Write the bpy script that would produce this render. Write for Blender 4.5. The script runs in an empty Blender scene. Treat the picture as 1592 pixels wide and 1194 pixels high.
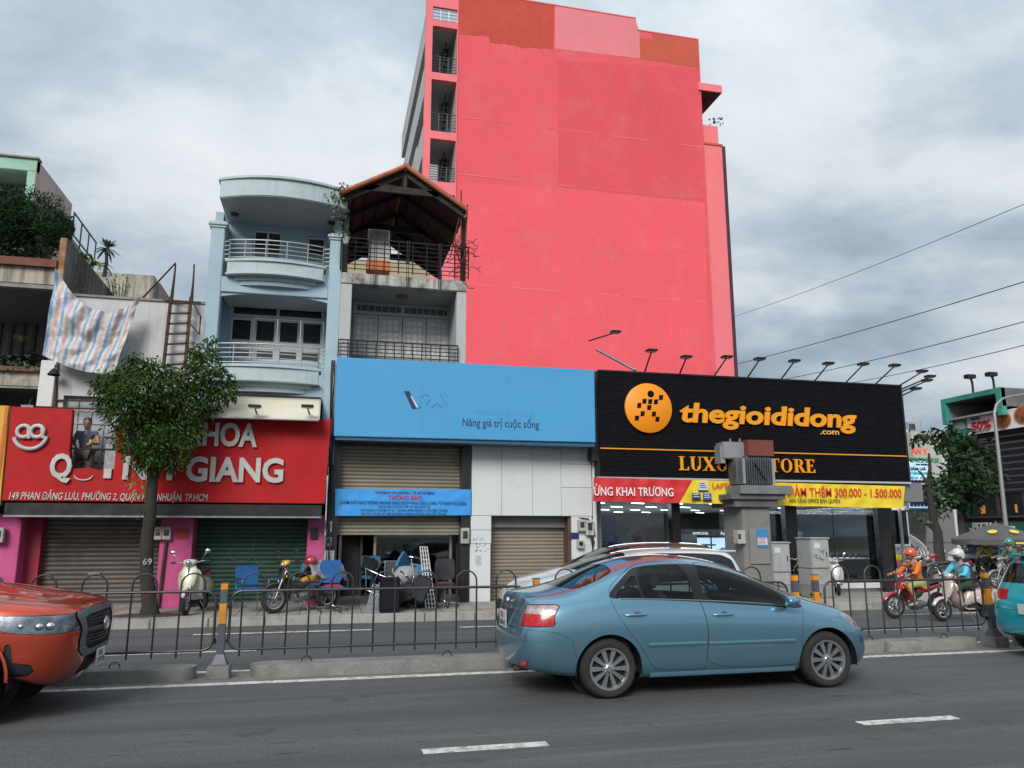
import bpy, bmesh, math, random
import numpy as np
from mathutils import Vector, Matrix, Euler, noise as mnoise
from mathutils.geometry import tessellate_polygon
random.seed(7)
rs = np.random.RandomState(11)
PI = math.pi
S = bpy.context.scene
C = S.collection
# ------------------------------------------------------------------ camera
F, PIT, YAW, EYE = 1200.0, math.radians(10.93), math.radians(13.43), 1.70
cd = bpy.data.cameras.new('camera'); cam = bpy.data.objects.new('camera', cd); C.objects.link(cam)
cd.sensor_width = 36; cd.lens = F/1592*36; cd.clip_start = .1; cd.clip_end = 3000
FW = Vector((math.sin(YAW)*math.cos(PIT), math.cos(YAW)*math.cos(PIT), math.sin(PIT)))
RT = Vector((math.cos(YAW), -math.sin(YAW), 0)); UP = RT.cross(FW)
m = Matrix((RT, UP, -FW)).transposed().to_4x4(); m.translation = (0, 0, EYE); cam.matrix_world = m
S.camera = cam
# ------------------------------------------------------------------ sky, sun, exposure
EXPO, SKY_GAIN = 0.35, 0.90
SUN_EL, SUN_AZ = math.radians(33), math.radians(208)      # azimuth measured clockwise from +Y
w = bpy.data.worlds.new('World'); S.world = w; w.use_nodes = True
nt = w.node_tree; nt.nodes.clear(); N = nt.nodes; L = nt.links
def nd(t, **k):
    n = N.new(t)
    for a, b in k.items(): setattr(n, a, b)
    return n
def setin(n, **k):
    for a, b in k.items(): n.inputs[a].default_value = b
sky = nd('ShaderNodeTexSky', sky_type='NISHITA', sun_disc=False, sun_elevation=SUN_EL, sun_rotation=SUN_AZ)
sky.dust_density = 2.5; sky.air_density = 1.2
bg1 = nd('ShaderNodeBackground'); bg1.inputs[1].default_value = .06
L.new(sky.outputs[0], bg1.inputs[0])
tc = nd('ShaderNodeTexCoord'); sp = nd('ShaderNodeSeparateXYZ'); L.new(tc.outputs['Generated'], sp.inputs[0])
def mth(op, a, b=None, clamp=False):
    n = nd('ShaderNodeMath', operation=op, use_clamp=clamp)
    for i, v in enumerate((a, b)):
        if v is None: continue
        if hasattr(v, 'default_value') or isinstance(v, bpy.types.NodeSocket): L.new(v, n.inputs[i])
        else: n.inputs[i].default_value = v
    return n.outputs[0]
zz = mth('ADD', mth('MAXIMUM', sp.outputs[2], 0.0), 0.22)
cmb = nd('ShaderNodeCombineXYZ')
L.new(mth('DIVIDE', sp.outputs[0], zz), cmb.inputs[0]); L.new(mth('DIVIDE', sp.outputs[1], zz), cmb.inputs[1])
mp = nd('ShaderNodeMapping'); L.new(cmb.outputs[0], mp.inputs[0])
mp.inputs['Location'].default_value = (7.3, 2.2, .3); mp.inputs['Rotation'].default_value = (0, 0, math.radians(25)); mp.inputs['Scale'].default_value = (.95, 1.1, 1)
n1 = nd('ShaderNodeTexNoise'); L.new(mp.outputs[0], n1.inputs['Vector']); setin(n1, Scale=1.45, Detail=8.0, Roughness=.52, Distortion=.25)
n2 = nd('ShaderNodeTexNoise'); L.new(mp.outputs[0], n2.inputs['Vector']); setin(n2, Scale=3.6, Detail=6.0, Roughness=.6, Distortion=.2)
cl = mth('ADD', mth('MULTIPLY', n1.outputs[0], .78), mth('MULTIPLY', n2.outputs[0], .22))
rp = nd('ShaderNodeValToRGB'); L.new(cl, rp.inputs[0])
e = rp.color_ramp.elements
e[0].position = .36; e[0].color = (.27, .34, .42, 1)
e[1].position = .66; e[1].color = (.74, .77, .80, 1)
x = e.new(.44); x.color = (.36, .44, .52, 1)
x = e.new(.50); x.color = (.46, .54, .61, 1)
x = e.new(.56); x.color = (.62, .67, .71, 1)
bg2 = nd('ShaderNodeBackground'); L.new(rp.outputs[0], bg2.inputs[0])
el = mth('MAXIMUM', sp.outputs[2], 0.0)
gain = mth('MULTIPLY', mth('ADD', mth('MULTIPLY', mth('POWER', el, 2.0), .9), .88), SKY_GAIN)   # cloud layer brighter towards the zenith
L.new(gain, bg2.inputs[1])
ad = nd('ShaderNodeMixShader'); ad.inputs[0].default_value = .93
L.new(bg1.outputs[0], ad.inputs[1]); L.new(bg2.outputs[0], ad.inputs[2])
wo = nd('ShaderNodeOutputWorld'); L.new(ad.outputs[0], wo.inputs[0])
sd = bpy.data.lights.new('sun', 'SUN'); so = bpy.data.objects.new('sun', sd); C.objects.link(so)
sd.energy = 2.4; sd.angle = math.radians(26); sd.color = (1, .96, .9)
sdir = Vector((math.sin(SUN_AZ)*math.cos(SUN_EL), math.cos(SUN_AZ)*math.cos(SUN_EL), math.sin(SUN_EL)))
so.rotation_euler = sdir.to_track_quat('Z', 'Y').to_euler()
S.view_settings.view_transform = 'Standard'; S.view_settings.look = 'None'; S.view_settings.gamma = 1
S.view_settings.use_curve_mapping = False; S.view_settings.exposure = EXPO
S.render.engine = 'CYCLES'
cy = S.cycles; cy.use_denoising = True; cy.max_bounces = 7; cy.transparent_max_bounces = 12; cy.glossy_bounces = 3; cy.diffuse_bounces = 3
cy.caustics_reflective = False; cy.caustics_refractive = False

# ------------------------------------------------------------------ measuring: a pixel of the photograph on a plane of the place
def ray(u, v): return FW + RT*((u-796)/F) - UP*((v-597)/F)
def P(u, v, y):
    d = ray(u, v); return Vector((0, 0, EYE)) + d*(y/d.y)
def PXp(u, v, x):
    d = ray(u, v); return Vector((0, 0, EYE)) + d*(x/d.x)
def PG(u, v, z=0.):
    d = ray(u, v); return Vector((0, 0, EYE)) + d*((z-EYE)/d.z)
def RC(u0, v0, u1, v1, y):
    um, vm = (u0+u1)/2, (v0+v1)/2
    return P(u0, vm, y).x, P(u1, vm, y).x, P(um, v1, y).z, P(um, v0, y).z   # x0,x1,z0,z1

# ------------------------------------------------------------------ materials
MATS = {}
def mat(name, col, rough=.6, metal=0., var=.12, vs=1.5, dirt=0., dcol=(.08, .07, .06), ds=2.5, streak=0., scol=None, bump=.0, bs=40., coat=0., spec=.5, emit=0., ecol=None, world=True, alpha=1., fleck=0., aniso=(1, 1, 1), trans=0.):
    """principled surface with two-scale tone variation, optional dirt patches, rain streaks and fine relief"""
    if name in MATS: return MATS[name]
    m = bpy.data.materials.new(name); m.use_nodes = True; t = m.node_tree; Nn = t.nodes; Ll = t.links
    b = Nn['Principled BSDF']; MATS[name] = m
    b.inputs['Roughness'].default_value = rough; b.inputs['Metallic'].default_value = metal
    b.inputs['Specular IOR Level'].default_value = spec
    b.inputs['Coat Weight'].default_value = coat; b.inputs['Coat Roughness'].default_value = .05
    b.inputs['Transmission Weight'].default_value = trans
    if alpha < 1: b.inputs['Alpha'].default_value = alpha
    if emit: b.inputs['Emission Color'].default_value = (*(ecol or col), 1); b.inputs['Emission Strength'].default_value = emit
    def new(ty, **k):
        n = Nn.new(ty)
        for a, c in k.items(): setattr(n, a, c)
        return n
    if world:
        co = new('ShaderNodeNewGeometry').outputs['Position']
    else:
        co = new('ShaderNodeTexCoord').outputs['Object']
    mpn = new('ShaderNodeMapping'); Ll.new(co, mpn.inputs[0]); mpn.inputs['Scale'].default_value = aniso; co = mpn.outputs[0]
    def noi(sc, det=4., ro=.6, vec=None):
        n = new('ShaderNodeTexNoise'); Ll.new(vec or co, n.inputs['Vector']); n.inputs['Scale'].default_value = sc; n.inputs['Detail'].default_value = det; n.inputs['Roughness'].default_value = ro
        return n.outputs[0]
    def mix(f, a, c, blend='MIX'):
        n = new('ShaderNodeMix', data_type='RGBA', blend_type=blend)
        if isinstance(f, (int, float)): n.inputs[0].default_value = f
        else: Ll.new(f, n.inputs[0])
        for i, v in ((6, a), (7, c)):
            if isinstance(v, tuple): n.inputs[i].default_value = (*v[:3], 1)
            else: Ll.new(v, n.inputs[i])
        return n.outputs[2]
    def rng(s, a, c, lo=0., hi=1.):
        n = new('ShaderNodeMapRange'); Ll.new(s, n.inputs[0]); n.inputs[1].default_value = a; n.inputs[2].default_value = c; n.inputs[3].default_value = lo; n.inputs[4].default_value = hi
        return n.outputs[0]
    base = tuple(col)
    if var:
        dk = tuple(c*(1-var) for c in col); lt = tuple(min(1, c*(1+var)) for c in col)
        base = mix(rng(noi(vs, 5.), .3, .7), dk, lt)
        base = mix(rng(noi(vs*9+3, 3.), .35, .65, 0, .35), base, dk)
    if fleck:
        base = mix(rng(noi(140., 2.), .58, .72, 0, fleck), base, (.45, .45, .44))
        base = mix(rng(noi(95., 2.), .57, .7, 0, fleck), base, (.02, .02, .02))
    if dirt:
        base = mix(rng(noi(ds, 7., .68), .56-.12*dirt, .76-.16*dirt, 0, dirt), base, dcol)
    if streak:
        mp2 = new('ShaderNodeMapping'); Ll.new(co, mp2.inputs[0]); mp2.inputs['Scale'].default_value = (7, 7, .35)
        base = mix(rng(noi(1., 6., .7, mp2.outputs[0]), .56-.12*streak, .80-.18*streak, 0, streak), base, scol or dcol)
    if isinstance(base, tuple): b.inputs['Base Color'].default_value = (*base, 1)
    else: Ll.new(base, b.inputs['Base Color'])
    if var and rough > .15:
        Ll.new(rng(noi(vs*3+1, 4.), .3, .7, max(.02, rough-.1), min(1, rough+.12)), b.inputs['Roughness'])
    if bump:
        bp = new('ShaderNodeBump'); bp.inputs['Strength'].default_value = bump; bp.inputs['Distance'].default_value = .01
        Ll.new(noi(bs, 4.), bp.inputs['Height']); Ll.new(bp.outputs[0], b.inputs['Normal'])
    return m
def glass_mat(name, tint=(.75, .8, .82), tr=.8, rough=.03):
    m = bpy.data.materials.new(name); m.use_nodes = True; t = m.node_tree; t.nodes.clear(); MATS[name] = m
    o = t.nodes.new('ShaderNodeOutputMaterial'); mx = t.nodes.new('ShaderNodeMixShader'); tr_ = t.nodes.new('ShaderNodeBsdfTransparent'); gl = t.nodes.new('ShaderNodeBsdfGlossy')
    tr_.inputs[0].default_value = (*[c*tr for c in tint], 1); gl.inputs['Roughness'].default_value = rough
    fr = t.nodes.new('ShaderNodeFresnel'); fr.inputs[0].default_value = 1.6
    t.links.new(fr.outputs[0], mx.inputs[0]); t.links.new(tr_.outputs[0], mx.inputs[1]); t.links.new(gl.outputs[0], mx.inputs[2]); t.links.new(mx.outputs[0], o.inputs[0])
    return m
def emat(name, col, st=1.):
    m = bpy.data.materials.new(name); m.use_nodes = True; b = m.node_tree.nodes['Principled BSDF']; MATS[name] = m
    b.inputs['Base Color'].default_value = (*[c*.5 for c in col], 1); b.inputs['Emission Color'].default_value = (*col, 1); b.inputs['Emission Strength'].default_value = st
    return m

# ------------------------------------------------------------------ geometry collector
WL = {}
def wloc(o):
    v = Vector((0, 0, 0))
    while o is not None: v += Vector(WL.get(o.name, (0, 0, 0))); o = o.parent
    return v
def uq(v): return Vector(v)
class G:
    def __init__(s): s.v = []; s.f = []
    def add(s, vs, fs):
        n = len(s.v); s.v.extend([tuple(a) for a in vs]); s.f.extend([tuple(i+n for i in f) for f in fs]); return s
    def box(s, x0, x1, y0, y1, z0, z1):
        return s.add([(x0,y0,z0),(x1,y0,z0),(x1,y1,z0),(x0,y1,z0),(x0,y0,z1),(x1,y0,z1),(x1,y1,z1),(x0,y1,z1)],
                     [(0,3,2,1),(4,5,6,7),(0,1,5,4),(1,2,6,5),(2,3,7,6),(3,0,4,7)])
    def obox(s, c, sz, M=None):
        M = M or Matrix.Identity(3); c = Vector(c); a, b, d = sz[0]/2, sz[1]/2, sz[2]/2
        vs = [c + M @ Vector(p) for p in ((-a,-b,-d),(a,-b,-d),(a,b,-d),(-a,b,-d),(-a,-b,d),(a,-b,d),(a,b,d),(-a,b,d))]
        return s.add(vs, [(0,3,2,1),(4,5,6,7),(0,1,5,4),(1,2,6,5),(2,3,7,6),(3,0,4,7)])
    def bar(s, a, b, w, h=None, upv=(0,0,1)):
        """straight rectangular bar from a to b"""
        a, b = Vector(a), Vector(b); h = h or w; d = (b-a); ln = d.length; d.normalize(); u = Vector(upv)
        if abs(d.dot(u)) > .99: u = Vector((0, 1, 0))
        sd_ = d.cross(u).normalized(); u2 = sd_.cross(d)
        M = Matrix((d, sd_, u2)).transposed()
        return s.obox((a+b)/2, (ln, w, h), M)
    def ring(s, pts): return pts
    def loft(s, rings, cap0=True, cap1=True, closed=False):
        n = len(rings[0]); vs = [p for r in rings for p in r]; fs = []
        k = len(rings)
        for i in range(k if closed else k-1):
            a, b = i*n, ((i+1) % k)*n
            for j in range(n):
                j2 = (j+1) % n; fs.append((a+j, a+j2, b+j2, b+j))
        if not closed:
            if cap0: fs.append(tuple(range(n-1, -1, -1)))
            if cap1: fs.append(tuple((k-1)*n+i for i in range(n)))
        return s.add(vs, fs)
    def tube(s, pts, r, n=8, closed=False, flat=1.):
        pts = [Vector(p) for p in pts]; k = len(pts); rr = r if isinstance(r, (list, tuple)) else [r]*k
        rings = []; u = None
        for i, p in enumerate(pts):
            if closed: t = pts[(i+1) % k]-pts[i-1]
            else: t = (pts[min(i+1, k-1)]-pts[max(i-1, 0)])
            t = t.normalized() if t.length > 1e-9 else Vector((0, 0, 1))
            if u is None:
                u = Vector((0, 0, 1)) if abs(t.z) < .9 else Vector((0, 1, 0))
            u = (u - t*u.dot(t)).normalized(); w_ = t.cross(u)
            rings.append([p + (u*math.cos(2*PI*j/n)*flat + w_*math.sin(2*PI*j/n))*rr[i] for j in range(n)])
        return s.loft(rings, closed=closed)
    def cyl(s, a, b, r0, r1=None, n=12): return s.tube([a, b], [r0, r0 if r1 is None else r1], n)
    def lathe(s, prof, n=16, M=None, closed=False, a0=0., a1=2*PI):
        """profile [(r,h)] about local z; M places it"""
        M = M or Matrix.Identity(4); full = abs(a1-a0-2*PI) < 1e-6
        k = n if full else n+1; vs = []; fs = []
        for i in range(k):
            a = a0+(a1-a0)*i/n
            for r, h in prof: vs.append(M @ Vector((r*math.cos(a), r*math.sin(a), h)))
        q = len(prof)
        for i in range(n):
            A, B = i*q, ((i+1) % k)*q
            for j in range(q if closed else q-1):
                j2 = (j+1) % q; fs.append((A+j, B+j, B+j2, A+j2))
        return s.add(vs, fs)
    def sph(s, c, r, nu=10, nv=6):
        r = r if isinstance(r, (list, tuple)) else (r, r, r); c = Vector(c)
        vs = [c+Vector((0, 0, -r[2]))]; fs = []
        for i in range(1, nv):
            th = PI*i/nv
            for j in range(nu):
                ph = 2*PI*j/nu; vs.append(c+Vector((r[0]*math.sin(th)*math.cos(ph), r[1]*math.sin(th)*math.sin(ph), -r[2]*math.cos(th))))
        vs.append(c+Vector((0, 0, r[2]))); top = len(vs)-1
        for j in range(nu): fs.append((0, 1+(j+1) % nu, 1+j)); fs.append((top, 1+(nv-2)*nu+j, 1+(nv-2)*nu+(j+1) % nu))
        for i in range(nv-2):
            for j in range(nu):
                j2 = (j+1) % nu; a = 1+i*nu; fs.append((a+j, a+j2, a+nu+j2, a+nu+j))
        return s.add(vs, fs)
    def prism(s, poly, d0, d1, ax='xz', M=None):
        """extrude a 2D outline; ax 'xz' -> along y, 'xy' -> along z, 'yz' -> along x"""
        n = len(poly)
        def q(p, d): return {'xz': (p[0], d, p[1]), 'xy': (p[0], p[1], d), 'yz': (d, p[0], p[1])}[ax]
        vs = [q(p, d0) for p in poly]+[q(p, d1) for p in poly]
        if M is not None: vs = [M @ Vector(a) for a in vs]
        tri = tessellate_polygon([[Vector((p[0], p[1], 0)) for p in poly]])
        fs = [tuple(t) for t in tri]+[tuple(i+n for i in reversed(t)) for t in tri]+[(i, (i+1) % n, (i+1) % n+n, i+n) for i in range(n)]
        return s.add(vs, fs)
    def grid(s, fn, nu, nv):
        vs = [fn(i/nu, j/nv) for j in range(nv+1) for i in range(nu+1)]
        fs = [(j*(nu+1)+i, j*(nu+1)+i+1, (j+1)*(nu+1)+i+1, (j+1)*(nu+1)+i) for j in range(nv) for i in range(nu)]
        return s.add(vs, fs)
    def xf(s, M):
        s.v = [tuple(M @ Vector(a)) for a in s.v]; return s
    def build(s, name, m, parent=None, smooth=False, bevel=0., kind=None, solid=0., fixn=True, label=None):
        me = bpy.data.meshes.new(name)
        off = wloc(parent) if parent is not None else Vector((0, 0, 0))
        vs = [(a[0]-off.x, a[1]-off.y, a[2]-off.z) for a in s.v] if off.length > 0 else s.v
        me.from_pydata(vs, [], s.f)
        if fixn or bevel:
            bm = bmesh.new(); bm.from_mesh(me)
            if fixn: bmesh.ops.recalc_face_normals(bm, faces=bm.faces)
            if bevel:
                ed = [e_ for e_ in bm.edges if len(e_.link_faces) == 2 and e_.calc_face_angle(0) > .6]
                bmesh.ops.bevel(bm, geom=ed, offset=bevel, segments=2, affect='EDGES', clamp_overlap=True)
            bm.to_mesh(me); bm.free()
        if smooth or bevel:
            me.shade_smooth()
            try: me.set_sharp_from_angle(angle=math.radians(smooth if isinstance(smooth, (int, float)) and smooth > 1 else 38))
            except Exception: pass
        if isinstance(m, (list, tuple)):
            for a in m: me.materials.append(a)
        elif m is not None: me.materials.append(m)
        o = bpy.data.objects.new(name, me); C.objects.link(o)
        if parent is not None: o.parent = parent
        if solid:
            md = o.modifiers.new('s', 'SOLIDIFY'); md.thickness = solid; md.offset = 0
        if kind: o['kind'] = kind
        if label: o['label'] = label
        return o
def tag(o, label, cat, group=None):
    o['label'] = label; o['category'] = cat
    if group: o['group'] = group
    return o
def thing(name, label, cat, loc=(0, 0, 0), group=None):
    o = bpy.data.objects.new(name, None); C.objects.link(o); o.empty_display_size = .2
    o.location = loc; WL[o.name] = tuple(loc); o['label'] = label; o['category'] = cat
    if group: o['group'] = group
    return o
def part(name, parent):
    """an Empty-less part group is not needed; parts are meshes"""
    return None
KIDS = {}
def kids(o): return [c for c in C.objects if c.parent == o]
def copy_tree(o, loc, rz=None, label=None, group=None, sc=None):
    ch = kids(o)
    r = o.copy(); C.objects.link(r); r.location = loc
    if rz is not None: r.rotation_euler = (0, 0, rz)
    if sc: r.scale = (sc, sc, sc)
    if label: r['label'] = label
    if group: r['group'] = group
    for c in ch:
        k = c.copy(); C.objects.link(k); k.parent = r
        for g in kids(c):
            h = g.copy(); C.objects.link(h); h.parent = k
    return r
def bx(name, m, parent, x0, x1, y0, y1, z0, z1, bevel=0., **k):
    return G().box(x0, x1, y0, y1, z0, z1).build(name, m, parent, bevel=bevel, **k)
def text(body, size, m, parent, loc, rot=(PI/2, 0, 0), name='lettering', ext=.01, off=0., shear=0., width=None, align='LEFT', xs=None, height=None, world=True, spacing=1.):
    c = bpy.data.curves.new('t', 'FONT'); c.body = body; c.size = size; c.extrude = ext; c.offset = min(off, (.032 if size > .4 else .010)*size); c.shear = shear; c.align_x = align; c.resolution_u = 3; c.space_character = spacing
    o = bpy.data.objects.new('t', c); C.objects.link(o)
    dg = bpy.context.evaluated_depsgraph_get(); me = bpy.data.meshes.new_from_object(o.evaluated_get(dg)); bpy.data.objects.remove(o); bpy.data.curves.remove(c)
    n = len(me.vertices); a = np.empty(n*3, np.float32); me.vertices.foreach_get('co', a); a = a.reshape(n, 3)
    if n and (width or height):
        w_ = a[:, 0].max()-a[:, 0].min(); h_ = a[:, 1].max()-a[:, 1].min()
        if align == 'LEFT': a[:, 0] -= a[:, 0].min()
        sx = (width/w_) if width else 1; sy = (height/h_) if height else (1 if not xs else sx)
        a[:, 0] *= sx; a[:, 1] *= sy
    R_ = np.array(Euler(rot).to_matrix()); off_ = wloc(parent) if (parent is not None and world) else Vector((0, 0, 0))
    a = a @ R_.T + np.array(loc) - np.array(off_)
    me.vertices.foreach_set('co', a.astype(np.float32).ravel()); me.update()
    me.materials.clear(); me.materials.append(m)
    t = bpy.data.objects.new(name, me); C.objects.link(t)
    if parent is not None: t.parent = parent
    return t
def vary(c, k=.1): return tuple(max(0, min(1, a*(1+random.uniform(-k, k)))) for a in c)

# ---- shared materials
M_black = mat('black_metal', (.018, .018, .02), .42, .3, var=.2)
M_dark = mat('dark_plastic', (.02, .02, .022), .5, world=False)
M_rub = mat('rubber', (.018, .018, .018), .85, world=False, bump=.2, bs=60)
M_chrome = mat('chrome', (.6, .6, .6), .15, 1., var=.05, world=False)
M_alloy = mat('alloy', (.42, .43, .44), .32, .9, var=.08, world=False)
M_steel = mat('grey_steel', (.28, .29, .3), .4, .8, var=.15)
M_white = mat('white_paint', (.62, .63, .62), .55, dirt=.2, streak=.2)
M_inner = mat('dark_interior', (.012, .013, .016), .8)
M_conc = mat('concrete', (.27, .265, .25), .9, var=.22, dirt=.5, streak=.3, bump=.5)
M_rust = mat('rusty_iron', (.07, .035, .022), .8, .2, var=.35, dirt=.4, dcol=(.02, .016, .015))
M_wire = mat('cable_black', (.012, .012, .013), .6)
M_text_navy = mat('navy_lettering', (.012, .02, .1), .5, var=0)
M_text_white = mat('white_lettering', (.72, .72, .7), .5, var=.05)
# ================================================================== GROUND
def asphalt():
    m = mat('asphalt', (.074, .077, .080), .82, var=.16, vs=.45, fleck=.6, bump=.55, bs=130., dirt=.5, dcol=(.05, .05, .052), ds=.35, aniso=(.35, 1, 1))
    t = m.node_tree; b = t.nodes['Principled BSDF']; link = b.inputs['Base Color'].links[0].from_socket; g = t.nodes.new('ShaderNodeNewGeometry')
    def layer(link, sc, scale, lo, hi, amt, col, det=6):
        mp = t.nodes.new('ShaderNodeMapping'); mp.inputs['Scale'].default_value = sc; t.links.new(g.outputs['Position'], mp.inputs[0]); n = t.nodes.new('ShaderNodeTexNoise'); n.inputs['Scale'].default_value = scale; n.inputs['Detail'].default_value = det; n.inputs['Roughness'].default_value = .65
        t.links.new(mp.outputs[0], n.inputs['Vector']); r = t.nodes.new('ShaderNodeMapRange'); r.inputs[1].default_value = lo; r.inputs[2].default_value = hi; r.inputs[4].default_value = amt; t.links.new(n.outputs[0], r.inputs[0])
        x = t.nodes.new('ShaderNodeMix'); x.data_type = 'RGBA'; t.links.new(r.outputs[0], x.inputs[0]); t.links.new(link, x.inputs[6]); x.inputs[7].default_value = (*col, 1); return x.outputs[2]
    link = layer(link, (.06, 1.2, 1), 1., .47, .64, .7, (.045, .046, .049))     # tyre-polished tracks along the lanes
    link = layer(link, (.10, 2.2, 1), 1.6, .54, .68, .5, (.125, .125, .122))      # dusty streaks
    link = layer(link, (.5, 3.5, 1), 3.2, .66, .69, .9, (.02, .02, .02), 3)        # tar marks
    link = layer(link, (1, 1, 1), .9, .62, .68, .6, (.035, .035, .037), 4)          # oil spots
    t.links.new(link, b.inputs['Base Color'])
    return m
M_asph = asphalt()
def paving():
    m = mat('paving_tiles', (.36, .33, .30), .85, var=.15, vs=.8, dirt=.45, dcol=(.12, .105, .09), ds=1.2, bump=.2)
    t = m.node_tree; b = t.nodes['Principled BSDF']; link = b.inputs['Base Color'].links[0].from_socket
    br = t.nodes.new('ShaderNodeTexBrick'); g = t.nodes.new('ShaderNodeNewGeometry'); t.links.new(g.outputs['Position'], br.inputs['Vector'])
    br.offset = 0.; br.inputs['Scale'].default_value = 1.; br.inputs['Brick Width'].default_value = .4; br.inputs['Row Height'].default_value = .4; br.inputs['Mortar Size'].default_value = .012
    br.inputs['Color1'].default_value = (1, 1, 1, 1); br.inputs['Color2'].default_value = (.8, .72, .68, 1); br.inputs['Mortar'].default_value = (.35, .33, .3, 1)
    mx = t.nodes.new('ShaderNodeMix'); mx.data_type = 'RGBA'; mx.blend_type = 'MULTIPLY'; mx.inputs[0].default_value = 1
    t.links.new(link, mx.inputs[6]); t.links.new(br.outputs[0], mx.inputs[7]); t.links.new(mx.outputs[2], b.inputs['Base Color'])
    return m
M_pave = paving()
bx('ground', mat('ground_earth', (.12, .115, .105), .9), None, -400, 400, -300, 700, -1.2, -.02, kind='structure')
bx('road', M_asph, None, -70, 90, -12, 15.7, -.3, 0, kind='structure')
bx('side_street', M_asph, None, 15.7, 30.5, 27, 120, -.2, .035, kind='structure')
pv = bx('pavement', M_pave, None, -70, 15.69, 15.86, 60, -.3, .15, kind='structure')
bx('corner_pavement', mat('corner_paving', (.40, .39, .37), .85, dirt=.4, ds=.9, dcol=(.17, .16, .15), bump=.2), None, 15.7, 90, 15.86, 26.9, -.3, .148, kind='structure')
bx('opposite_pavement', M_pave, None, -70, 90, -30, -12.01, -.3, .12, kind='structure')
kb = G().box(0, .985, 15.70, 15.855, -.25, .16).build('kerb_stone', mat('kerb_concrete', (.34, .335, .31), .9, var=.2, dirt=.45, bump=.4), pv, bevel=.012)
for i in range(52):
    k = kb if i == 0 else kb.copy()
    if i: C.objects.link(k)
    k.location = (-20+i*1.0, random.uniform(-.004, .004), random.uniform(-.004, .003))
M_line = mat('road_paint', (.60, .59, .55), .7, var=.15, dirt=.8, dcol=(.13, .13, .13), ds=9., bump=.3)
rl = G()
rl.box(-70, 90, 9.80, 9.93, .0, .004)
for i in range(-12, 18): rl.box(.83+i*3.98, 1.86+i*3.98, 6.47, 6.60, .0, .004)
rl.box(-70, 90, 10.66, 10.78, .0, .004)
for i in range(-10, 14):
    rl.box(-2.1+i*4.6, .9+i*4.6, 14.55, 14.65, .0, .004)
    rl.box(-3.4+i*6.4, -.9+i*6.4, 12.45, 12.55, .0, .004)
rl.build('road_markings', M_line, None, kind='structure')
# sandy grit against the median
bx('median_strip', mat('gritty_strip', (.16, .15, .135), .95, var=.3, vs=3, dirt=.5, bump=.8, bs=50), None, -70, 90, 9.95, 10.64, -.1, .0045, kind='structure')
# ================================================================== MEDIAN: kerb blocks, posts, railings
MY = 10.30
M_mk = mat('median_concrete', (.20, .20, .185), .92, var=.25, vs=2.5, dirt=.55, dcol=(.07, .07, .06), ds=3., streak=.2, bump=.9, bs=25)
def median_block(u0, u1):
    a = P(u0, 1035, 10.1).x; b = P(u1, 1030 if u1 < 900 else 1000, 10.1).x
    pts = []
    for (cx, sgn) in ((b-.18, 1), (a+.18, -1)):
        for k in range(7):
            th = -PI/2+PI*k/6
            pts.append((cx+sgn*.18*math.cos(th), MY-.02+sgn*.19*math.sin(th)))
    o = G()
    n = len(pts)
    r = [[(p[0], p[1], z) for p in [(MYc(p, s)) for p in pts]] for z, s in ((-.1, 1.0), (.12, .985), (.15, .93))]
    o.loft(r)
    return o.build('median_kerb', M_mk, None, smooth=40, kind='structure')
def MYc(p, s): return (p[0], MY-.02+(p[1]-(MY-.02))*s)
x0s = [(-900, -620), (-600, -300), (-280, 40), (60, 303), (387, 800), (812, 1100), (1110, 1235), (1290, 1385), (1387, 1528), (1600, 1900), (1910, 2300)]
for a, b in x0s: median_block(a, b)
M_post = mat('post_grey', (.085, .10, .12), .45, .3, var=.2, dirt=.4, dcol=(.04, .04, .04))
M_refl = mat('post_orange', (.62, .24, .02), .45, var=.2, dirt=.35, dcol=(.2, .1, .03))
M_rail = mat('railing_steel', (.085, .085, .09), .38, .75, var=.3, dirt=.4, dcol=(.05, .035, .03))
post_lab = {347: 'orange banded post of the railing beside the empty road left of the blue sedan', 834: 'orange topped railing post showing just above the boot of the blue sedan',
            1238: 'orange and grey post left of its twin above the bonnet of the blue sedan', 1270: 'orange and grey post right of its twin above the bonnet of the blue sedan',
            1541: 'leaning orange banded post between the scooter riders and the teal car', -250: 'railing post behind the orange pickup'}
def fence_post(u, tilt=0.):
    x = P(u, 950, MY).x
    t = thing('railing_post', post_lab[u], 'post', (x, MY, 0), 'posts of the median railing')
    G().loft([[(x+a*q, MY+b*q, z) for a, b in ((-.13, -.15), (.13, -.15), (.13, .15), (-.13, .15))] for z, q in ((.0, 1.), (.15, .95))]).build('plinth', M_mk, t, bevel=.008)
    w_ = .042
    M4 = Matrix.Translation((x, MY, .15)) @ Matrix.Rotation(tilt, 4, 'Y') @ Matrix.Translation((-x, -MY, -.15))
    bands = [(.27, .62, M_post), (.62, .86, M_refl), (.86, 1.02, M_post), (1.02, 1.10, M_refl)]
    for z0, z1, mm in bands:
        G().box(x-w_, x+w_, MY-w_, MY+w_, z0, z1-.001).xf(M4).build('band' if mm is M_refl else 'shaft', mm, t, bevel=.004)
    G().box(x-w_-.004, x+w_+.004, MY-w_-.004, MY+w_+.004, 1.10, 1.107).xf(M4).build('cap', M_post, t)
    g = G().loft([[(x+a*q, MY+b*q, z) for a, b in ((-1, -1), (1, -1), (1, 1), (-1, 1))] for z, q in ((.15, .10), (.158, .10), (.159, .085), (.27, .043))])
    g.xf(M4).build('foot', M_post, t)
    for z in (.42, .82):
        for s in (-1, 1):
            g = G().cyl((x+s*w_, MY, z), (x+s*.10, MY, z), .008, n=6); g.cyl((x+s*.07, MY, z-.03), (x+s*.07, MY, z+.03), .012, n=6)
            g.xf(M4).build('clamp', M_black, t)
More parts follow.
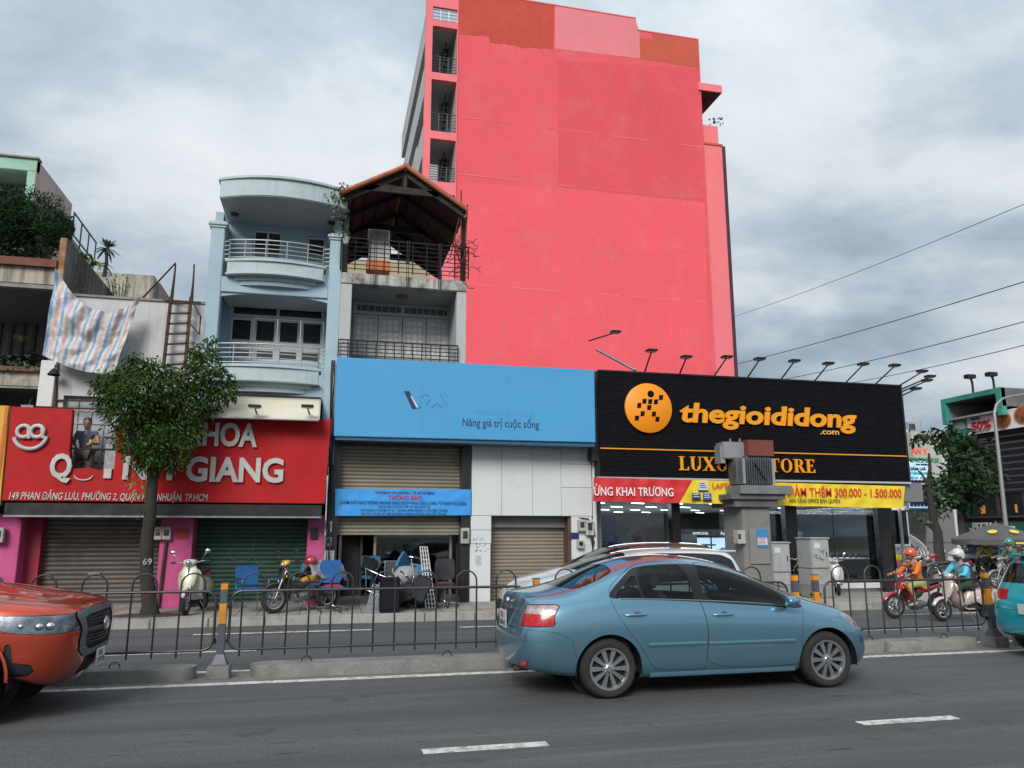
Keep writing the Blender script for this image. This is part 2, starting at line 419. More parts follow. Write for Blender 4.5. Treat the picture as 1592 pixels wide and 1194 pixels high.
for u in (347, 834, 1238, 1270): fence_post(u)
fence_post(1541, -.055)
def railing(u0, u1, lab, open_left=False, lean=0.):
    a = P(u0, 950, MY).x; b = P(u1, 950, MY).x
    zt, zb, r, R = P(600, 915, MY).z, P(600, 1002, MY).z, .0165, .13
    t = thing('steel_railing', lab, 'railing', ((a+b)/2, MY, 0), 'railing panels on the road median')
    pts = []
    for cx, cz, a0 in ((b-R, zt-R, 90), (b-R, zb+R, 0), (a+R, zb+R, -90), (a+R, zt-R, -180)):
        for k in range(6):
            th = math.radians(a0-k*18); pts.append((cx+R*math.cos(th), MY, cz+R*math.sin(th)))
    G().tube(pts, r, 8, closed=True).build('frame', M_rail, t, smooth=60)
    n = max(4, int(round((b-a-.12)/.262))); st = (b-a)/n
    xs = [a+st*(i+.5) for i in range(n)]
    for i, x in enumerate(xs): 
        G().cyl((x, MY-.002, zb-.08), (x, MY-.002, zt-.012), .012, n=6).build('bar', M_rail, t, smooth=60)
    i = 0
    while i+1 < n:
        c = (xs[i]+xs[i+1])/2; rr = st/2
        hoop = [(xs[i], MY, zt+.01), (xs[i], MY, zt+.08)]+[(c-rr*math.cos(PI*k/10), MY, zt+.08+rr*math.sin(PI*k/10)) for k in range(1, 10)]+[(xs[i+1], MY, zt+.08), (xs[i+1], MY, zt+.01)]
        G().tube(hoop, .012, 6).build('hoop', M_rail, t, smooth=60)
        i += 2
    for fx in (.25, .72):
        c = a+(b-a)*fx
        G().tube([(c-.06*math.cos(PI*k/8), MY, .145+.07*math.sin(PI*k/8)) for k in range(9)], .007, 6).build('foot_loop', M_black, t, smooth=60)
    return t
railing(-235, 335, 'railing panel ending with a rounded corner at the post beside the orange pickup')
railing(358, 817, 'long railing panel in front of the closed bank and its heap of chairs')
railing(848, 1226, 'railing panel hidden behind the blue sedan with one rounded end by the twin posts')
railing(1284, 1530, 'railing panel in front of the two scooter riders')
railing(1556, 1850, 'railing panel right of the leaning post, behind the teal car')
# ================================================================== helpers for buildings
def shutter(name, m, parent, x0, x1, y, z0, z1, pitch=.075, depth=.02):
    """rolling shutter of interlocking convex slats, one part"""
    n = int((z1-z0)/pitch); prof = []
    for i in range(n):
        z = z0+(z1-z0)*i/n; h = (z1-z0)/n
        prof += [(y+depth, z), (y+.004, z+h*.18), (y, z+h*.5), (y+.004, z+h*.82), (y+depth, z+h*.9)]
    prof.append((y+depth, z1))
    g = G(); k = len(prof)
    g.add([(x0, p[0], p[1]) for p in prof]+[(x1, p[0], p[1]) for p in prof], [(i, i+k, i+k+1, i+1) for i in range(k-1)])
    return g.build(name, m, parent, kind='stuff')
def shutter_slats(m, parent, x0, x1, y, z0, z1, pitch=.1, depth=.022):
    """rolling shutter, each slat a part that shares one mesh"""
    n = max(1, int(round((z1-z0)/pitch))); h = (z1-z0)/n
    pr = [(depth, 0), (.005, h*.15), (0, h*.45), (.004, h*.8), (depth, h*.93), (depth, h)]
    g = G(); k = len(pr)
    g.add([(x0, y+p[0], z0+p[1]) for p in pr]+[(x1, y+p[0], z0+p[1]) for p in pr]+[(x0, y+depth+.01, z0), (x1, y+depth+.01, z0)], [(i, i+k, i+k+1, i+1) for i in range(k-1)])
    o = g.build('slat', m, parent, fixn=False); base = o.location.copy()
    for i in range(1, n):
        c = o.copy(); C.objects.link(c); c.parent = parent; c.location = base+Vector((0, random.uniform(-.002, .002), i*h))
def rail(parent, pts, zb, zt, m, nh=4, posts=6, r=.012, rv=.014, name='railing'):
    """balcony railing along a path"""
    g = G()
    pts = [Vector(p) for p in pts]
    for k in range(nh+1):
        z = zb+(zt-zb)*k/nh
        g.tube([(p.x, p.y, z) for p in pts], r if k < nh else r*1.5, 6)
    ln = [0]
    for a, b in zip(pts, pts[1:]): ln.append(ln[-1]+(b-a).length)
    for k in range(posts+1):
        s = ln[-1]*k/posts
        for i in range(len(pts)-1):
            if ln[i] <= s <= ln[i+1]+1e-6:
                f = (s-ln[i])/max(1e-6, ln[i+1]-ln[i]); p = pts[i].lerp(pts[i+1], f); g.cyl((p.x, p.y, zb-.05), (p.x, p.y, zt), rv, n=6); break
    return g.build(name, m, parent, smooth=60)
def window(parent, x0, x1, y, z0, z1, mf, mg, nx=2, nz=1, fw=.05, split=None, name='window', depth=.06):
    fr = G()
    fr.box(x0, x0+fw, y, y+depth, z0, z1).box(x1-fw, x1, y, y+depth, z0, z1)
    fr.box(x0+fw, x1-fw, y, y+depth, z1-fw, z1).box(x0+fw, x1-fw, y, y+depth, z0, z0+fw)
    f = fr.build(name, mf, parent)
    xs = [x0+(x1-x0)*i/nx for i in range(nx+1)]
    for i in range(1, nx): bx('mullion', mf, f, xs[i]-fw/2, xs[i]+fw/2, y+.004, y+depth-.004, z0+fw, z1-fw)
    for i in range(nx):
        a = xs[i]+(fw if i == 0 else fw/2); b = xs[i+1]-(fw if i == nx-1 else fw/2)
        for k in range(nz):
            c = z0+fw+(z1-z0-2*fw)*k/nz; d = z0+fw+(z1-z0-2*fw)*(k+1)/nz
            if k: bx('transom', mf, f, a, b, y+.006, y+depth-.006, c-.015, c+.015)
            bx('pane', mg, f, a, b, y+depth*.5, y+depth*.5+.008, c+(.015 if k else 0), d-(.015 if k < nz-1 else 0))
    return f
M_win = mat('dark_window_glass', (.02, .025, .03), .06, 0, var=.3, vs=.9, spec=.8)
M_blind = mat('blind_dark', (.05, .05, .055), .5, var=.3)
def slab_wall(parent, m, x0, x1, y0, y1, z0, z1, holes=(), name='wall'):
    """wall panel in the xz plane with rectangular openings"""
    xs = sorted({x0, x1, *[h[0] for h in holes], *[h[1] for h in holes]}); zs = sorted({z0, z1, *[h[2] for h in holes], *[h[3] for h in holes]})
    g = G()
    for i in range(len(xs)-1):
        for k in range(len(zs)-1):
            cx, cz = (xs[i]+xs[i+1])/2, (zs[k]+zs[k+1])/2
            if any(h[0] < cx < h[1] and h[2] < cz < h[3] for h in holes): continue
            g.box(xs[i], xs[i+1], y0, y1, zs[k], zs[k+1])
    me = g.build(name, m, parent)
    bm = bmesh.new(); bm.from_mesh(me.data); bmesh.ops.remove_doubles(bm, verts=bm.verts, dist=1e-5)
    # drop the inner walls where cells touch
    seen = {}
    for f in bm.faces: seen.setdefault(tuple(sorted(v.index for v in f.verts)), []).append(f)
    bmesh.ops.delete(bm, geom=[f for l in seen.values() if len(l) > 1 for f in l], context='FACES_ONLY')
    bmesh.ops.recalc_face_normals(bm, faces=bm.faces); bm.to_mesh(me.data); bm.free()
    return me
def wall_lamp(parent_lab, base, head, grp=None, name='floodlight', group='floodlights on arms above the shop signs', m=None):
    """floodlight on an arm; base and head are world points"""
    t = thing(name, parent_lab, 'floodlight', tuple(base), group)
    b, h = Vector(base), Vector(head)
    G().tube([b, b.lerp(h, .95), h], [.022, .018, .018], 6).build('arm', M_black, t, smooth=60)
    d = (h-b).normalized(); dn = Vector((d.x, d.y, 0)).normalized() if Vector((d.x, d.y, 0)).length > .01 else Vector((0, -1, 0))
    G().obox(h+Vector((0, 0, .02)), (.26, .20, .05)).build('lamp_head', M_black, t, bevel=.01)
    G().obox(h+Vector((0, .02, -.012)), (.22, .16, .012)).build('lamp_glass', mat('lamp_lens', (.5, .5, .48), .2, var=0), t)
    return t
FP = 18.0      # the street front: shop fronts stand on this plane
# ================================================================== RED DENTAL SHOP (ground floor)
M_pink = mat('pink_paint', (.50, .09, .235), .8, spec=.2, var=.15, dirt=.35, dcol=(.25, .04, .06), ds=1.6, streak=.25, bump=.3)
M_red = mat('red_sign', (.42, .012, .014), .6, spec=.2, var=.16, vs=.9, dirt=.3, dcol=(.20, .02, .02), ds=1.2, streak=.45, scol=(.24, .03, .025), bump=.15)
M_pinkdark = mat('pink_reveal', (.30, .02, .05), .75, dirt=.4)
M_sh1 = mat('shutter_brown', (.115, .10, .09), .5, .35, var=.18, vs=1.2, dirt=.55, dcol=(.05, .028, .02), ds=.8, streak=.3)
M_sh2 = mat('shutter_green', (.028, .075, .052), .5, .25, var=.2, dirt=.45, dcol=(.02, .03, .025), ds=1.2)
M_sh3 = mat('shutter_beige', (.27, .24, .19), .5, .3, var=.12, dirt=.4, dcol=(.12, .1, .08), ds=1.)
shop = thing('dental_shop', 'shop front with pink pillars and two closed roller shutters under the red dental sign', 'shop', (-3.2, FP, .15))
def colbox(u0, u1, v0, v1, y, d, name, m, parent, **k):
    x0, x1, z0, z1 = RC(u0, v0, u1, v1, y); return bx(name, m, parent, x0, x1, y, y+d, z0, z1, **k)
GZ = .15
xs = lambda u, v=860, y=FP: P(u, v, y).x
zt = P(250, 800, FP).z
def pill(u0, u1, name='pillar', y=FP, d=.8, m=None, z1=None, v=870):
    return bx(name, m or M_pink, shop, xs(u0, v, y), xs(u1, v, y), y, y+d, GZ, z1 or zt, bevel=.01)
pill(-60, 27); pill(246, 297); pill(476, 503)
bx('pillar_side', M_pinkdark, shop, xs(27)+.002, xs(27)+.30, FP+.35, FP+.8, GZ, zt)
shutter_slats(M_sh1, shop, xs(27)+.3, xs(246), FP+.55, GZ, zt-.02, .098)
shutter_slats(M_sh2, shop, xs(297), xs(476), FP+.55, GZ, zt-.02, .098)
bx('shutter_lock', M_steel, shop, xs(138)-.12, xs(138)+.12, FP+.52, FP+.545, P(138, 893, FP).z-.03, P(138, 893, FP).z+.02)
for a, b in ((27, 246), (297, 476)):
    bx('shutter_base', M_steel, shop, xs(a), xs(b), FP+.53, FP+.58, GZ, GZ+.05)
x0, x1, z0, z1 = RC(6, 783, 500, 803, 17.4)
bx('fascia', mat('fascia_black', (.014, .014, .016), .35, var=.3, dirt=.3, dcol=(.05, .05, .05)), shop, x0, x1, 17.42, FP+.5, z0, z1-.005)
bx('fascia_trim', M_steel, shop, x0, x1, 17.40, 17.42, z0-.02, z0+.015)
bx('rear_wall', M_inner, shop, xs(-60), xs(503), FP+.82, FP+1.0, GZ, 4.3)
def meter(u, v, y, w_, h_, par, m=None, nm='meter_box'):
    c = P(u, v, y); f = bx(nm, m or mat('meter_grey', (.38, .38, .34), .5, dirt=.4), par, c.x-w_/2, c.x+w_/2, y-.12, y, c.z-h_/2, c.z+h_/2, bevel=.012)
    bx('meter_window', M_win, f, c.x-w_*.28, c.x+w_*.28, y-.126, y-.1205, c.z-h_*.18, c.z+h_*.3)
    return f
meter(247, 829, FP, .17, .27, shop); meter(260, 829, FP, .18, .27, shop)
c0, c1 = P(259, 842, FP), P(250, 945, FP)
G().cyl((c0.x, FP-.03, c0.z), (c0.x-.05, FP-.03, GZ), .035, n=8).build('conduit', M_rust, shop, smooth=60)
bx('notice_box', M_black, shop, *RC(483, 820, 494, 838, FP-.05)[:2], FP-.05, FP, *RC(483, 820, 494, 838, FP-.05)[2:])
colbox(273, 293, 822, 838, FP-.012, .010, 'paint_patch', mat('red_patch', (.33, .03, .03), .7, dirt=.3), shop)
# chalk scrawl on the green shutter
gch = G()
for cx, cy_, rx, ry in ((375, 862, 19, 10), (405, 850, 12, 28), (440, 842, 16, 8)):
    pts = [P(cx+rx*math.cos(a), cy_+ry*math.sin(a), FP+.548) for a in [k*PI/12 for k in range(3, 22)]]
    gch.tube([tuple(p) for p in pts], .006, 4)
gch.build('chalk_scrawl', mat('chalk', (.16, .20, .18), .9, var=.3), shop)
# ---- red sign board with the torn-out gap
SY = 17.4
rs_t = thing('dental_sign', 'big red dental sign board with silver letters and a torn gap where a man stands', 'sign', tuple(P(250, 778, SY)))
outl = [(18, 632), (113, 636), (108, 700), (111, 729), (140, 727), (152, 731), (177, 729), (186, 640), (515, 652), (505, 783), (3, 778)]
pp = [P(u, v, SY) for u, v in outl]
G().prism([(p.x, p.z) for p in pp], SY, SY+.16).build('board', M_red, rs_t, bevel=.006)
for u in (235, 395):          # panel seams
    a = P(u, 660, SY); bx('seam_strip', mat('red_seam', (.3, .02, .02), .6), rs_t, a.x-.006, a.x+.006, SY-.0035, SY, P(u, 779, SY).z, P(u, 648, SY).z)
M_let = mat('silver_letters', (.46, .46, .445), .5, .0, var=.12, vs=3, dirt=.3, dcol=(.2, .19, .18), ds=5)
def sgn_text(body, u0, v1, u1, cap_px, y, m, par, ext=.03, off=.02, shear=0., gap=.0, name='lettering', sp=1.):
    a = P(u0, v1, y); b = P(u1, v1, y); h = (P((u0+u1)/2, v1-cap_px, y).z-P((u0+u1)/2, v1, y).z)
    t = text(body, h/.70, m, par, (a.x, y-ext-gap, a.z), ext=ext, off=off, shear=shear, width=b.x-a.x, name=name, spacing=sp)
    return t
sgn_text('NHA KHOA', 192, 689, 400, 35, SY, M_let, rs_t, off=.035)
sgn_text('Q', 77, 742, 111, 36, SY, M_let, rs_t, off=.035)
sgn_text('NH', 191, 744, 268, 36, SY, M_let, rs_t, off=.035)
sgn_text('GIANG', 288, 747, 440, 36, SY, M_let, rs_t, off=.035)
a = P(130, 742, SY); G().tube([(a.x+.17*math.cos(t_), SY-.02, a.z+.04+.10*math.sin(t_)) for t_ in [PI+PI*k/8 for k in range(9)]], [.008]+[.016]*7+[.008], 6).build('letter_remnant', M_let, rs_t)
x0, x1, z0, z1 = RC(162, 729, 174, 744, SY); bx('letter_remnant', M_let, rs_t, x0, x1, SY-.05, SY-.002, z0, z1, bevel=.004)
sgn_text('149 PHAN ĐĂNG LƯU, PHƯỜNG 2, QUẬN PHÚ NHUẬN, TP.HCM', 14, 776, 323, 11, SY, M_let, rs_t, ext=.008, off=.008, shear=.15, name='address_lettering')
lg = G()
def arc(cu, cv, r, a0, a1, n=12): 
    c = P(cu, cv, SY); k = r/ (1200/19.2)
    return [(c.x+k*math.cos(math.radians(a0+(a1-a0)*i/n)), SY-.035, c.z+k*math.sin(math.radians(a0+(a1-a0)*i/n))) for i in range(n+1)]
lg.tube(arc(38, 671, 7.5, 0, 360), .042, 8); lg.tube(arc(59, 671, 7.5, 0, 360), .042, 8)
q0, q1 = P(46, 664, SY), P(46, 682, SY); lg.tube([(q0.x, SY-.035, q0.z), (q1.x, SY-.035, q1.z)], .042, 8)
q0, q1 = P(67.5, 664, SY), P(67, 680, SY); lg.tube([(q0.x, SY-.035, q0.z), (q1.x, SY-.035, q1.z)]+arc(49, 675, 19, -12, -165, 14), .042, 8)
lg.build('tooth_emblem', M_let, rs_t, smooth=60)
# yellow neighbour sign edge
yb = thing('yellow_sign', 'yellow sign board edge at the picture border left of the red dental sign', 'sign', tuple(P(0, 780, 17.5)))
ya = [P(u, v, 17.5) for u, v in ((-160, 622), (14, 631), (0, 786), (-160, 784))]
G().prism([(p.x, p.z) for p in ya], 17.5, 17.62).build('board', mat('yellow_sign', (.62, .33, .02), .5, dirt=.3, dcol=(.4, .18, .01)), yb, bevel=.006)
bx('frame_edge', mat('orange_edge', (.5, .12, .01), .5), yb, P(14, 700, 17.5).x-.16, P(14, 700, 17.5).x-.10, 17.49, 17.5, P(0, 780, 17.5).z, P(0, 632, 17.5).z)
nb = thing('yellow_sign_shop', 'dark shop front below the yellow sign at the picture border', 'shop', (-9, FP, GZ))
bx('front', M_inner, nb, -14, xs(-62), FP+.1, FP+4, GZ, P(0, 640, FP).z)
meter(0, 832, FP-.05, .2, .3, nb)
# ================================================================== CONCRETE HOUSE with planted balconies (far left)
CY = 19.0
M_cdirty = mat('stained_render', (.40, .37, .31), .9, var=.15, vs=1.2, dirt=.55, dcol=(.05, .045, .04), ds=1.5, streak=.75, scol=(.05, .045, .035), bump=.4)
M_cblack = mat('mouldy_wall', (.15, .145, .13), .95, var=.3, vs=1.5, dirt=.85, dcol=(.035, .033, .03), ds=1.1, streak=.8, scol=(.02, .02, .018), bump=.7)
M_peel = mat('peeling_ochre', (.30, .15, .065), .9, var=.35, vs=4, dirt=.6, dcol=(.35, .33, .29), ds=4, bump=.7)
ch = thing('concrete_house', 'stained concrete house with two planted balconies at the picture edge', 'house', (-9, CY, GZ))
def slabp(u0, u1, v0, v1, y, d, nm, m, par=ch, **k): return colbox(u0, u1, v0, v1, y, d, nm, m, par, **k)
XL = -16.
def lb(nm, m, u1, v0, v1, y, d, par=ch, um=40, **k):
    a = P(um, v0, y).z; b = P(um, v1, y).z; return bx(nm, m, par, XL, P(u1, (v0+v1)/2, y).x, y, y+d, b, a, **k)
lb('balcony_parapet', M_cdirty, 88, 412, 440, CY, .2)
lb('parapet_ledge', mat('ledge_red', (.16, .055, .035), .8, dirt=.5, dcol=(.05, .03, .02)), 88, 400, 412, CY-.12, .4)
lb('balcony_slab', M_conc, 88, 440, 447, CY+.02, 3.0)
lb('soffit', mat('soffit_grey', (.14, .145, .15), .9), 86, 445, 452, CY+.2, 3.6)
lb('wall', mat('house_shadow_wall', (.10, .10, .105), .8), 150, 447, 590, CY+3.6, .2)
lb('window_band', mat('window_band', (.17, .165, .16), .5, var=.4), 120, 500, 568, CY+3.45, .1)
for k in range(7):
    xw = P(-20+18*k, 530, CY+3.4).x; bx('window_frame', mat('frame_brown', (.10, .09, .08), .6), ch, xw-.04, xw+.04, CY+3.36, CY+3.45, P(40, 568, CY+3.4).z, P(40, 500, CY+3.4).z)
lb('lower_parapet', M_cdirty, 72, 577, 600, CY, .2)
lb('lower_ledge', mat('ledge_brown', (.13, .07, .04), .8, dirt=.5), 70, 570, 577, CY-.1, .35)
lb('lower_slab', M_conc, 72, 598, 604, CY+.02, 3.4)
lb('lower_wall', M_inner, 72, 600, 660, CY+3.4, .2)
a = P(18, 450, CY+1.2); G().lathe([(0, -.06), (.12, -.06), (.17, -.02), (.17, 0)], 14, Matrix.Translation((a.x, CY+1.2, P(18, 450, CY+.4).z))).build('ceiling_lamp', M_black, ch, smooth=50)
for u in (44,):
    a = P(u, 632, CY+.5); G().obox((a.x, CY+.5, a.z), (.25, .15, .05)).cyl((a.x, CY+.5, a.z), (a.x, CY+.7, a.z+.28), .015).build('floodlight', mat('lamp_alu', (.4, .4, .4), .4), ch)
x0 = P(90, 500, CY).x
# party wall receding from the street, stained black; ochre end
xw = P(103, 400, CY).x
ztop = P(103, 371, CY).z
bx('side_wall_end', M_peel, ch, P(88, 420, CY-.06).x, xw, CY-.06, CY+.01, P(95, 470, CY).z, ztop, bevel=.01)
G().prism([(CY+.012, 2.5), (CY+11.5, 2.5), (CY+11.5, ztop-.25), (CY+.012, ztop)], P(90, 420, CY).x, xw, ax='yz').build('side_wall', M_cblack, ch, bevel=.01)
bx('corner_pillar', M_white, ch, *RC(60, 560, 84, 632, CY-.5)[:2], CY-.5, CY-.1, *RC(60, 560, 84, 632, CY-.5)[2:], bevel=.01)
# ================================================================== MINT BUILDING behind
M_mint = mat('mint_paint', (.30, .50, .40), .8, var=.1, dirt=.3, dcol=(.2, .3, .26), streak=.3)
mb = thing('mint_building', 'mint green upper storey with bare grey side wall behind the conifer', 'building', (-13, 30, GZ))
MYY = 29.
xr = P(58, 255, MYY).x; zt_ = P(58, 248, MYY).z
bx('roof_fascia', M_mint, mb, -22, xr, MYY, MYY+.3, P(58, 267, MYY).z, zt_, bevel=.02)
bx('roof_capping', M_conc, mb, -22, xr+.05, MYY-.08, MYY+.3, zt_, zt_+.06)
bx('roof_slab', mat('mint_soffit', (.33, .36, .34), .9), mb, -22, xr-.05, MYY+.3, PXp(113, 313, xr).y-.1, P(58, 262, MYY).z, zt_-.08)
bx('wing_wall', M_mint, mb, xr-.28, xr-.02, MYY-.0, MYY+1.5, 6, P(58, 267, MYY).z)
bx('wall', M_mint, mb, -22, xr-.3, MYY+1.6, MYY+1.9, 6, P(58, 267, MYY).z)
bx('window', M_win, mb, -21, xr-.6, MYY+1.55, MYY+1.6, P(20, 330, MYY).z, P(20, 292, MYY).z)
bx('panel_strip', mat('mint_light', (.36, .55, .46), .8), mb, -21, xr-.9, MYY+1.5, MYY+1.58, P(20, 291, MYY).z, P(20, 284, MYY).z)
zend = PXp(113, 313, xr); 
bx('side_wall', mat('grey_side_wall', (.48, .45, .40), .95, var=.12, vs=.6, dirt=.3, dcol=(.2, .19, .17), ds=.7, streak=.5, scol=(.10, .095, .085), bump=.4), mb, xr-.02, xr, MYY+.0, zend.y, 4, zt_, bevel=.004)

e0, e1 = PXp(115, 330, xr), PXp(150, 378, xr)
G().bar((xr, e0.y, e0.z), (xr, e1.y, e1.z), .05).build('stair_rail', M_black, mb)
G().bar((xr, e0.y, e0.z-.9), (xr, e1.y, e1.z-.9), .05).build('stair_rail', M_black, mb)
G().bar((xr-.5, e0.y-.3, e0.z-1.15), (xr-.5, e1.y, e1.z-1.25), 1.0, .22).build('roof_stair', M_conc, mb)
for f_ in (.02, .34, .66, .98): q = Vector((xr, e0.y, e0.z)).lerp(Vector((xr, e1.y, e1.z)), f_); G().cyl(q, q-Vector((0, 0, 1.15)), .03, n=6).build('stair_post', M_black, mb)
bx('rear_block', M_conc, mb, -22, xr-.02, zend.y+.01, e1.y+1, 4, e1.z-1.3)

# ================================================================== WHITE RENDERED HOUSE under the tarpaulin
M_wr = mat('white_render', (.50, .50, .50), .85, var=.1, vs=.9, dirt=.35, dcol=(.25, .25, .24), ds=1.4, streak=.4, scol=(.22, .21, .2), bump=.3)
WY = 18.3
wh = thing('white_render_house', 'low white rendered house behind the striped tarpaulin and the rusty ladder', 'house', (-4.6, WY, GZ))
x0, x1, z0, z1 = RC(92, 466, 316, 700, WY)
hx0, hx1, hz0, hz1 = RC(84, 618, 300, 740, WY)
slab_wall(wh, M_wr, x0, x1, WY, WY+.25, 2.6, z1, [(hx0+.1, hx1-.8, hz0, hz1)])
bx('wall_capping', M_conc, wh, x0, x1, WY-.04, WY+.3, z1, z1+.05)
bx('roof', M_conc, wh, x0, x1, WY+.3, WY+6, z1-.3, z1-.15)
# gridded window glimpsed through the gap of the sign
wf = window(wh, hx0+.1, hx1-.8, WY+.1, hz0, hz1, mat('pale_grid', (.36, .35, .34), .7, dirt=.5, dcol=(.2, .08, .05)), mat('grey_pane', (.30, .34, .37), .4, var=.2, vs=2), 7, 6, .035)
for v in (622, 634):
    a, b = P(84, v, WY-.04), P(170, v+2, WY-.04); G().cyl((a.x, WY-.04, a.z), (b.x, WY-.04, b.z), .018, n=6).build('rusty_pipe', M_rust, wh)
a, b = P(88, 575, WY), P(87, 640, WY)
G().cyl((a.x, WY-.03, a.z), (b.x, WY-.03, b.z), .025, n=8).build('drain_pipe', M_rust, wh, smooth=60)
lt = thing('gooseneck_lamp', 'small black bell shaped lamp on the white wall under the tarpaulin', 'lamp', tuple(P(84, 580, WY-.2)))
p = P(84, 580, WY-.25); G().lathe([(.02, .1), (.05, .08), (.13, -.04), (.12, -.05)], 12, Matrix.Translation(p)).build('shade', M_black, lt, smooth=50)
G().tube([p+Vector((0, 0, .1)), p+Vector((0, .02, .18)), p+Vector((0, .24, .15))], .012, 6).build('arm', M_black, lt)
# roofs behind
rb = thing('grey_roof_house', 'small grey concrete rooftop storey just above the striped tarpaulin', 'house', (-5, 27, GZ))
x0, x1, z0, z1 = RC(120, 430, 232, 520, 27); 
slab_wall(rb, M_conc, x0, x1, 27, 27.3, 2, z1, [(P(196, 470, 27).x, P(215, 470, 27).x, P(200, 500, 27).z, P(200, 464, 27).z)])
bx('parapet', M_cdirty, rb, x0, x1+.1, 26.9, 27.3, z1-.8, z1+.1); bx('roof', M_conc, rb, x0, x1, 27.3, 33, z1-.4, z1-.2)
bx('side_wall', M_conc, rb, x1, x1+.2, 27.3, 33, 2, z1)
bx('window', M_win, rb, P(196, 470, 27).x, P(215, 470, 27).x, 27.2, 27.25, P(200, 500, 27).z, P(200, 464, 27).z)
# rusty ladder with hand loops
ld = thing('rusty_ladder', 'rusty steel ladder with tall hand loops against the white house wall', 'ladder', tuple(P(275, 560, WY-.25)))
LY = WY-.22
l0, l1 = P(254, 572, LY), P(266, 462, LY); r0, r1 = P(288, 570, LY), P(297, 462, LY)
G().bar(l0, l1, .07, .05).build('stile', M_rust, ld); G().bar(r0, r1, .07, .05).build('stile', M_rust, ld)
for k in range(7):
    f = .04+k*.145; G().bar(l0.lerp(l1, f), r0.lerp(r1, f), .05, .035).build('rung', M_rust, ld)
tl, tr_ = P(273, 409, LY-.1), P(302, 411, LY-.1)
G().tube([l1, tl, P(222, 463, LY+.3)], .022, 6).build('hand_loop', M_rust, ld)
G().tube([P(268, 468, LY), P(273, 412, LY-.08)], .02, 6).build('hand_loop', M_rust, ld)
G().tube([r1, tr_, P(299, 470, LY), P(312, 492, LY-.3), P(310, 520, LY-.3), P(297, 505, LY)], .02, 6).build('hand_loop', M_rust, ld)
G().tube([P(222, 465, LY+.3), P(312, 470, LY)], .018, 6).build('cross_bar', M_rust, ld)
# tarpaulin: woven plastic sheet, pinned at three corners, sagging
def tarp():
    A, B_, Cc, D_ = P(88, 418, 18.0), P(219, 463, 17.9), P(176, 583, 17.75), P(66, 552, 17.85)
    mid_top = P(150, 500, 17.95)
    nu, nv = 60, 44; g = G()
    def fn(s, t):
        top = A.lerp(B_, s); sag = Vector((0, 0, -1))*(4*s*(1-s))*.62
        top = top+sag*(1.0)
        side = D_.lerp(Cc, s)+Vector((0, 0, -1))*(.10*math.sin(PI*s))
        p = top.lerp(side, t**.9)
        f = .055*math.sin(5.5*(1-s)*6*(1-.6*t)+2*t)*(1-t)**1.2+.03*math.sin(9*s*3+4*t)*(.4+.6*t)*.6
        f += .09*(mnoise.noise(Vector((s*6, t*5, 1)))) + .03*mnoise.noise(Vector((s*17, t*12, 3)))
        drape = .10*math.sin(PI*s)*math.sin(PI*t*2.2+.5)*(1-t)
        return p+Vector((0, -1, 0))*(f+drape+.02)
    o = g.grid(fn, nu, nv).build('striped_tarpaulin', None, None, smooth=80)
    me = o.data; at = me.attributes.new('st', 'FLOAT_VECTOR', 'POINT')
    for j in range(nv+1):
        for i in range(nu+1): at.data[j*(nu+1)+i].vector = (i/nu, j/nv, 0)
    m = bpy.data.materials.new('tarpaulin'); m.use_nodes = True; t = m.node_tree; b = t.nodes['Principled BSDF']
    a = t.nodes.new('ShaderNodeAttribute'); a.attribute_name = 'st'; sx = t.nodes.new('ShaderNodeSeparateXYZ'); t.links.new(a.outputs['Vector'], sx.inputs[0])
    mm = t.nodes.new('ShaderNodeMath'); mm.operation = 'MULTIPLY'; mm.inputs[1].default_value = 7.; t.links.new(sx.outputs[0], mm.inputs[0])
    fr = t.nodes.new('ShaderNodeMath'); fr.operation = 'FRACT'; t.links.new(mm.outputs[0], fr.inputs[0])
    r = t.nodes.new('ShaderNodeValToRGB'); r.color_ramp.interpolation = 'CONSTANT'; t.links.new(fr.outputs[0], r.inputs[0])
    e = r.color_ramp.elements; e[0].position = 0; e[0].color = (.16, .32, .55, 1); e[1].position = .24; e[1].color = (.62, .62, .62, 1)
    for p_, c_ in ((.48, (.58, .38, .36)), (.74, (.62, .62, .62))): x = e.new(p_); x.color = (*c_, 1)
    ns = t.nodes.new('ShaderNodeTexNoise'); ns.inputs['Scale'].default_value = 5; g2 = t.nodes.new('ShaderNodeNewGeometry'); t.links.new(g2.outputs['Position'], ns.inputs['Vector'])
    mx = t.nodes.new('ShaderNodeMix'); mx.data_type = 'RGBA'; mx.blend_type = 'MULTIPLY'; mx.inputs[0].default_value = .5
    t.links.new(r.outputs[0], mx.inputs[6]); t.links.new(ns.outputs['Color'], mx.inputs[7])
    mx2 = t.nodes.new('ShaderNodeMix'); mx2.data_type = 'RGBA'; mx2.inputs[0].default_value = .2; mx2.inputs[7].default_value = (.5, .5, .5, 1); t.links.new(mx.outputs[2], mx2.inputs[6])
    t.links.new(mx2.outputs[2], b.inputs['Base Color']); b.inputs['Roughness'].default_value = .45
    bpn = t.nodes.new('ShaderNodeBump'); bpn.inputs['Strength'].default_value = .5; bpn.inputs['Distance'].default_value = .03; n3 = t.nodes.new('ShaderNodeTexNoise'); n3.inputs['Scale'].default_value = 14; n3.inputs['Detail'].default_value = 5
    t.links.new(g2.outputs['Position'], n3.inputs['Vector']); t.links.new(n3.outputs[0], bpn.inputs['Height']); t.links.new(bpn.outputs[0], b.inputs['Normal'])
    me.materials.append(m)
    tag(o, 'blue, white and pink striped tarpaulin sagging across the white house wall', 'tarpaulin')
tarp()
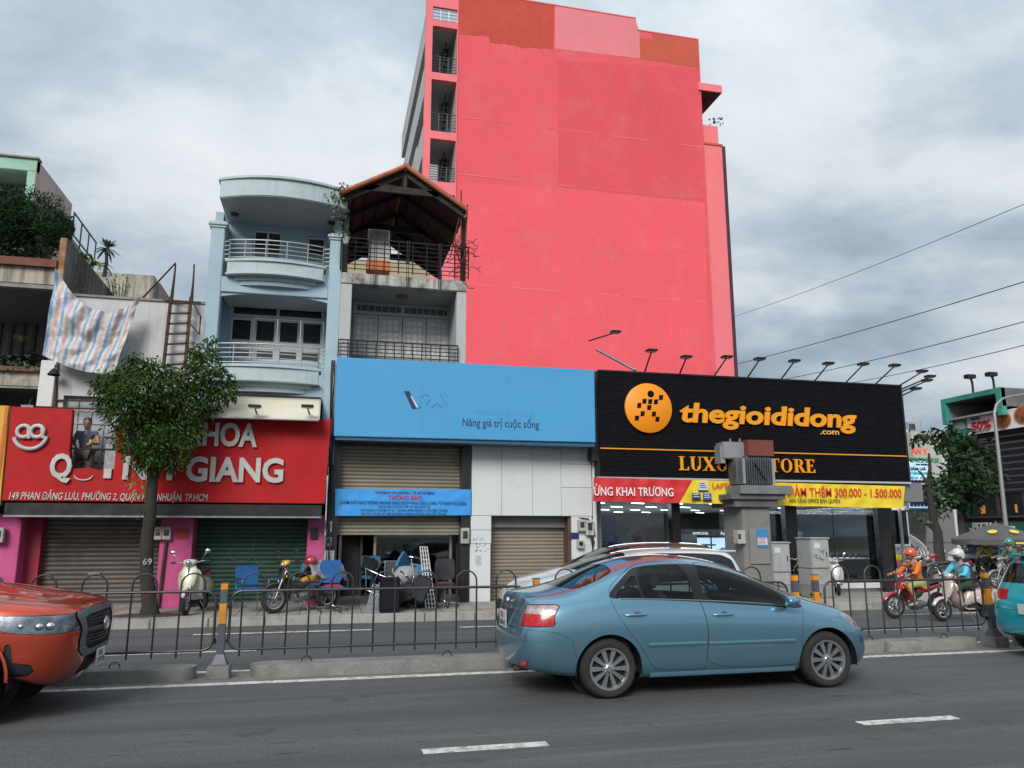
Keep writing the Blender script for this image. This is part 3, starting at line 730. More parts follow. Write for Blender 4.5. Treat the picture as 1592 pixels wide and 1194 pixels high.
# ================================================================== PALE BLUE HOUSE
M_pb = mat('pale_blue_paint', (.31, .43, .50), .8, var=.10, vs=.8, dirt=.35, dcol=(.50, .55, .50), ds=1.1, streak=.3, scol=(.28, .36, .38), bump=.25)
M_pbt = mat('pale_trim', (.41, .49, .51), .8, var=.08, dirt=.35, dcol=(.3, .33, .3), ds=2., streak=.35, scol=(.2, .22, .2))
M_sof = mat('soffit_white', (.42, .42, .43), .9, var=.08)
M_wf = mat('white_window_frame', (.55, .56, .55), .5, var=.08, dirt=.2)
M_ral = mat('white_railing', (.42, .45, .47), .4, .4, var=.1)
BY = 17.9
bh = thing('pale_blue_house', 'pale blue three storey townhouse with curved balconies and a curved roof canopy', 'house', (-1.3, BY, GZ))
lx0, lx1 = P(321, 450, BY).x, P(343, 450, BY).x; rx0, rx1 = P(510, 450, BY).x, P(530, 450, BY).x
zb_ = P(320, 640, BY).z
zL, zR = P(336, 352, BY).z, P(522, 372, BY).z
G().box(lx0, lx1, BY, BY+.35, zb_-1.5, zL).build('pillar', M_pb, bh, bevel=.015)
G().box(rx0, rx1, BY, BY+.35, 3.2, zR).build('pillar', M_pb, bh, bevel=.015)
for (a, b, z) in ((lx0, lx1, zL), (rx0, rx1, zR)):
    for k, (e_, h) in enumerate(((.03, .05), (.06, .06), (.02, .05))): bx('capital', M_pbt, bh, a-e_, b+e_, BY-e_, BY+.35+e_, z-.02+k*.055+.001*k, z-.02+k*.055+h, bevel=.008)
WY3 = 19.2
wx0, wx1 = lx1-.02, rx0+.02
f2, f3, f4 = P(420, 598, BY).z, P(420, 437, BY).z, P(440, 318, WY3).z
# side walls of the recess and back walls
for a, b in ((lx0+.02, lx0+.2), (rx1-.2, rx1-.02)): bx('side_wall', M_pb, bh, a, b, BY+.36, 27, f2-.3, P(440, 312, 17.3).z-.02)
h3 = [RC(393, 358, 438, 402, WY3), RC(477, 368, 506, 408, WY3)]
h2 = [RC(356, 468, 503, 562, WY3)]
holes3 = [(a, b, c, d) for a, b, c, d in h3]; holes2 = [(a, b, c, d) for a, b, c, d in h2]
zc3 = f3+.05
slab_wall(bh, M_pb, lx0+.2, rx1-.2, WY3, WY3+.2, zc3, f4+.2, holes3)
slab_wall(bh, M_pb, lx0+.2, rx1-.2, WY3, WY3+.2, f2-.1, f3-.3, holes2)
for a, b, c, d in h3[:1]: window(bh, a, b, WY3+.06, c, d, M_wf, M_win, 2, 1, .05)
for a, b, c, d in h3[1:]: window(bh, a, b, WY3+.06, c, d, M_wf, M_win, 1, 1, .05)
a, b, c, d = h2[0]; hm = c+(d-c)*.70
window(bh, a, b, WY3+.05, hm+.02, d, M_wf, M_win, 2, 1, .07)
dw = (b-a)/4
for k in range(4):
    f = window(bh, a+k*dw+.01, a+(k+1)*dw-.01, WY3+.05, c, hm, M_wf, M_win, 1, 1, .06, name='door')
    bx('door_panel', M_wf, f, a+k*dw+.06, a+(k+1)*dw-.06, WY3+.06, WY3+.078, c+.26, c+.50)
    for q in range(14): 
        z = c+.55+q*(hm-c-.64)/14; G().obox(((2*a+(2*k+1)*dw)/2, WY3+.068, z), (dw-.15, .03, .012), Matrix.Rotation(.5, 3, 'X')).build('louvre', M_blind, f)
# slabs / soffits
bx('floor_slab', M_sof, bh, lx1, rx0, BY+.02, WY3, f3-.30, f3+.04)
bx('floor_slab', M_sof, bh, lx1, rx0, BY+.02, WY3, f2-.35, f2)
bx('beam', M_pb, bh, lx1+.002, rx0-.002, BY-.0, BY+.2, f3-.32, f3+.03, bevel=.01)
bx('beam', M_pb, bh, lx1+.002, rx0-.002, BY-.0, BY+.2, f2-.36, f2-.01, bevel=.01)
# shallow arched head over the recess of the middle floor
ar = G(); n = 20; pts = []
for k in range(n+1): s = k/n; pts.append((lx1+(rx0-lx1)*s, f3-.30-.12*(2*s-1)**2))
ar.prism([(p[0], p[1]) for p in pts]+[(rx0, f3-.29), (lx1, f3-.29)], BY+.05, BY+.15)
ar.build('arched_head', M_pb, bh)
def balcony(zlo, zhi, bulge, ins0, ins1, zrail):
    a, b = lx1+ins0, rx0-ins1
    def edge(off, n=24, sh=0.): return [(a-sh+(b-a+2*sh)*k/n, BY-off*(1-(2*k/n-1)**2)-.02-.0) for k in range(n+1)]
    def solid(off, z0, z1, nm, m, sh=0., y0=BY+.3):
        e_ = edge(off, sh=sh); pl = [(x, y-(.12 if sh >= 0 else -.0)) for x, y in e_]
        G().prism(pl+[(b+sh, y0), (a-sh, y0)], z0, z1, ax='xy').build(nm, m, bh, bevel=.012, smooth=50)
    solid(bulge, zlo, zhi-.06, 'balcony_parapet', M_pbt)
    solid(bulge+.05, zhi-.06, zhi, 'balcony_ledge', M_pbt, .05)
    solid(bulge+.04, zlo-.002-.04, zlo-.002, 'balcony_moulding', M_pbt, .03)
    solid(bulge*.78, zlo-.14, zlo-.045, 'balcony_moulding', M_pbt, -.15)
    solid(bulge*.6, zlo-.24, zlo-.143, 'balcony_moulding', M_pbt, -.3)
    e_ = edge(bulge-.02, 14); path = [(a+.02, BY+.0, 0)]+[(x, y-.06, 0) for x, y in e_]+[(b-.02, BY+.0, 0)]
    rail(bh, path, zhi+.06, zrail, M_ral, 4, 5, .011, .016)
    for x_0, x_1 in ((lx1, a+.02), (b-.02, rx0)):
        for k in range(5): G().cyl((x_0, BY+.05, zhi+.06+(zrail-zhi-.06)*k/4), (x_1, BY+.0, zhi+.06+(zrail-zhi-.06)*k/4), .011, n=6).build('side_rail', M_ral, bh)
BYb = BY-.35
balcony(P(425, 424, BYb).z, P(425, 403, BYb).z, .20, .12, .12, P(425, 372, BYb).z)
balcony(P(425, 590, BYb).z, P(425, 567, BYb).z, .20, .0, .12, P(425, 534, BYb).z)
# roof canopy: curved slab on top
ca, cb = P(341, 290, 17.6).x, P(541, 300, 17.8).x
zc0, zc1 = P(440, 306, 17.4).z, P(440, 280, 17.4).z
def cano(off, z0, z1, nm, m, sh=0.):
    e_ = [(ca-sh+(cb-ca+2*sh)*k/28, 17.75-off*(1-(2*k/28-1)**2)) for k in range(29)]
    G().prism(e_+[(cb+sh, 23), (ca-sh, 23)], z0, z1, ax='xy').build(nm, m, bh, bevel=.015, smooth=50)
cano(.38, zc0, zc1, 'roof_canopy', M_pbt); cano(.44, zc1+.001, zc1+.06, 'canopy_rim', M_pbt, .05)
cano(.36, zc0-.02, zc0-.001, 'canopy_soffit', M_sof, -.03)
for u, v in ((366, 318), (516, 336)):
    c = P(u, v, 18.6); G().lathe([(0, -.05), (.08, -.05), (.10, 0)], 12, Matrix.Translation((c.x, 18.6, zc0-.02))).build('downlight', M_dark, bh)
c = P(421, 333, WY3); G().sph((c.x, WY3-.05, c.z), .05).build('camera_dome', M_black, bh)
# awning and lower storey behind the red sign
aw = thing('cream_awning', 'cream canvas awning above the red dental sign under the blue house', 'awning', tuple(P(410, 640, 17.4)))
a0, a1 = P(318, 612, 17.75), P(500, 606, 17.75); b0, b1 = P(318, 648, 17.1), P(496, 648, 17.1)
G().grid(lambda s, t: Vector((a0.x+(a1.x-a0.x)*s, 17.85-.9*t, a0.z+(b0.z-a0.z)*t-.03*math.sin(PI*s)*t+.012*math.sin(s*26)*t)), 40, 6).build('canvas', mat('cream_canvas', (.60, .56, .45), .8, var=.06, dirt=.2, dcol=(.4, .35, .25)), aw, smooth=80, solid=.006)
G().cyl((b0.x, 16.95, b0.z-.02), (b1.x, 16.95, b0.z-.02), .022, n=8).build('front_bar', M_ral, aw)
G().cyl((a0.x, 17.85, a0.z+.01), (a1.x, 17.85, a0.z+.01), .03, n=8).build('top_bar', M_black, aw)
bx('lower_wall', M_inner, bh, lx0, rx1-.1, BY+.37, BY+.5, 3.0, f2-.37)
for u in (396, 478):
    hd = P(u, 633, 16.75); bs_ = P(u+4, 655, 17.38)
    wall_lamp('floodlight above the red sign ' + ('left of its twin, in front of the cream awning' if u < 420 else 'near the right end of the cream awning'), (bs_.x, 17.45, P(u, 648, 17.4).z), (hd.x, 16.75, hd.z), m=M_steel)
# ================================================================== GABLE HOUSE (with the bank below)
HY = 17.9
M_gr = mat('grey_render', (.42, .43, .44), .85, var=.1, dirt=.35, dcol=(.3, .3, .28), ds=1.5, streak=.3, bump=.3)
M_flake = mat('flaking_render', (.42, .42, .40), .9, var=.15, dirt=.8, dcol=(.08, .07, .05), ds=2.6, streak=.7, scol=(.07, .06, .045), bump=.8)
gh = thing('gable_house', 'grey townhouse with an open terracotta gable roof over a black railed terrace', 'house', (1.7, HY, GZ))
gx0, gx1 = P(528, 480, HY).x, P(544, 480, HY).x; gx2, gx3 = P(710, 480, HY).x, P(725, 480, HY).x
zt3 = P(630, 432, HY).z; zs3 = P(630, 447, HY).z
zb2 = 5.0
bx('pillar', M_gr, gh, gx0, gx1+.03, HY, HY+.3, zb2, zs3, bevel=.01); bx('pillar', M_gr, gh, gx2, gx3, HY, HY+.3, zb2, zs3, bevel=.01)
bx('terrace_beam', M_flake, gh, gx0, gx3, HY-.03, HY+.3, zs3, zt3+.02, bevel=.012)
bx('terrace_slab', mat('soffit_light', (.36, .36, .35), .9), gh, gx0+.01, gx3-.01, HY+.3, HY+8, zs3+.03, zt3)
bx('side_wall', M_gr, gh, gx0, gx0+.2, HY+.301, HY+8, zb2, zs3+.03); bx('side_wall', M_gr, gh, gx3-.2, gx3, HY+.301, HY+8, 3.8, zs3+.03)
WY2 = 19.4
hw = RC(549, 472, 700, 556, WY2)
slab_wall(gh, mat('grey_recess', (.26, .28, .30), .85, var=.12), gx0+.2, gx3-.2, WY2, WY2+.2, zb2, zs3+.03, [hw])
a, b, c, d = hw; hm = c+(d-c)*.76
M_cur = mat('curtained_glass', (.80, .80, .78), .35, var=.22, vs=2.2)
window(gh, a, b, WY2+.05, hm+.02, d, M_wf, mat('grey_glass', (.16, .17, .18), .2, var=.3), 2, 1, .08)
for k in range(4):
    dw = (b-a)/4; f = window(gh, a+k*dw+.01, a+(k+1)*dw-.01, WY2+.05, c, hm, M_wf, M_cur, 1, 1, .09, name='door')
    for q in range(1, 3): G().box(a+k*dw+.09+(dw-.18)*q/3-.008, a+k*dw+.09+(dw-.18)*q/3+.008, WY2+.03, WY2+.05, c+.1, hm-.1).build('grille_bar', M_wf, f)
    for q in range(1, 6): G().box(a+k*dw+.09, a+(k+1)*dw-.09, WY2+.025, WY2+.03, c+.1+(hm-c-.2)*q/6-.008, c+.1+(hm-c-.2)*q/6+.008).build('grille_bar', M_wf, f)
for k in range(2):
    for q in range(1, 7):
        x = a+(b-a)*k/2+(b-a)/2*q/7; bx('grille_bar', M_wf, gh, x-.008, x+.008, WY2+.03, WY2+.045, hm+.1, d-.08)
p = P(625, 457, 18.7); G().lathe([(0, -.09), (.10, -.08), (.16, -.03), (.17, 0)], 14, Matrix.Translation((p.x, 18.7, zs3+.03))).build('ceiling_lamp', mat('brown_lamp', (.16, .13, .10), .5), gh, smooth=50)
M_brail = mat('black_railing', (.016, .016, .018), .5, .3)
rail(gh, [(P(526, 540, HY-.1).x, HY-.08, 0), (P(712, 540, HY-.1).x, HY-.08, 0)], P(620, 557, HY).z, P(620, 534, HY).z, M_brail, 4, 13, .012, .014)
rail(gh, [(gx0-.03, HY-.05, 0), (gx3+.03, HY-.05, 0)], zt3+.12, P(630, 378, HY).z, M_brail, 7, 9, .012, .016)
for u in (582, 633, 683):
    q = P(u, 430, HY-.12); G().box(q.x-.02, q.x-.005, HY-.12, HY-.09, zt3-.25, P(630, 376, HY).z).box(q.x+.025, q.x+.04, HY-.12, HY-.09, zt3-.25, P(630, 376, HY).z).build('railing_post', M_brail, gh)
# gable roof
RY0, RY1 = 17.5, 22.4
ap, le, re_ = P(631, 262, RY0), P(531, 303, RY0), P(724, 328, RY0)
zE = (le.z+re_.z)/2
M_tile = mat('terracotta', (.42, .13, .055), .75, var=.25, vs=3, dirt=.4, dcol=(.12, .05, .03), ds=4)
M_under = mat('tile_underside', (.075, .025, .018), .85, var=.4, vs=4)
M_timber = mat('dark_timber', (.022, .016, .013), .8, var=.3)
for sgn, ev in ((-1, le), (1, re_)):
    d = Vector((ev.x-ap.x, 0, ev.z-ap.z)); L_ = d.length; d.normalize(); nrm = Vector((-d.z, 0, d.x))*(-1 if sgn < 0 else 1)
    if nrm.z < 0: nrm = -nrm
    ux = d
    # courses of tiles as seen from below: rows running with depth
    nrow = 22
    for r_ in range(nrow):
        a0 = ap+ux*(L_*r_/nrow); a1 = ap+ux*(L_*(r_+1)/nrow+.02)
        g = G(); o1 = nrm*.0; 
        g.add([(a0.x, RY0, a0.z), (a1.x, RY0, a1.z), (a1.x, RY1, a1.z), (a0.x, RY1, a0.z)]+[(a0.x+nrm.x*.035, RY0, a0.z+nrm.z*.035), (a1.x+nrm.x*.02, RY0, a1.z+nrm.z*.02), (a1.x+nrm.x*.02, RY1, a1.z+nrm.z*.02), (a0.x+nrm.x*.035, RY1, a0.z+nrm.z*.035)],
              [(0, 1, 2, 3), (4, 7, 6, 5), (0, 4, 5, 1), (1, 5, 6, 2), (2, 6, 7, 3), (3, 7, 4, 0)])
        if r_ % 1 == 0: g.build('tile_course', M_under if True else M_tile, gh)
    for r_ in range(22):   # verge tiles along the gable edge, each a piece
        a0 = ap+ux*(L_*r_/22-.01)+nrm*.055; a1 = ap+ux*(L_*(r_+1)/22+.03)+nrm*.035
        G().tube([(a0.x, RY0-.02, a0.z), (a1.x, RY0-.02, a1.z)], [.062, .052], 8).build('tile', M_tile, gh, smooth=60)
    # rafters and purlins
    for y in (RY0+.12, 18.8, 20.1, 21.3, 22.3):
        G().bar((ap.x, y, ap.z-.08), (ev.x, y, ev.z-.08), .07, .13).build('rafter', M_timber, gh)
    for f in (.18, .38, .58, .78, .96):
        q = ap.lerp(ev, f); G().bar((q.x, RY0+.05, q.z-.02), (q.x, RY1, q.z-.02), .06, .07).build('purlin', M_timber, gh)
for i in range(14): 
    y = RY0+.35*i; G().tube([(ap.x, y, ap.z+.05), (ap.x, y+.38, ap.z+.06)], [.10, .085], 8).build('ridge_tile', M_tile, gh, smooth=60)
for y in (RY0+.12, 20.1, 22.3):
    zc = le.z+.30
    xa = ap.x+(le.x-ap.x)*(ap.z-zc)/(ap.z-le.z); xb = ap.x+(re_.x-ap.x)*(ap.z-zc)/(ap.z-re_.z)
    G().bar((xa, y, zc), (xb, y, zc), .07, .14).build('tie_beam', M_timber, gh)
    G().bar((ap.x, y, zc), (ap.x, y, ap.z-.1), .08, .10, (0, 1, 0)).build('king_post', M_timber, gh)
    for s, ev in ((-1, le), (1, re_)):
        q = ap.lerp(ev, .42); G().bar((ap.x, y, zc+.05), (q.x, y, q.z-.1), .06, .09).build('strut', M_timber, gh)
for x_, y_ in ((gx0+.08, HY+.1), (gx3-.08, HY+.1), (gx0+.08, 22.2), (gx3-.08, 22.2)):
    G().box(x_-.06, x_+.06, y_-.06, y_+.06, zt3, zE-.02).build('roof_post', M_timber, gh)
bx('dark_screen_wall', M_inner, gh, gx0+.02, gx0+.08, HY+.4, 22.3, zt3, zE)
bx('rear_wall', mat('pale_yellow_wall', (.36, .31, .20), .85, dirt=.3, dcol=(.3, .25, .15)), gh, gx0, gx3, 25.4, 25.5, zt3, P(640, 411, 25.4).z)
bx('rear_floor', M_conc, gh, gx0, gx3, HY+8, 25.4, zt3-.2, zt3)
# air louvre, white cupboard and orange crate on the terrace
tb = thing('white_cupboard', 'white cupboard with a louvred top standing on the roof terrace', 'cupboard', tuple(P(588, 420, 18.9)))
x0, x1, z0, z1 = RC(573, 376, 606, 422, 18.9); bx('body', M_white, tb, x0, x1, 18.9, 19.4, zt3, z1-.0, bevel=.01)
x0, x1, z0, z1 = RC(572, 357, 606, 375, 18.8); f = bx('louvre_frame', M_wf, tb, x0, x1, 18.8, 19.4, z0, z1)
for k in range(7): G().obox(((x0+x1)/2, 18.79, z0+.04+(z1-z0-.08)*k/6), (x1-x0-.06, .03, .02), Matrix.Rotation(.6, 3, 'X')).build('slat', M_conc, f)
cr = bx('orange_crate', mat('orange_plastic', (.62, .16, .03), .5), None, *RC(570, 404, 607, 420, 18.5)[:2], 18.5, 18.8, *RC(570, 404, 607, 420, 18.5)[2:], bevel=.01); tag(cr, 'orange crate in front of the white cupboard on the roof terrace', 'crate')
# cables and brackets at the right roof corner
cc = thing('cable_tangle', 'tangle of black cables and satellite brackets at the right corner of the roof terrace', 'cables', tuple(P(720, 400, 17.7)))
gq = G()
for k in range(26):
    p0 = P(715+random.uniform(-8, 12), 378+random.uniform(-10, 45), 17.7); pts = [p0]
    for j in range(6): pts.append(pts[-1]+Vector((random.uniform(-.12, .12), random.uniform(-.06, .06), random.uniform(-.14, .10))))
    gq.tube(pts, .009, 5)
gq.build('cable_bundle', M_wire, cc, smooth=60, kind='stuff')
for (u0, v0, u1, v1) in ((717, 380, 717, 296), (722, 400, 727, 318), (700, 400, 716, 330), (716, 410, 730, 384)): G().cyl(P(u0, v0, 17.7), P(u1, v1, 17.7), .018, n=6).build('rod', M_rust, cc)
# ================================================================== BANK below: black frame, shutter, dark interior
bk = thing('closed_bank', 'closed bank front with a half raised beige shutter and dark interior', 'shop', (1.7, FP, GZ))
M_bf = mat('bank_black_frame', (.016, .016, .018), .35, var=.3, dirt=.25, dcol=(.05, .05, .05))
bl, b0, b1, br = xs(505), xs(523), xs(716), xs(731)
zh = P(620, 692, FP).z; zbot = P(620, 828, FP+.3).z; zsign = P(620, 680, FP).z
bx('pillar', M_bf, bk, bl, b0, FP, FP+.5, GZ, 5.0); bx('pillar', M_bf, bk, b1, br-.005, FP, FP+.5, GZ, 5.0)
bx('header', M_bf, bk, b0, b1, FP+.02, FP+.5, zh, 5.0)
sgn_text('153 PHAN ĐĂNG LƯU - P. 2 - QUẬN PHÚ NHUẬN', 553, 693, 700, 8, FP+.02, mat('old_gold', (.12, .10, .06), .5), bk, ext=.006, off=.006, name='address_lettering')
shutter_slats(M_sh3, bk, b0+.002, b1-.002, FP+.25, zbot, zh, .085)
bx('shutter_bar', M_sh3, bk, b0+.01, b1-.01, FP+.24, FP+.29, zbot-.05, zbot)
# room
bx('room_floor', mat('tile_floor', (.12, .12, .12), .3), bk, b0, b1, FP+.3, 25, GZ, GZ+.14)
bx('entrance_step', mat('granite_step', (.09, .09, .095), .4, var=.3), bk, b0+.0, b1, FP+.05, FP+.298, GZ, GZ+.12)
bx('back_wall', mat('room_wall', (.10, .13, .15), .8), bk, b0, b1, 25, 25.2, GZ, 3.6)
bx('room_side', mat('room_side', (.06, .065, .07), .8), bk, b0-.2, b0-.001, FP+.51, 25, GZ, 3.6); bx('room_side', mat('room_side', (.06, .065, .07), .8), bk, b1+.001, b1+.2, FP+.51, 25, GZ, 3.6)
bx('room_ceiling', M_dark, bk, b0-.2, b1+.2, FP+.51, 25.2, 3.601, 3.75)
M_sg = glass_mat('shop_glass', (.80, .86, .88), .92)
xg = P(582, 870, FP+.6).x
bx('glass_front', M_sg, bk, xg, b1-.02, FP+.60, FP+.61, GZ+.14, zbot+.3)
for u in (528, 561, 582, 700): 
    q = P(u, 870, FP+.6).x; bx('door_frame', M_steel if u != 561 else M_dark, bk, q-.03, q+.03, FP+.57, FP+.64, GZ+.14, zbot+.3)
bx('black_panel', M_inner, bk, P(531, 870, FP+.7).x, P(558, 870, FP+.7).x, FP+.7, FP+.75, GZ+.14, zbot+.3)
meter(722, 833, FP, .20, .36, bk); meter(510, 819, FP, .17, .26, bk); meter(511, 842, FP, .12, .2, bk)
M_paper = mat('paper', (.55, .57, .60), .7, var=.05)
def notice(u, v, w_, h_, y, lab, tilt=0.):
    c = P(u, v, y); o = G().obox((c.x, y, c.z), (w_, .004, h_), Matrix.Rotation(tilt, 3, 'Y')).build('paper_notice', M_paper, None)
    tag(o, lab, 'notice'); t = text('THÔNG BÁO', .03, M_text_navy, None, (c.x-w_*.3, y-.004, c.z+h_*.32), ext=.001, width=w_*.6); t.parent = o
    g = G()
    for k in range(9): g.box(c.x-w_*.38, c.x+w_*(.38-random.uniform(0, .15)), y-.0045, y-.0035, c.z+h_*(.22-.07*k), c.z+h_*(.24-.07*k))
    r = g.build('print_lines', mat('print_grey', (.2, .2, .25), .7), None); r.parent = o
notice(512, 868, .2, .34, FP-.004, 'white paper notice taped to the black pillar left of the bank entrance')
notice(744, 872, .19, .26, FP-.03, 'white paper notice taped to the white pillar right of the bank entrance', .03)
# blue sign
BS = 17.3
M_bs = mat('blue_sign', (.07, .31, .57), .45, spec=.3, var=.06, vs=.5, dirt=.12, dcol=(.12, .33, .5), streak=.10, scol=(.07, .25, .45))
bs_t = thing('blue_bank_sign', 'wide light blue bank sign with the slogan under its removed logo', 'sign', tuple(P(720, 680, BS)))
pl = [P(u, v, BS) for u, v in ((524, 555), (924, 575), (926, 688), (519, 678))]
G().prism([(p.x, p.z) for p in pl], BS, BS+.35).build('board', M_bs, bs_t, bevel=.012)
for k in (1, 2):
    q = P(524+133*k, 600, BS); bx('seam_strip', mat('blue_seam', (.075, .28, .50), .5), bs_t, q.x-.004, q.x+.004, BS-.0025, BS, P(700, 680, BS).z+.03, P(700, 566, BS).z-.03)
pu = [P(u, v, BS) for u, v in ((521, 679), (926, 689))]
bx('lower_trim', mat('trim_dark_blue', (.03, .09, .16), .5), bs_t, pu[0].x, pu[1].x, BS+.05, BS+.5, pu[1].z-.08, pu[1].z-.003)
sgn_text('Nâng giá trị cuộc sống', 719, 662, 838, 12, BS, M_text_navy, bs_t, ext=.003, off=.0, name='slogan_lettering')
q = [P(u, v, BS) for u, v in ((628, 608), (636, 608), (650, 635), (641, 636))]
G().prism([(p.x, p.z) for p in q], BS-.006, BS-.0005).build('logo_stroke', M_text_navy, bs_t)
q = [P(u, v, BS) for u, v in ((638, 616), (640, 616), (650, 632), (648, 635))]
G().prism([(p.x, p.z) for p in q], BS-.009, BS-.0065).build('logo_white_stripe', M_paper, bs_t)  # white stripe printed on the logo stroke
g = G()
for u, v, du, dv in ((653, 618, 6, -4), (660, 613, 7, 3), (667, 622, -5, 8), (671, 634, 7, -6), (680, 628, 8, 6), (684, 612, 5, 9), (690, 624, 6, 8), (650, 628, 5, 7), (655, 632, -4, 3), (694, 616, -3, -5)):
    p0, p1 = P(u, v, BS-.003), P(u+du, v+dv, BS-.003); g.bar(p0, p1, .004, .016, (0, 1, 0))
for k in range(18):
    u = 740+k*5.2; p0, p1 = P(u, 639+k*.2, BS-.003), P(u+random.uniform(1.5, 3.5), 643+k*.25+random.uniform(-2, 3), BS-.003); g.bar(p0, p1, .003, .006, (0, 1, 0))
g.build('logo_residue', mat('logo_residue', (.035, .14, .30), .5), bs_t)
# banner on the shutter
def banner_cloth(name, lab, u0, u1, v00, v01, v10, v11, y, m, wav=.012, waves=3., nx=60):
    A, B_, Cc, D_ = P(u0, v00, y), P(u1, v01, y), P(u1, v11, y), P(u0, v10, y)
    def fn(s, t):
        p = A.lerp(B_, s).lerp(D_.lerp(Cc, s), t)
        f = wav*(math.sin(s*waves*7+t*3)+.7*math.sin(s*waves*3.1-t*5+1))*(.3+.7*math.sin(PI*t))+wav*2.2*mnoise.noise(Vector((s*9, t*3+s*4, u0*.1)))
        return p+Vector((0, -abs(f)*.9, 0))
    t = thing(name, lab, 'banner', tuple(P((u0+u1)/2, (v10+v11)/2, y)))
    G().grid(fn, nx, 8).build('cloth', m, t, smooth=80)
    return t, fn
M_bb = mat('blue_banner', (.04, .30, .74), .5, var=.08)
bt, bfn = banner_cloth('blue_banner', 'light blue closing notice banner with red heading tied across the bank shutter', 521, 732, 760, 761, 802, 801, FP-.06, M_bb, .010)
by_ = FP-.06-.035
M_tr = mat('red_lettering', (.50, .02, .02), .5, var=0)
for body, u0, u1, v, cap, mm in (('VIETINBANK CHI NHÁNH 2 - TP. HỒ CHÍ MINH', 583, 675, 767, 3.6, M_text_navy), ('THÔNG BÁO', 603, 656, 776, 6.5, M_tr), ('CHẤM DỨT HOẠT ĐỘNG PHÒNG GIAO DỊCH PHAN XÍCH LONG TỪ NGÀY 01.12.2025', 528, 725, 783, 4.6, M_text_navy),
                                 ('QUÝ KHÁCH VUI LÒNG LIÊN HỆ GIAO DỊCH TẠI', 588, 668, 788.5, 3., M_text_navy), ('CHI NHÁNH 2 TP.HCM, SỐ 162 - 164 PHAN ĐÌNH PHÙNG, P. CẦU KIỆU, TP.HCM', 560, 695, 794, 3., M_text_navy), ('PGD PHÚ NHUẬN SỐ 168B PHAN ĐÌNH PHÙNG, PHƯỜNG CẦU KIỆU, TP.HCM', 561, 693, 799.5, 3., M_text_navy)):
    sgn_text(body, u0, v, u1, cap, by_, mm, bt, ext=.001, off=.003 if cap > 5 else .0012)
# ================================================================== WHITE PANEL FRONT
pn = thing('white_panel_shop', 'white panel clad shop front with a beige garage shutter under the blue sign', 'shop', (5, FP, GZ))
M_pan = mat('white_cladding', (.58, .61, .62), .5, var=.05, vs=.7, dirt=.18, dcol=(.36, .37, .37), ds=1.3, streak=.15)
PY = FP-.03
for (u0, v0, u1, v1) in ((733, 670, 780, 802), (780, 670, 828, 802), (828, 670, 873, 802), (873, 670, 921, 720), (873, 720, 921, 757), (873, 757, 921, 802),
                         (732, 802, 764, 824), (732, 824, 764, 845), (731, 845, 763, 932), (888, 802, 920, 870), (888, 870, 919, 928)):
    x0, x1, z0, z1 = RC(u0, v0, u1, v1, PY)
    if v1 > 920: z0 = GZ
    xo = P(u0, 800, PY).x; xe = P(u1, 800, PY).x
    if v0 == 670: z1 = P(820, 680, PY).z
    else: z1 = P(820, v0, PY).z
    if v1 <= 920: z0 = P(820, v1, PY).z
    bx('panel', M_pan, pn, xo+.004, xe-.004, PY+random.uniform(-.004, .004), PY+.05, z0+.004, z1-.004, bevel=.004)
xa, xb, xc, xd = P(731, 800, PY).x, P(764, 800, PY).x, P(888, 800, PY).x, P(921, 800, PY).x
zo = P(820, 803, PY).z
bx('wall_core', mat('joint_grey', (.16, .165, .17), .8), pn, xa, xb-.002, PY+.051, FP+.6, GZ, 5.2); bx('wall_core', MATS['joint_grey'], pn, xc+.002, xd, PY+.051, FP+.6, GZ, 5.2)
bx('lintel', MATS['joint_grey'], pn, xb-.002, xc+.002, PY+.051, FP+.6, zo+.002, 5.2)
zsh = P(820, 820, FP+.4).z
bx('shutter_box', mat('shutter_box', (.20, .195, .185), .6, dirt=.3), pn, xb, xc, FP+.3, FP+.5, zsh, zo)
shutter_slats(M_sh3, pn, xb, xc-.06, FP+.42, GZ, zsh, .085)
bx('shutter_guide', mat('guide_brown', (.10, .05, .04), .6), pn, xc-.06, xc-.001, FP+.05, FP+.45, GZ, zo)
for k in range(22):
    q = P(735+random.uniform(0, 24), random.choice([838, 846, 850, 855, 857])+random.uniform(-2, 2), PY-.003)
    G().obox((q.x, PY-.008, q.z), (.03, .004, .012), Matrix.Rotation(random.uniform(-1, 1), 3, 'Y')).build('tape_scrap', M_dark, pn)
meter(903, 817, PY, .18, .28, pn); meter(915, 820, PY, .20, .38, pn, mat('meter_white', (.45, .46, .44), .5)); meter(901, 846, PY, .16, .2, pn)
x0, x1, z0, z1 = RC(886, 828, 900, 838, PY-.01); np_ = bx('number_plate', M_text_navy, pn, x0, x1, PY-.02, PY-.01, z0, z1)
G().cyl((P(924, 740, PY).x, PY+.02, 3.6), (P(924, 740, PY).x, PY+.02, GZ), .055, n=10).build('drain_pipe', M_pan, pn, smooth=60)
g = G()
for k in range(9):
    p0 = P(905+random.uniform(-6, 10), 806+random.uniform(-3, 3), PY-.08); q = P(922+random.uniform(-2, 4), 812+random.uniform(0, 60), PY-.06); md = (p0+q)/2+Vector((0, -.05, .12))
    g.tube([p0, p0.lerp(md, .6), md, md.lerp(q, .6), q], .010, 5)
g.build('cable', M_wire, pn, smooth=60)
# street cable bundles between red shop and bank
cbn = thing('cable_bundle', 'bundle of black cables hanging down the black pillar left of the bank', 'cables', tuple(P(514, 900, FP-.1)))
for k in range(7):
    pts = []; ph = random.uniform(0, 6)
    for j in range(14):
        v = 560+j*26; q = P(518-j*.7+3*math.sin(j*.9+ph), v, FP-.08-.02*k); pts.append(q)
    G().tube(pts, .011, 5).build('cable', M_wire, cbn, smooth=60)
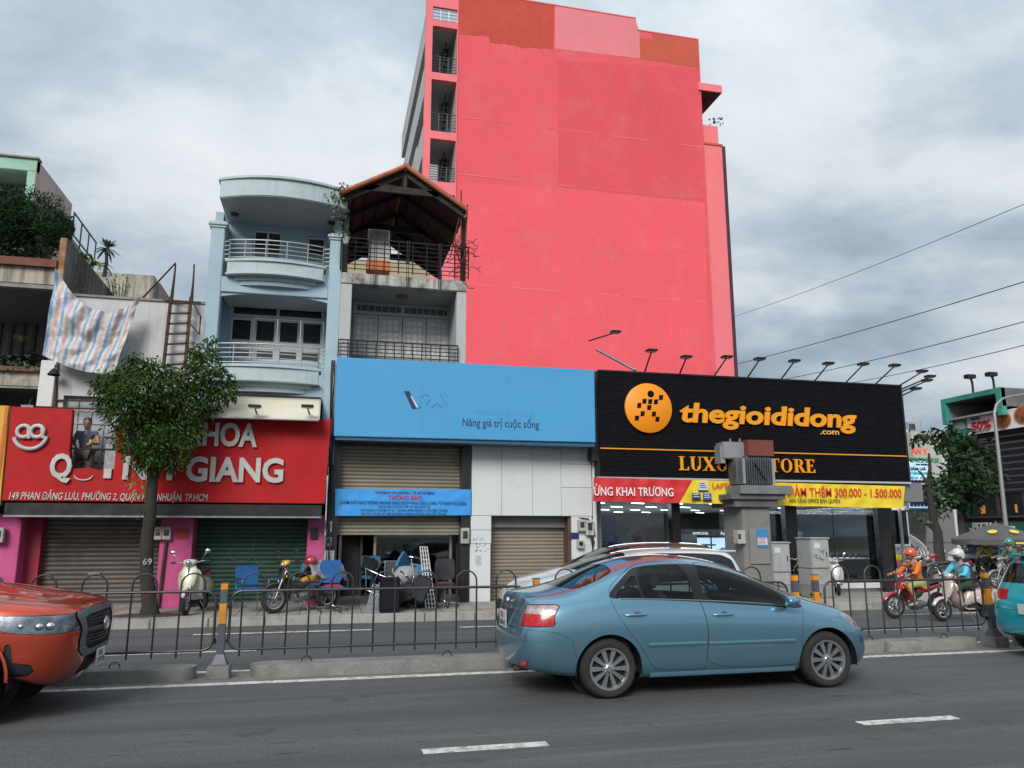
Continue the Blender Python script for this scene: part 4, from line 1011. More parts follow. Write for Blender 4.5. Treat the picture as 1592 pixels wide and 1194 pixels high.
# ================================================================== PINK TOWER
PKY = 38.
M_pk = mat('pink_render', (.74, .10, .12), .85, spec=.2, var=.08, vs=.22, dirt=.4, dcol=(.68, .19, .21), ds=.35, streak=.75, scol=(.60, .12, .14), bump=.2, bs=8)
M_pk2 = mat('pink_render_pale', (.78, .18, .20), .8, var=.07, vs=.3, dirt=.2, dcol=(.62, .10, .13), ds=.6, streak=.25, scol=(.60, .13, .16), bump=.2, bs=8)
M_pkred = mat('brick_red_paint', (.50, .055, .035), .8, var=.08, vs=.5, dirt=.25, dcol=(.58, .12, .12), ds=2.2, streak=.15)
M_pkor = mat('orange_red_paint', (.52, .085, .05), .8, var=.08, vs=.5, dirt=.12, dcol=(.6, .15, .12))
pk = thing('pink_tower', 'tall pink apartment block with a blank painted side wall and open balconies at its edge', 'building', (14, PKY, GZ))
X = lambda u, v: P(u, v, PKY).x
Z = lambda u, v: P(u, v, PKY).z
xL, xC, xR, xR2 = X(661, 100), X(712.5, 100), X(1093, 200), X(1134, 400)
zT1, zT2 = Z(988, 29), Z(1040, 55); xS = X(989, 40)
holes = []
for v0, v1, ul, ur in ((12, 33, 673, 712), (42, 114, 672, 712), (125, 205, 670, 710.5), (217, 283, 668.5, 709.5), (302, 372, 667, 709)):
    holes.append((X((ul), (v0+v1)/2), X(ur, (v0+v1)/2)-.05, Z(690, v1), Z(690, v0)))
hx0 = holes[1][0]; hx1 = holes[1][1]; holes = [(hx0, hx1, h[2], h[3]) for h in holes]
slab_wall(pk, M_pk2, xL, xC-.02, PKY, PKY+.3, 0, zT1-.6, holes, name='balcony_wall')
G().prism([(xC, 0), (xR, 0), (xR, zT2), (xS, zT2), (xS, zT1), (xC, zT1)], PKY-.0, PKY+.4).build('blank_wall', M_pk, pk)
bx('wing_wall', M_pk2, pk, xR+.005, xR2, PKY+.15, PKY+8, 0, Z(1110, 222)); bx('wing_wall', M_pk2, pk, xR+.005, xR2-.15, PKY+.25, PKY+6, Z(1110, 222), Z(1108, 192))
bx('wing_band', M_pkor, pk, xR+.005, xR2+.03, PKY+.10, PKY+.149, Z(1110, 224), Z(1110, 221))
bx('dark_edge', mat('dark_edge', (.05, .02, .03), .7), pk, xR2+.001, xR2+.2, PKY+.12, PKY+8, 0, Z(1128, 226))
cz0, cz1 = Z(1104, 143), Z(1104, 132)
bx('canopy', M_pk2, pk, xR-.2, X(1121, 135), PKY-.1, PKY+4.0, cz0, cz1); bx('canopy_soffit', mat('maroon_soffit', (.10, .03, .03), .8), pk, xR-.15, X(1120, 135), PKY, PKY+3.9, cz0-.05, cz0-.002)
G().prism([(xR+.002, cz0-.05), (xR+.9, cz0-.05), (xR+.15, cz0-1.5), (xR+.002, cz0-1.5)], PKY+1, PKY+1.3).build('canopy_bracket', MATS['maroon_soffit'], pk)
def patch(pts, m, k, jag=0.):
    out = []
    for i, (u, v) in enumerate(pts):
        u2, v2 = pts[(i+1) % len(pts)]; out.append((u, v)); n = int(math.hypot(u2-u, v2-v)/4) if jag else 0
        if jag and abs(v2-v) < 14 and (v+v2)/2 > 40:
            for q in range(1, n): out.append((u+(u2-u)*q/n, v+(v2-v)*q/n+random.uniform(-jag, jag)))
    pz = [P(u, v, PKY) for u, v in out]
    G().prism([(p.x, p.z) for p in pz], PKY-.004*k-.004, PKY-.004*k).build('paint_patch', m, pk)
xx = lambda x, v: 796+0
def clampz(u, z): return z
top = lambda u: pxv(P(u, 0, PKY).x, zT1-.02)
def pxv(x, z):
    q = Vector((x, PKY, z-EYE)); return 597-F*(q.dot(UP))/(q.dot(FW))
patch([(714, pxv(X(714, 0), zT1)+.5), (862, pxv(X(862, 12), zT1)+.5), (861, 40), (860, 76), (815, 74), (800, 71), (762, 66), (760, 57), (714, 53)], M_pkred, 1, 1.3)
patch([(863, pxv(X(863, 12), zT1)+.5), (988, pxv(X(988, 29), zT1)+.5), (994, 50), (995, 91), (863, 76)], mat('pink_render_dusty', (.70, .20, .22), .8, var=.06, vs=.5, dirt=.2, dcol=(.55, .14, .16), streak=.2, scol=(.5, .1, .12)), 1, .8)
patch([(995, 59), (1014, 61), (1014, 52), (1086, 64), (1088, 106), (995, 91)], M_pkor, 1)
patch([(714, 284), (760, 286), (840, 291), (960, 302), (1095, 316), (1103, 600), (714, 600)], mat('pink_render_lower', (.82, .11, .13), .85, spec=.2, var=.08, vs=.3, dirt=.4, dcol=(.72, .20, .22), ds=.5, streak=.75, scol=(.62, .13, .17), bump=.2, bs=8), 1, .5)
patch([(868, 93), (1088, 108), (1096, 312), (960, 299), (868, 290)], mat('pink_render_mid', (.70, .087, .11), .85, spec=.2, var=.08, vs=.3, dirt=.4, dcol=(.64, .18, .20), ds=.5, streak=.8, scol=(.56, .11, .13), bump=.2, bs=8), 1, .5)
bx('parapet_cap', M_pk2, pk, xC, xS, PKY-.03, PKY+.43, zT1+.001, zT1+.07); bx('parapet_cap', M_pk2, pk, xS+.001, xR, PKY-.03, PKY+.43, zT2+.001, zT2+.07)
g = G()     # floor-line ridges and hairline patch repairs on the blank wall
for v in (205, 291, 372, 455): 
    z_ = Z(900, v); x = xC+.1
    while x < xR-1: l_ = random.uniform(.8, 3.5); g.box(x, min(x+l_, xR), PKY-.014, PKY-.007, z_+random.uniform(-.02, .02), z_+.035); x += l_+random.uniform(.2, 2.5)
g.build('render_ridge', M_pk2, pk, kind='stuff')
M_gbal = mat('balcony_grey', (.32, .33, .33), .8, var=.1)
for i, h in enumerate(holes):
    if i == 0: rail(pk, [(h[0], PKY+.1, 0), (h[1], PKY+.1, 0)], h[2]+.1, h[3]-.1, M_ral, 3, 3, .03, .03); continue
    bx('balcony_floor', M_gbal, pk, h[0]-.3, h[1]+.3, PKY+.31, PKY+3, h[2]-.2, h[2]-.002); bx('balcony_soffit', M_gbal, pk, h[0]-.3, h[1]+.3, PKY+.31, PKY+3, h[3]+.002, h[3]+.05)
    bx('balcony_side', mat('balcony_light', (.42, .44, .44), .8), pk, h[1]-.0, h[1]+.3, PKY+.31, PKY+3.2, h[2], h[3])
    bx('rear_wall', M_gbal, pk, h[0]+.75, h[1]-.002, PKY+2.4, PKY+2.5, h[2], h[3]); bx('doorway', M_win, pk, h[0]+.95, h[1]-.35, PKY+2.36, PKY+2.395, h[2], h[3]-.6)
    g = G()
    for q in range(7):
        z = h[2]+.3+q*(h[3]-h[2]-.5)/7; g.box(h[0]+.62+.03*q, h[0]+.92+.03*q, PKY+1.2, PKY+1.9, z, z+.06)
    g.bar((h[0]+.6, PKY+1.2, h[2]), (h[0]+.95, PKY+1.2, h[3]-.1), .06); g.build('spiral_stair', M_black, pk)
    rail(pk, [(h[0], PKY+.1, 0), (h[1], PKY+.1, 0)], h[2]+.15, h[2]+(h[3]-h[2])*.36, mat('rail_dark', (.06, .065, .07), .5, .4), 5, 3, .02, .03)
bx('roof', M_gbal, pk, xL, xR, PKY+.4, PKY+14, zT2-1.5, zT2-1.3)
bx('far_wall', mat('tower_grey_side', (.40, .42, .43), .8, var=.1), pk, xL+.001, xL+.25, PKY+.31, PKY+14, 0, Z(690, 372))
for h in holes[1:]: bx('floor_edge', MATS['tower_grey_side'], pk, xL+.001, xL+.25, PKY+.31, PKY+14, h[3]-.9, h[3]+.9)
# grey block behind its edge
gb = thing('grey_block', 'grey tower block seen as a thin strip left of the pink tower', 'building', (4, 60, 0))
x0, x1, z0, z1 = RC(645, 145, 657, 330, 58); bx('wall', mat('grey_block', (.34, .37, .39), .8, var=.1), gb, x0, x1+4, 58, 66, 0, z1)
for k in range(6): bx('window', M_win, gb, x0+.15, x0+.55, 57.95, 58.0, z1-2.4-3.2*k, z1-.9-3.2*k)
x0, x1, z0, z1 = RC(632, 232, 645, 330, 62); bx('wing', mat('grey_block2', (.42, .44, .45), .8, var=.1), gb, x0, x1+2, 62, 70, 0, z1)
# pots of shrubs on the wing top
# ================================================================== BLACK CORNER STORE
SBY = 17.5
M_clad = mat('black_cladding', (.0065, .0065, .0085), .5, var=.3, vs=2., dirt=.2, dcol=(.02, .02, .022), spec=.08)
M_or = mat('orange_letters', (.78, .30, .008), .45, var=.05)
st = thing('phone_store', 'corner phone store with glass front under a black slatted sign wall', 'shop', (11, FP, GZ))
sn = thing('black_store_sign', 'huge black slatted sign with an orange round logo and orange lettering', 'sign', tuple(P(1166, 745, SBY)))
sx0, sx1 = P(932, 655, SBY).x, P(1406, 680, SBY).x
sz1 = P(1166, 589, SBY).z; sz0 = P(1166, 745, SBY).z
bx('backing', M_inner, sn, sx0, sx1, SBY+.04, SBY+.9, sz0, sz1-.01)
n = 42; h = (sz1-sz0)/n
g = G().prism([(SBY+.04, sz0), (SBY-.004, sz0+.006), (SBY+.004, sz0+h*.95), (SBY+.04, sz0+h*.95)], sx0, sx1, ax='yz'); o = g.build('slat', M_clad, sn); bl0 = o.location.copy()
for i in range(1, n): c = o.copy(); C.objects.link(c); c.parent = sn; c.location = bl0+Vector((0, random.uniform(-.002, .002), i*h))
bx('corner_trim', M_black, sn, sx1+.001, sx1+.06, SBY-.02, SBY+.9, sz0, sz1+.02); bx('top_trim', M_black, sn, sx0, sx1+.06, SBY-.02, SBY+.9, sz1+.001, sz1+.04)
bx('left_return', mat('dark_return', (.02, .02, .022), .5), sn, sx0-.16, sx0-.002, SBY+.15, SBY+.9, sz0+.4, sz1-.02)
zo_ = P(1166, 703, SBY).z; bx('orange_line', M_or, sn, sx0, sx1, SBY-.03, SBY-.013, zo_-.014, zo_+.014)
bx('lower_trim', mat('grey_trim', (.42, .42, .42), .4), sn, sx0-.1, sx1+.05, SBY-.035, SBY+.03, sz0-.05, sz0-.004)
sgn_text('thegioididong', 1057, 655, 1331, 28, SBY-.02, M_or, sn, ext=.02, off=.028, shear=.12)
sgn_text('.com', 1275, 675, 1304, 9, SBY-.02, mat('pale_orange', (.80, .42, .12), .5, var=0), sn, ext=.008, off=.012)
lc = P(1006.5, 635, SBY); R_ = 36/62.5
R_ = (P(1042, 636, SBY).x-P(971, 634, SBY).x)/2
Mx = Matrix.Translation((lc.x, SBY-.06, lc.z)) @ Matrix.Rotation(PI/2, 4, 'X')
G().lathe([(0, .03), (R_, .03), (R_+.012, .02), (R_+.012, -.03), (0, -.03)], 48, Mx).build('logo_disc', mat('logo_orange', (.86, .27, .005), .45, var=.03), sn, smooth=40)
k_ = lambda zx, zy: (lc.x+(zx-183)/3.98/35.5*R_*1.0, lc.z-(zy-222)/3.98/35.5*R_)
gl = G(); hx_, hz_ = k_(197, 140); gl.add([(hx_+.088*math.cos(a), SBY-.096, hz_+.088*math.sin(a)) for a in [2*PI*i/20 for i in range(20)]], [tuple(range(20))])
for zx, zy in ((258, 158), (155, 184), (190, 185), (226, 185), (122, 210), (183, 220), (141, 257), (105, 284), (210, 257), (231, 286)):
    a_, b_ = k_(zx, zy); s_ = .064; gl.add([(a_-s_*.8, SBY-.096, b_-s_), (a_+s_*.8, SBY-.096, b_-s_*.9), (a_+s_*1.1, SBY-.096, b_+s_), (a_-s_*.6, SBY-.096, b_+s_*.9)], [(0, 1, 2, 3)])
gl.build('logo_print', M_clad, sn)
# serif lettering drawn from strokes
def serif(word, u0, u1, v, cap, y, m, par):
    a, b = P(u0, v, y), P(u1, v, y); H_ = P((u0+u1)/2, v-cap, y).z-P((u0+u1)/2, v, y).z
    T_, t_, s = .20, .07, .045           # thick, thin, serif height (cap = 1)
    def rect(x0, x1, z0, z1): return [(x0, z0), (x1, z0), (x1, z1), (x0, z1)]
    def serf(x0, x1, z): return rect(x0, x1, z, z+s) if z < .5 else rect(x0, x1, z-s, z)
    def bowl(cx, cz, rx, rz, wth, a0, a1, n=14):
        o_, i_ = [], []
        for k in range(n+1):
            th = math.radians(a0+(a1-a0)*k/n); ww = t_+(wth-t_)*abs(math.cos(th))
            o_.append((cx+rx*math.cos(th), cz+rz*math.sin(th))); i_.append((cx+(rx-ww)*math.cos(th), cz+(rz-t_)*math.sin(th)))
        return [[o_[k], o_[k+1], i_[k+1], i_[k]] for k in range(n)]
    GL = {'L': (.72, [rect(.12, .12+T_, 0, 1), serf(0, .44, 1), rect(0, .70, 0, t_), [(.62, 0), (.72, 0), (.72, .28), (.68, .28)]]),
     'U': (.86, [rect(.10, .10+T_, .3, 1), rect(.70, .70+t_, .3, 1), serf(0, .40, 1), serf(.60, .88, 1)]+bowl(.4335, .32, .335, .34, .2, 180, 360)),
     'X': (.86, [[(.02, 1), (.26, 1), (.84, 0), (.60, 0)], [(.70, 1), (.78, 1), (.16, 0), (.07, 0)], serf(-.03, .36, 1), serf(.58, .90, 1), serf(-.04, .28, 0), serf(.50, .92, 0)]),
     'R': (.84, [rect(.12, .12+T_, 0, 1), serf(0, .42, 0), rect(0, .46, 1-t_, 1), rect(.3, .46, .47, .47+t_), [(.40, .47), (.60, .47), (.88, .0), (.64, 0)], rect(.62, .90, 0, s)]+bowl(.44, .735, .28, .265, .2, -90, 90)),
     'Y': (.82, [[(.0, 1), (.24, 1), (.50, .5), (.32, .44)], [(.70, 1), (.78, 1), (.50, .46), (.42, .46)], rect(.31, .51, 0, .5), serf(-.04, .32, 1), serf(.58, .86, 1), serf(.20, .62, 0)]),
     'S': (.62, bowl(.32, .74, .27, .26, .16, 60, 270)+bowl(.32, .27, .28, .27, .18, -120, 90)+[rect(.50, .56, .68, .98), rect(.05, .11, .03, .33)]),
     'T': (.80, [rect(.30, .50, 0, 1), rect(.03, .77, 1-t_, 1), [(.03, 1), (.09, 1), (.07, .72), (.03, .72)], [(.71, 1), (.77, 1), (.77, .72), (.73, .72)], serf(.18, .62, 0)]),
     'O': (.90, bowl(.44, .5, .43, .52, .2, 0, 360, 28)),
     'E': (.76, [rect(.12, .12+T_, 0, 1), rect(0, .68, 0, t_), rect(0, .66, 1-t_, 1), rect(.3, .54, .48, .48+t_), [(.60, 0), (.72, 0), (.72, .26), (.68, .26)], [(.58, 1), (.68, 1), (.68, .76), (.64, .76)], rect(.50, .54, .40, .64)]), ' ': (.38, [])}
    W_ = sum(GL[c][0]+.10 for c in word)-.10; kx = (b.x-a.x)/W_; x = 0; g = G()
    for c in word:
        for poly in GL[c][1]:
            g.prism([(a.x+(x+p[0])*kx, a.z+p[1]*H_) for p in poly], y-.035-random.uniform(0, .002), y)
        x += GL[c][0]+.10
    return g.build('serif_lettering', m, par)
serif('LUXURY STORE', 1055, 1267, 731, 21, SBY-.015, M_or, sn)
# floodlights on the sign
for i, (bu, bv, hu, hv) in enumerate(((1001, 577, 1013, 546), (1055, 580, 1067, 556), (1108, 584, 1130, 556), (1160, 587, 1181, 559), (1212, 590, 1235, 562), (1264, 593, 1288, 566), (1312, 596, 1342, 567), (1358, 599, 1391, 569))):
    b_ = P(bu, bv, SBY+.1); b_.z = sz1; h_ = P(hu, hv, SBY-.45)
    nm = ('first', 'second', 'third', 'fourth', 'fifth', 'sixth', 'seventh', 'eighth')[i]
    wall_lamp(f'{nm} floodlight from the left along the top edge of the black store sign', b_, h_)
for i, (bu, bv, hu, hv) in enumerate(((1390, 600, 1434, 578), (1401, 607, 1446, 586), (1402, 611, 1441, 592), (1404, 617, 1424, 605))):
    b_ = P(bu, bv, SBY+.1); b_.x = sx1+.05; h_ = P(hu, hv, SBY+.2)
    wall_lamp(('uppermost', 'second highest', 'third highest', 'lowest')[i]+' of the four floodlight arms reaching past the right end of the black sign', b_, h_)
pl_ = thing('steel_pole', 'slanting grey steel pole leaning over the left end of the black sign', 'pole', tuple(P(990, 575, SBY)))
G().cyl(P(927, 543, SBY+1.2), P(988, 576, SBY+.3), .035, n=8).build('pole', M_steel, pl_, smooth=60)
b_, h_ = P(915, 530, 19), P(957, 517, 18.5); wall_lamp('single floodlight on a long arm against the pink wall above the blue sign', b_, h_)
# banner
bn = thing('opening_banner', 'long red and yellow sale banner hanging under the black sign', 'banner', tuple(P(1160, 785, SBY-.06)))
def bfn2(u0f, u1f, m, nm, nx):
    def fn(s, t):
        u = u0f(t)+(u1f(t)-u0f(t))*s; v = 742+(u-922)*(756-742)/(483)+t*(37-(u-922)*.005)
        p = P(u, v, SBY-.06); f = .012*math.sin(u*.21+t*2.5)+.010*math.sin(u*.075-t*4)+.03*mnoise.noise(Vector((u*.05, t*2.5, 2)))
        return p+Vector((0, -.02+f*.8, .006*math.sin(u*.12)*t))
    return G().grid(fn, nx, 10).build(nm, m, bn, smooth=80)
bfn2(lambda t: 922, lambda t: 1076-20*t, mat('banner_red', (.56, .025, .03), .5, var=.08, vs=2), 'red_cloth', 60)
bfn2(lambda t: 1076-20*t, lambda t: 1406-2*t, mat('banner_yellow', (.76, .58, .03), .5, var=.08, vs=2), 'yellow_cloth', 120)
BTY = SBY-.125
M_tr2 = mat('banner_red_text', (.60, .03, .02), .5, var=.05)
sgn_text('ỪNG KHAI TRƯƠNG', 924, 770, 1047, 13, BTY, mat('banner_white', (.75, .75, .75), .5, var=0), bn, ext=.002, off=.012)
sgn_text('GIẢM THÊM 300.000 - 1.500.000', 1222, 771, 1402, 13, BTY, M_tr2, bn, ext=.002, off=.014)
sgn_text('100% TẶNG OFFICE BẢN QUYỀN', 1227, 781, 1306, 6, BTY, M_dark, bn, ext=.002, off=.004)
sgn_text('LAPTOP', 1108, 759, 1146, 8, BTY, M_tr2, bn, ext=.002, off=.01)
for (u0, v0, u1, v1, m) in ((1086, 749, 1100, 762, M_paper), (1076, 767, 1089, 776, M_text_navy), (1093, 767, 1106, 777, mat('laptop_blue', (.04, .07, .35), .3))):
    x0, x1, z0, z1 = RC(u0, v0, u1, v1, BTY); f = bx('printed_laptop', m, bn, x0, x1, BTY-.004, BTY, z0, z1); bx('printed_base', M_dark, f, x0-.02, x1+.02, BTY-.005, BTY-.001, z0-.03, z0-.002)
    for q in range(3): G().box(x0+.03, x1-.03-q*.02, BTY-.0055, BTY-.0042, z0+.05+q*.05, z0+.07+q*.05).build('printed_mark', M_text_navy if m is M_paper else M_paper, f)
# glass front and interior
GY = 18.7
zg = P(1160, 783, GY).z+.05
M_bcol = mat('black_column', (.014, .013, .014), .3, var=.2)
gx_0, gx_1 = P(927, 850, GY).x, P(1392, 850, GY).x
ib = 33.
bx('floor', mat('store_floor', (.30, .29, .27), .25), st, gx_0, gx_1, GY+.02, ib, GZ-.1, GZ+.02)
bx('ceiling', mat('store_ceiling', (.16, .165, .17), .7), st, gx_0-.1, gx_1+.1, GY-1.1, ib+.2, zg, zg+.5)
bx('rear_wall', mat('store_wall', (.20, .20, .19), .7, var=.1), st, gx_0, gx_1, ib, ib+.1, GZ, zg)
bx('left_wall', MATS['store_wall'], st, gx_0-.1, gx_0, GY-.4, ib, GZ, zg)
us = [927, 1046, 1225, 1369, 1392]
for i in range(4):
    a, b = P(us[i], 850, GY).x+.02, P(us[i+1], 850, GY).x-.02
    bx('glass_pane', M_sg, st, a, b, GY, GY+.012, GZ+.1, zg)
    if i == 1 or i == 2:
        mm_ = (a+b)/2; bx('pane_joint', M_dark, st, mm_-.008, mm_+.008, GY-.006, GY-.001, GZ+.1, zg)
for u, w_ in ((1046.5, .24), (1225, .34), (1369, .36)):
    q = P(u, 850, GY).x; bx('column', M_bcol, st, q-w_/2, q+w_/2, GY-.25, GY-.02, GZ, zg, bevel=.01)
bx('base_rail', M_steel, st, gx_0, gx_1, GY-.06, GY-.008, GZ, GZ+.10)
bx('right_return', M_sg, st, gx_1, gx_1+.012, GY+.02, ib, GZ, zg)
M_lamp = emat('led_strip', (.95, .97, 1.), 10.)
for r_ in range(4):
    for k in range(8):
        x = gx_0+.5+k*1.15+(r_ % 2)*.5; y = GY+1.2+r_*2.9
        if x < gx_1-.5: G().obox((x, y, zg-.02), (.50, .07, .012), Matrix.Rotation(.55, 3, 'Z')).build('ceiling_light', M_lamp, st)
def poster_or_reflection(u0, v0, u1, v1, y, m, nm='poster_or_reflection', par=st):
    x0, x1, z0, z1 = RC(u0, v0, u1, v1, y); return bx(nm, m, par, x0, x1, y, y+.03, z0, z1)
py_ = GY+.35
poster_or_reflection(927, 801, 960, 905, py_, mat('navy_poster', (.05, .07, .34), .4)); poster_or_reflection(960.5, 802, 1038, 905, py_, mat('brown_poster', (.38, .27, .24), .4, var=.4, vs=1.2))
sgn_text('VƯỢT TRỘI', 929, 838, 953, 5, py_-.01, M_text_white, st, ext=.002); sgn_text('TITANIUM', 918, 848, 945, 5, py_-.01, M_text_white, st, ext=.002)
tp = [P(u, v, py_-.01) for u, v in ((966, 838), (995, 813), (1003, 848), (970, 860))]
G().prism([(p.x, p.z) for p in tp], py_-.03, py_-.011).build('tablet', mat('tablet_white', (.52, .50, .46), .3, var=.3, vs=5), st)
tp = [P(u, v, py_-.04) for u, v in ((982, 832), (996, 822), (1001, 846), (986, 850))]
G().prism([(p.x, p.z) for p in tp], py_-.035, py_-.0305).build('tablet_print', mat('tablet_print', (.30, .10, .08), .4, var=.8, vs=9), st)
poster_or_reflection(1077, 806, 1132, 822, ib-.1, mat('grey_poster', (.13, .13, .14), .4, var=.5, vs=3))
fz = poster_or_reflection(1056, 823, 1152, 834, 22.6, M_bcol, 'display_header')
sgn_text('SAMSUNG', 1077, 831, 1101, 4, 22.59, M_text_white, st, ext=.002); sgn_text('Apple', 1120, 831, 1134, 4.5, 22.59, M_text_white, st, ext=.002)
M_scr = emat('lit_screen', (.50, .62, .85), 1.1)
for k, (u0, u1) in enumerate(((1057, 1067), (1069, 1105), (1108, 1145))):
    f = poster_or_reflection(u0, 836, u1, 866, 22.7, M_scr, 'lit_display')
    x0, x1, z0, z1 = RC(u0+4, 842, u1-6, 866, 22.66)
    for q in range(3 if k else 1):
        xa = x0+(x1-x0)*q/3; G().obox((xa+.1, 22.66, z0+.16+.03*q), (.18, .03, .10+.10*((q+k) % 2)), Matrix.Rotation(.5*(q-1)*(k-1.4), 3, 'Y')).build('display_product', mat('product_navy', (.02, .04, .16), .4), f)
bx('display_cabinet', M_bcol, st, P(1056, 870, 22.5).x, P(1152, 870, 22.5).x, 22.5, 23.3, GZ, P(1100, 867, 22.5).z)
for i, (u0, v0, u1, v1, tx) in enumerate(((1312, 797, 1358, 816, 'SAIGON'), (1318, 818, 1358, 828, 'SAIGON PHÁT ĐÀ NẴNG'))):  # sign reflection in the glass, built as lettered panels inside the store
    poster_or_reflection(u0, v0, u1, v1, 24.5, mat('reflected_sign_panel', (.14, .14, .15), .4, var=.4, vs=2)); sgn_text(tx, u0+4, v1-5, u1-5, 5.5 if i == 0 else 3.5, 24.48, M_text_white, st, ext=.002)
for (u0, u1, v0, y) in ((1238, 1290, 868, 20.2), (1292, 1350, 868, 19.8)):
    x0, x1 = P(u0, v0, y).x, P(u1, v0, y).x; z = P(u0, v0, y).z
    tb_ = bx('display_table', M_bcol, st, x0, x1, y, y+.7, GZ, z-.03); bx('table_top', M_wf, tb_, x0-.03, x1+.03, y-.03, y+.73, z-.03, z)
    for k in range(5): bx('phone', M_dark, tb_, x0+.15+k*(x1-x0)/6, x0+.22+k*(x1-x0)/6, y+.2, y+.24, z, z+.15)
for (u, w_, hh, y) in ((1060, .5, 1.5, 20.3), (1130, .7, 1.1, 20.8), (1245, .5, 1.6, 23), (1300, .6, 1.4, 24), (1340, .5, 1.7, 23), (975, .8, 1.0, 21)):
    q = P(u, 870, y).x; f = bx('stand', mat('stand_grey', (.09, .09, .095), .4, var=.3), st, q, q+w_, y, y+.4, GZ, GZ+hh, bevel=.02)
    for k in range(3): bx('shelf_strip', M_wf, f, q+.02, q+w_-.02, y-.012, y-.001, GZ+.3+k*.35, GZ+.33+k*.35)
x0, x1 = P(1300, 900, GY).x, P(1378, 900, GY).x; bx('white_sill', M_wf, st, x0, x1, GY-.12, GY-.061, GZ+.10, GZ+.24)
for k in range(3):                     # the ceiling luminaires' own light
    ld_ = bpy.data.lights.new('store_ceiling_light', 'AREA'); ld_.shape = 'RECTANGLE'; ld_.size = 3.; ld_.size_y = 9.4; ld_.energy = 420; ld_.color = (.92, .96, 1); lo_ = bpy.data.objects.new('store_ceiling_light', ld_); C.objects.link(lo_); lo_.location = (gx_0+1.8+k*3.2, GY+5, zg-.06); lo_.parent = None
# ================================================================== TRANSFORMER KIOSK and cabinets
KY = 16.9
M_kio = mat('kiosk_concrete', (.18, .19, .175), .8, var=.12, vs=1.2, dirt=.4, dcol=(.08, .08, .075), ds=1.5, streak=.35)
M_kio2 = mat('kiosk_slab', (.11, .115, .12), .8, var=.2, dirt=.5, dcol=(.05, .05, .05), ds=2)
ks = thing('transformer_tower', 'grey concrete transformer tower with a finned transformer and rusty red lid on top', 'transformer', tuple(P(1175, 915, KY)))
def kbx(u0, u1, v0, v1, d, nm, m, yo=0., par=ks, **k):
    x0, x1 = P(u0, (v0+v1)/2, KY+yo).x, P(u1, (v0+v1)/2, KY+yo).x; return bx(nm, m, par, x0, x1, KY+yo, KY+yo+d, P((u0+u1)/2, v1, KY+yo).z, P((u0+u1)/2, v0, KY+yo).z, **k)
x0, x1 = P(1156, 850, KY+.1).x, P(1200, 850, KY+.1).x
zk = P(1178, 787, KY+.1).z
bx('shaft', M_kio, ks, x0, x1, KY+.1, KY+1.0, GZ, zk-.001, bevel=.015)
kbx(1142, 1209, 776, 788, 1.15, 'corbel', M_kio2, 0); kbx(1136, 1221, 768, 776, 1.2, 'corbel', M_kio2, -.08); kbx(1151, 1232, 754.5, 768, 1.35, 'slab', mat('kiosk_slab_light', (.17, .18, .19), .8, var=.15, dirt=.45, dcol=(.07, .07, .07)), -.16, bevel=.01)
kbx(1160, 1199, 709, 754, .62, 'tank', mat('transformer_grey', (.12, .135, .15), .5, .4, var=.15), .12)
fx0, fx1 = P(1158, 730, KY+.02).x, P(1200, 730, KY+.02).x; fz0, fz1 = P(1178, 752, KY+.02).z, P(1178, 713, KY+.02).z
for k in range(13):
    x = fx0+(fx1-fx0)*k/12; G().box(x-.006, x+.006, KY+.01, KY+.119, fz0, fz1).build('fin', M_steel, ks)
for k in range(7):
    y = KY+.16+k*.09; G().box(fx0-.16, fx0+.02, y-.006, y+.006, fz0, fz1).build('fin', M_steel, ks)
G().bar((fx0+.25, KY-.0, fz1-.1), (fx1-.2, KY-.0, fz0+.1), .035).build('brace', M_black, ks)
for xx_ in (fx0-.04, fx1+.02): bx('corner_post', mat('post_pale', (.25, .27, .29), .5), ks, xx_-.03, xx_+.03, KY-.02, KY+.02, fz0, fz1)
kbx(1163, 1203, 684, 709, .75, 'rusty_lid', mat('red_oxide', (.17, .045, .032), .7, var=.2, dirt=.35, dcol=(.08, .03, .025)), .05, bevel=.01)
kbx(1124, 1162.5, 687, 713, .5, 'conservator', mat('tank_pale', (.27, .29, .31), .45, .3, var=.12), .25, bevel=.02)
kbx(1120, 1127, 692, 720, .3, 'end_cap', MATS['tank_pale'], .3)
for u in (1135, 1150): q = P(u, 684, KY+.5); G().cyl((q.x, KY+.5, q.z-.12), (q.x, KY+.5, q.z+.03), .03, n=8).build('bushing', M_steel, ks, smooth=60)
x0, x1, z0, z1 = RC(1168, 821, 1199, 877, KY); bx('door_panel', mat('kiosk_door', (.20, .21, .195), .7, dirt=.3), ks, x0, x1, KY+.06, KY+.099, z0, z1, bevel=.008)
kb_ = kbx(1147, 1159, 824, 845, .2, 'meter_box', mat('meter_grey', (.38, .38, .34), .5, dirt=.4), -.0); kbx(1148, 1152, 830, 838, .004, 'meter_window', M_win, -.005)
nt_ = thing('tower_notice', 'blue and white notice sheet on the door of the transformer tower', 'notice', tuple(P(1185, 835, KY+.05)))
x0, x1, z0, z1 = RC(1177, 822, 1194, 851, KY+.05); bx('sheet', mat('notice_blue', (.05, .20, .42), .5), nt_, x0, x1, KY+.045, KY+.055, z0, z1)
x0, x1, z0, z1 = RC(1178, 836, 1193, 847, KY+.04); bx('white_field', M_paper, nt_, x0, x1, KY+.038, KY+.044, z0, z1)
g = G()
for k in range(5): g.box(x0+.02, x1-.03-random.uniform(0, .08), KY+.036, KY+.038, z0+.02+k*.03, z0+.032+k*.03)
g.build('print_lines', M_tr, nt_)
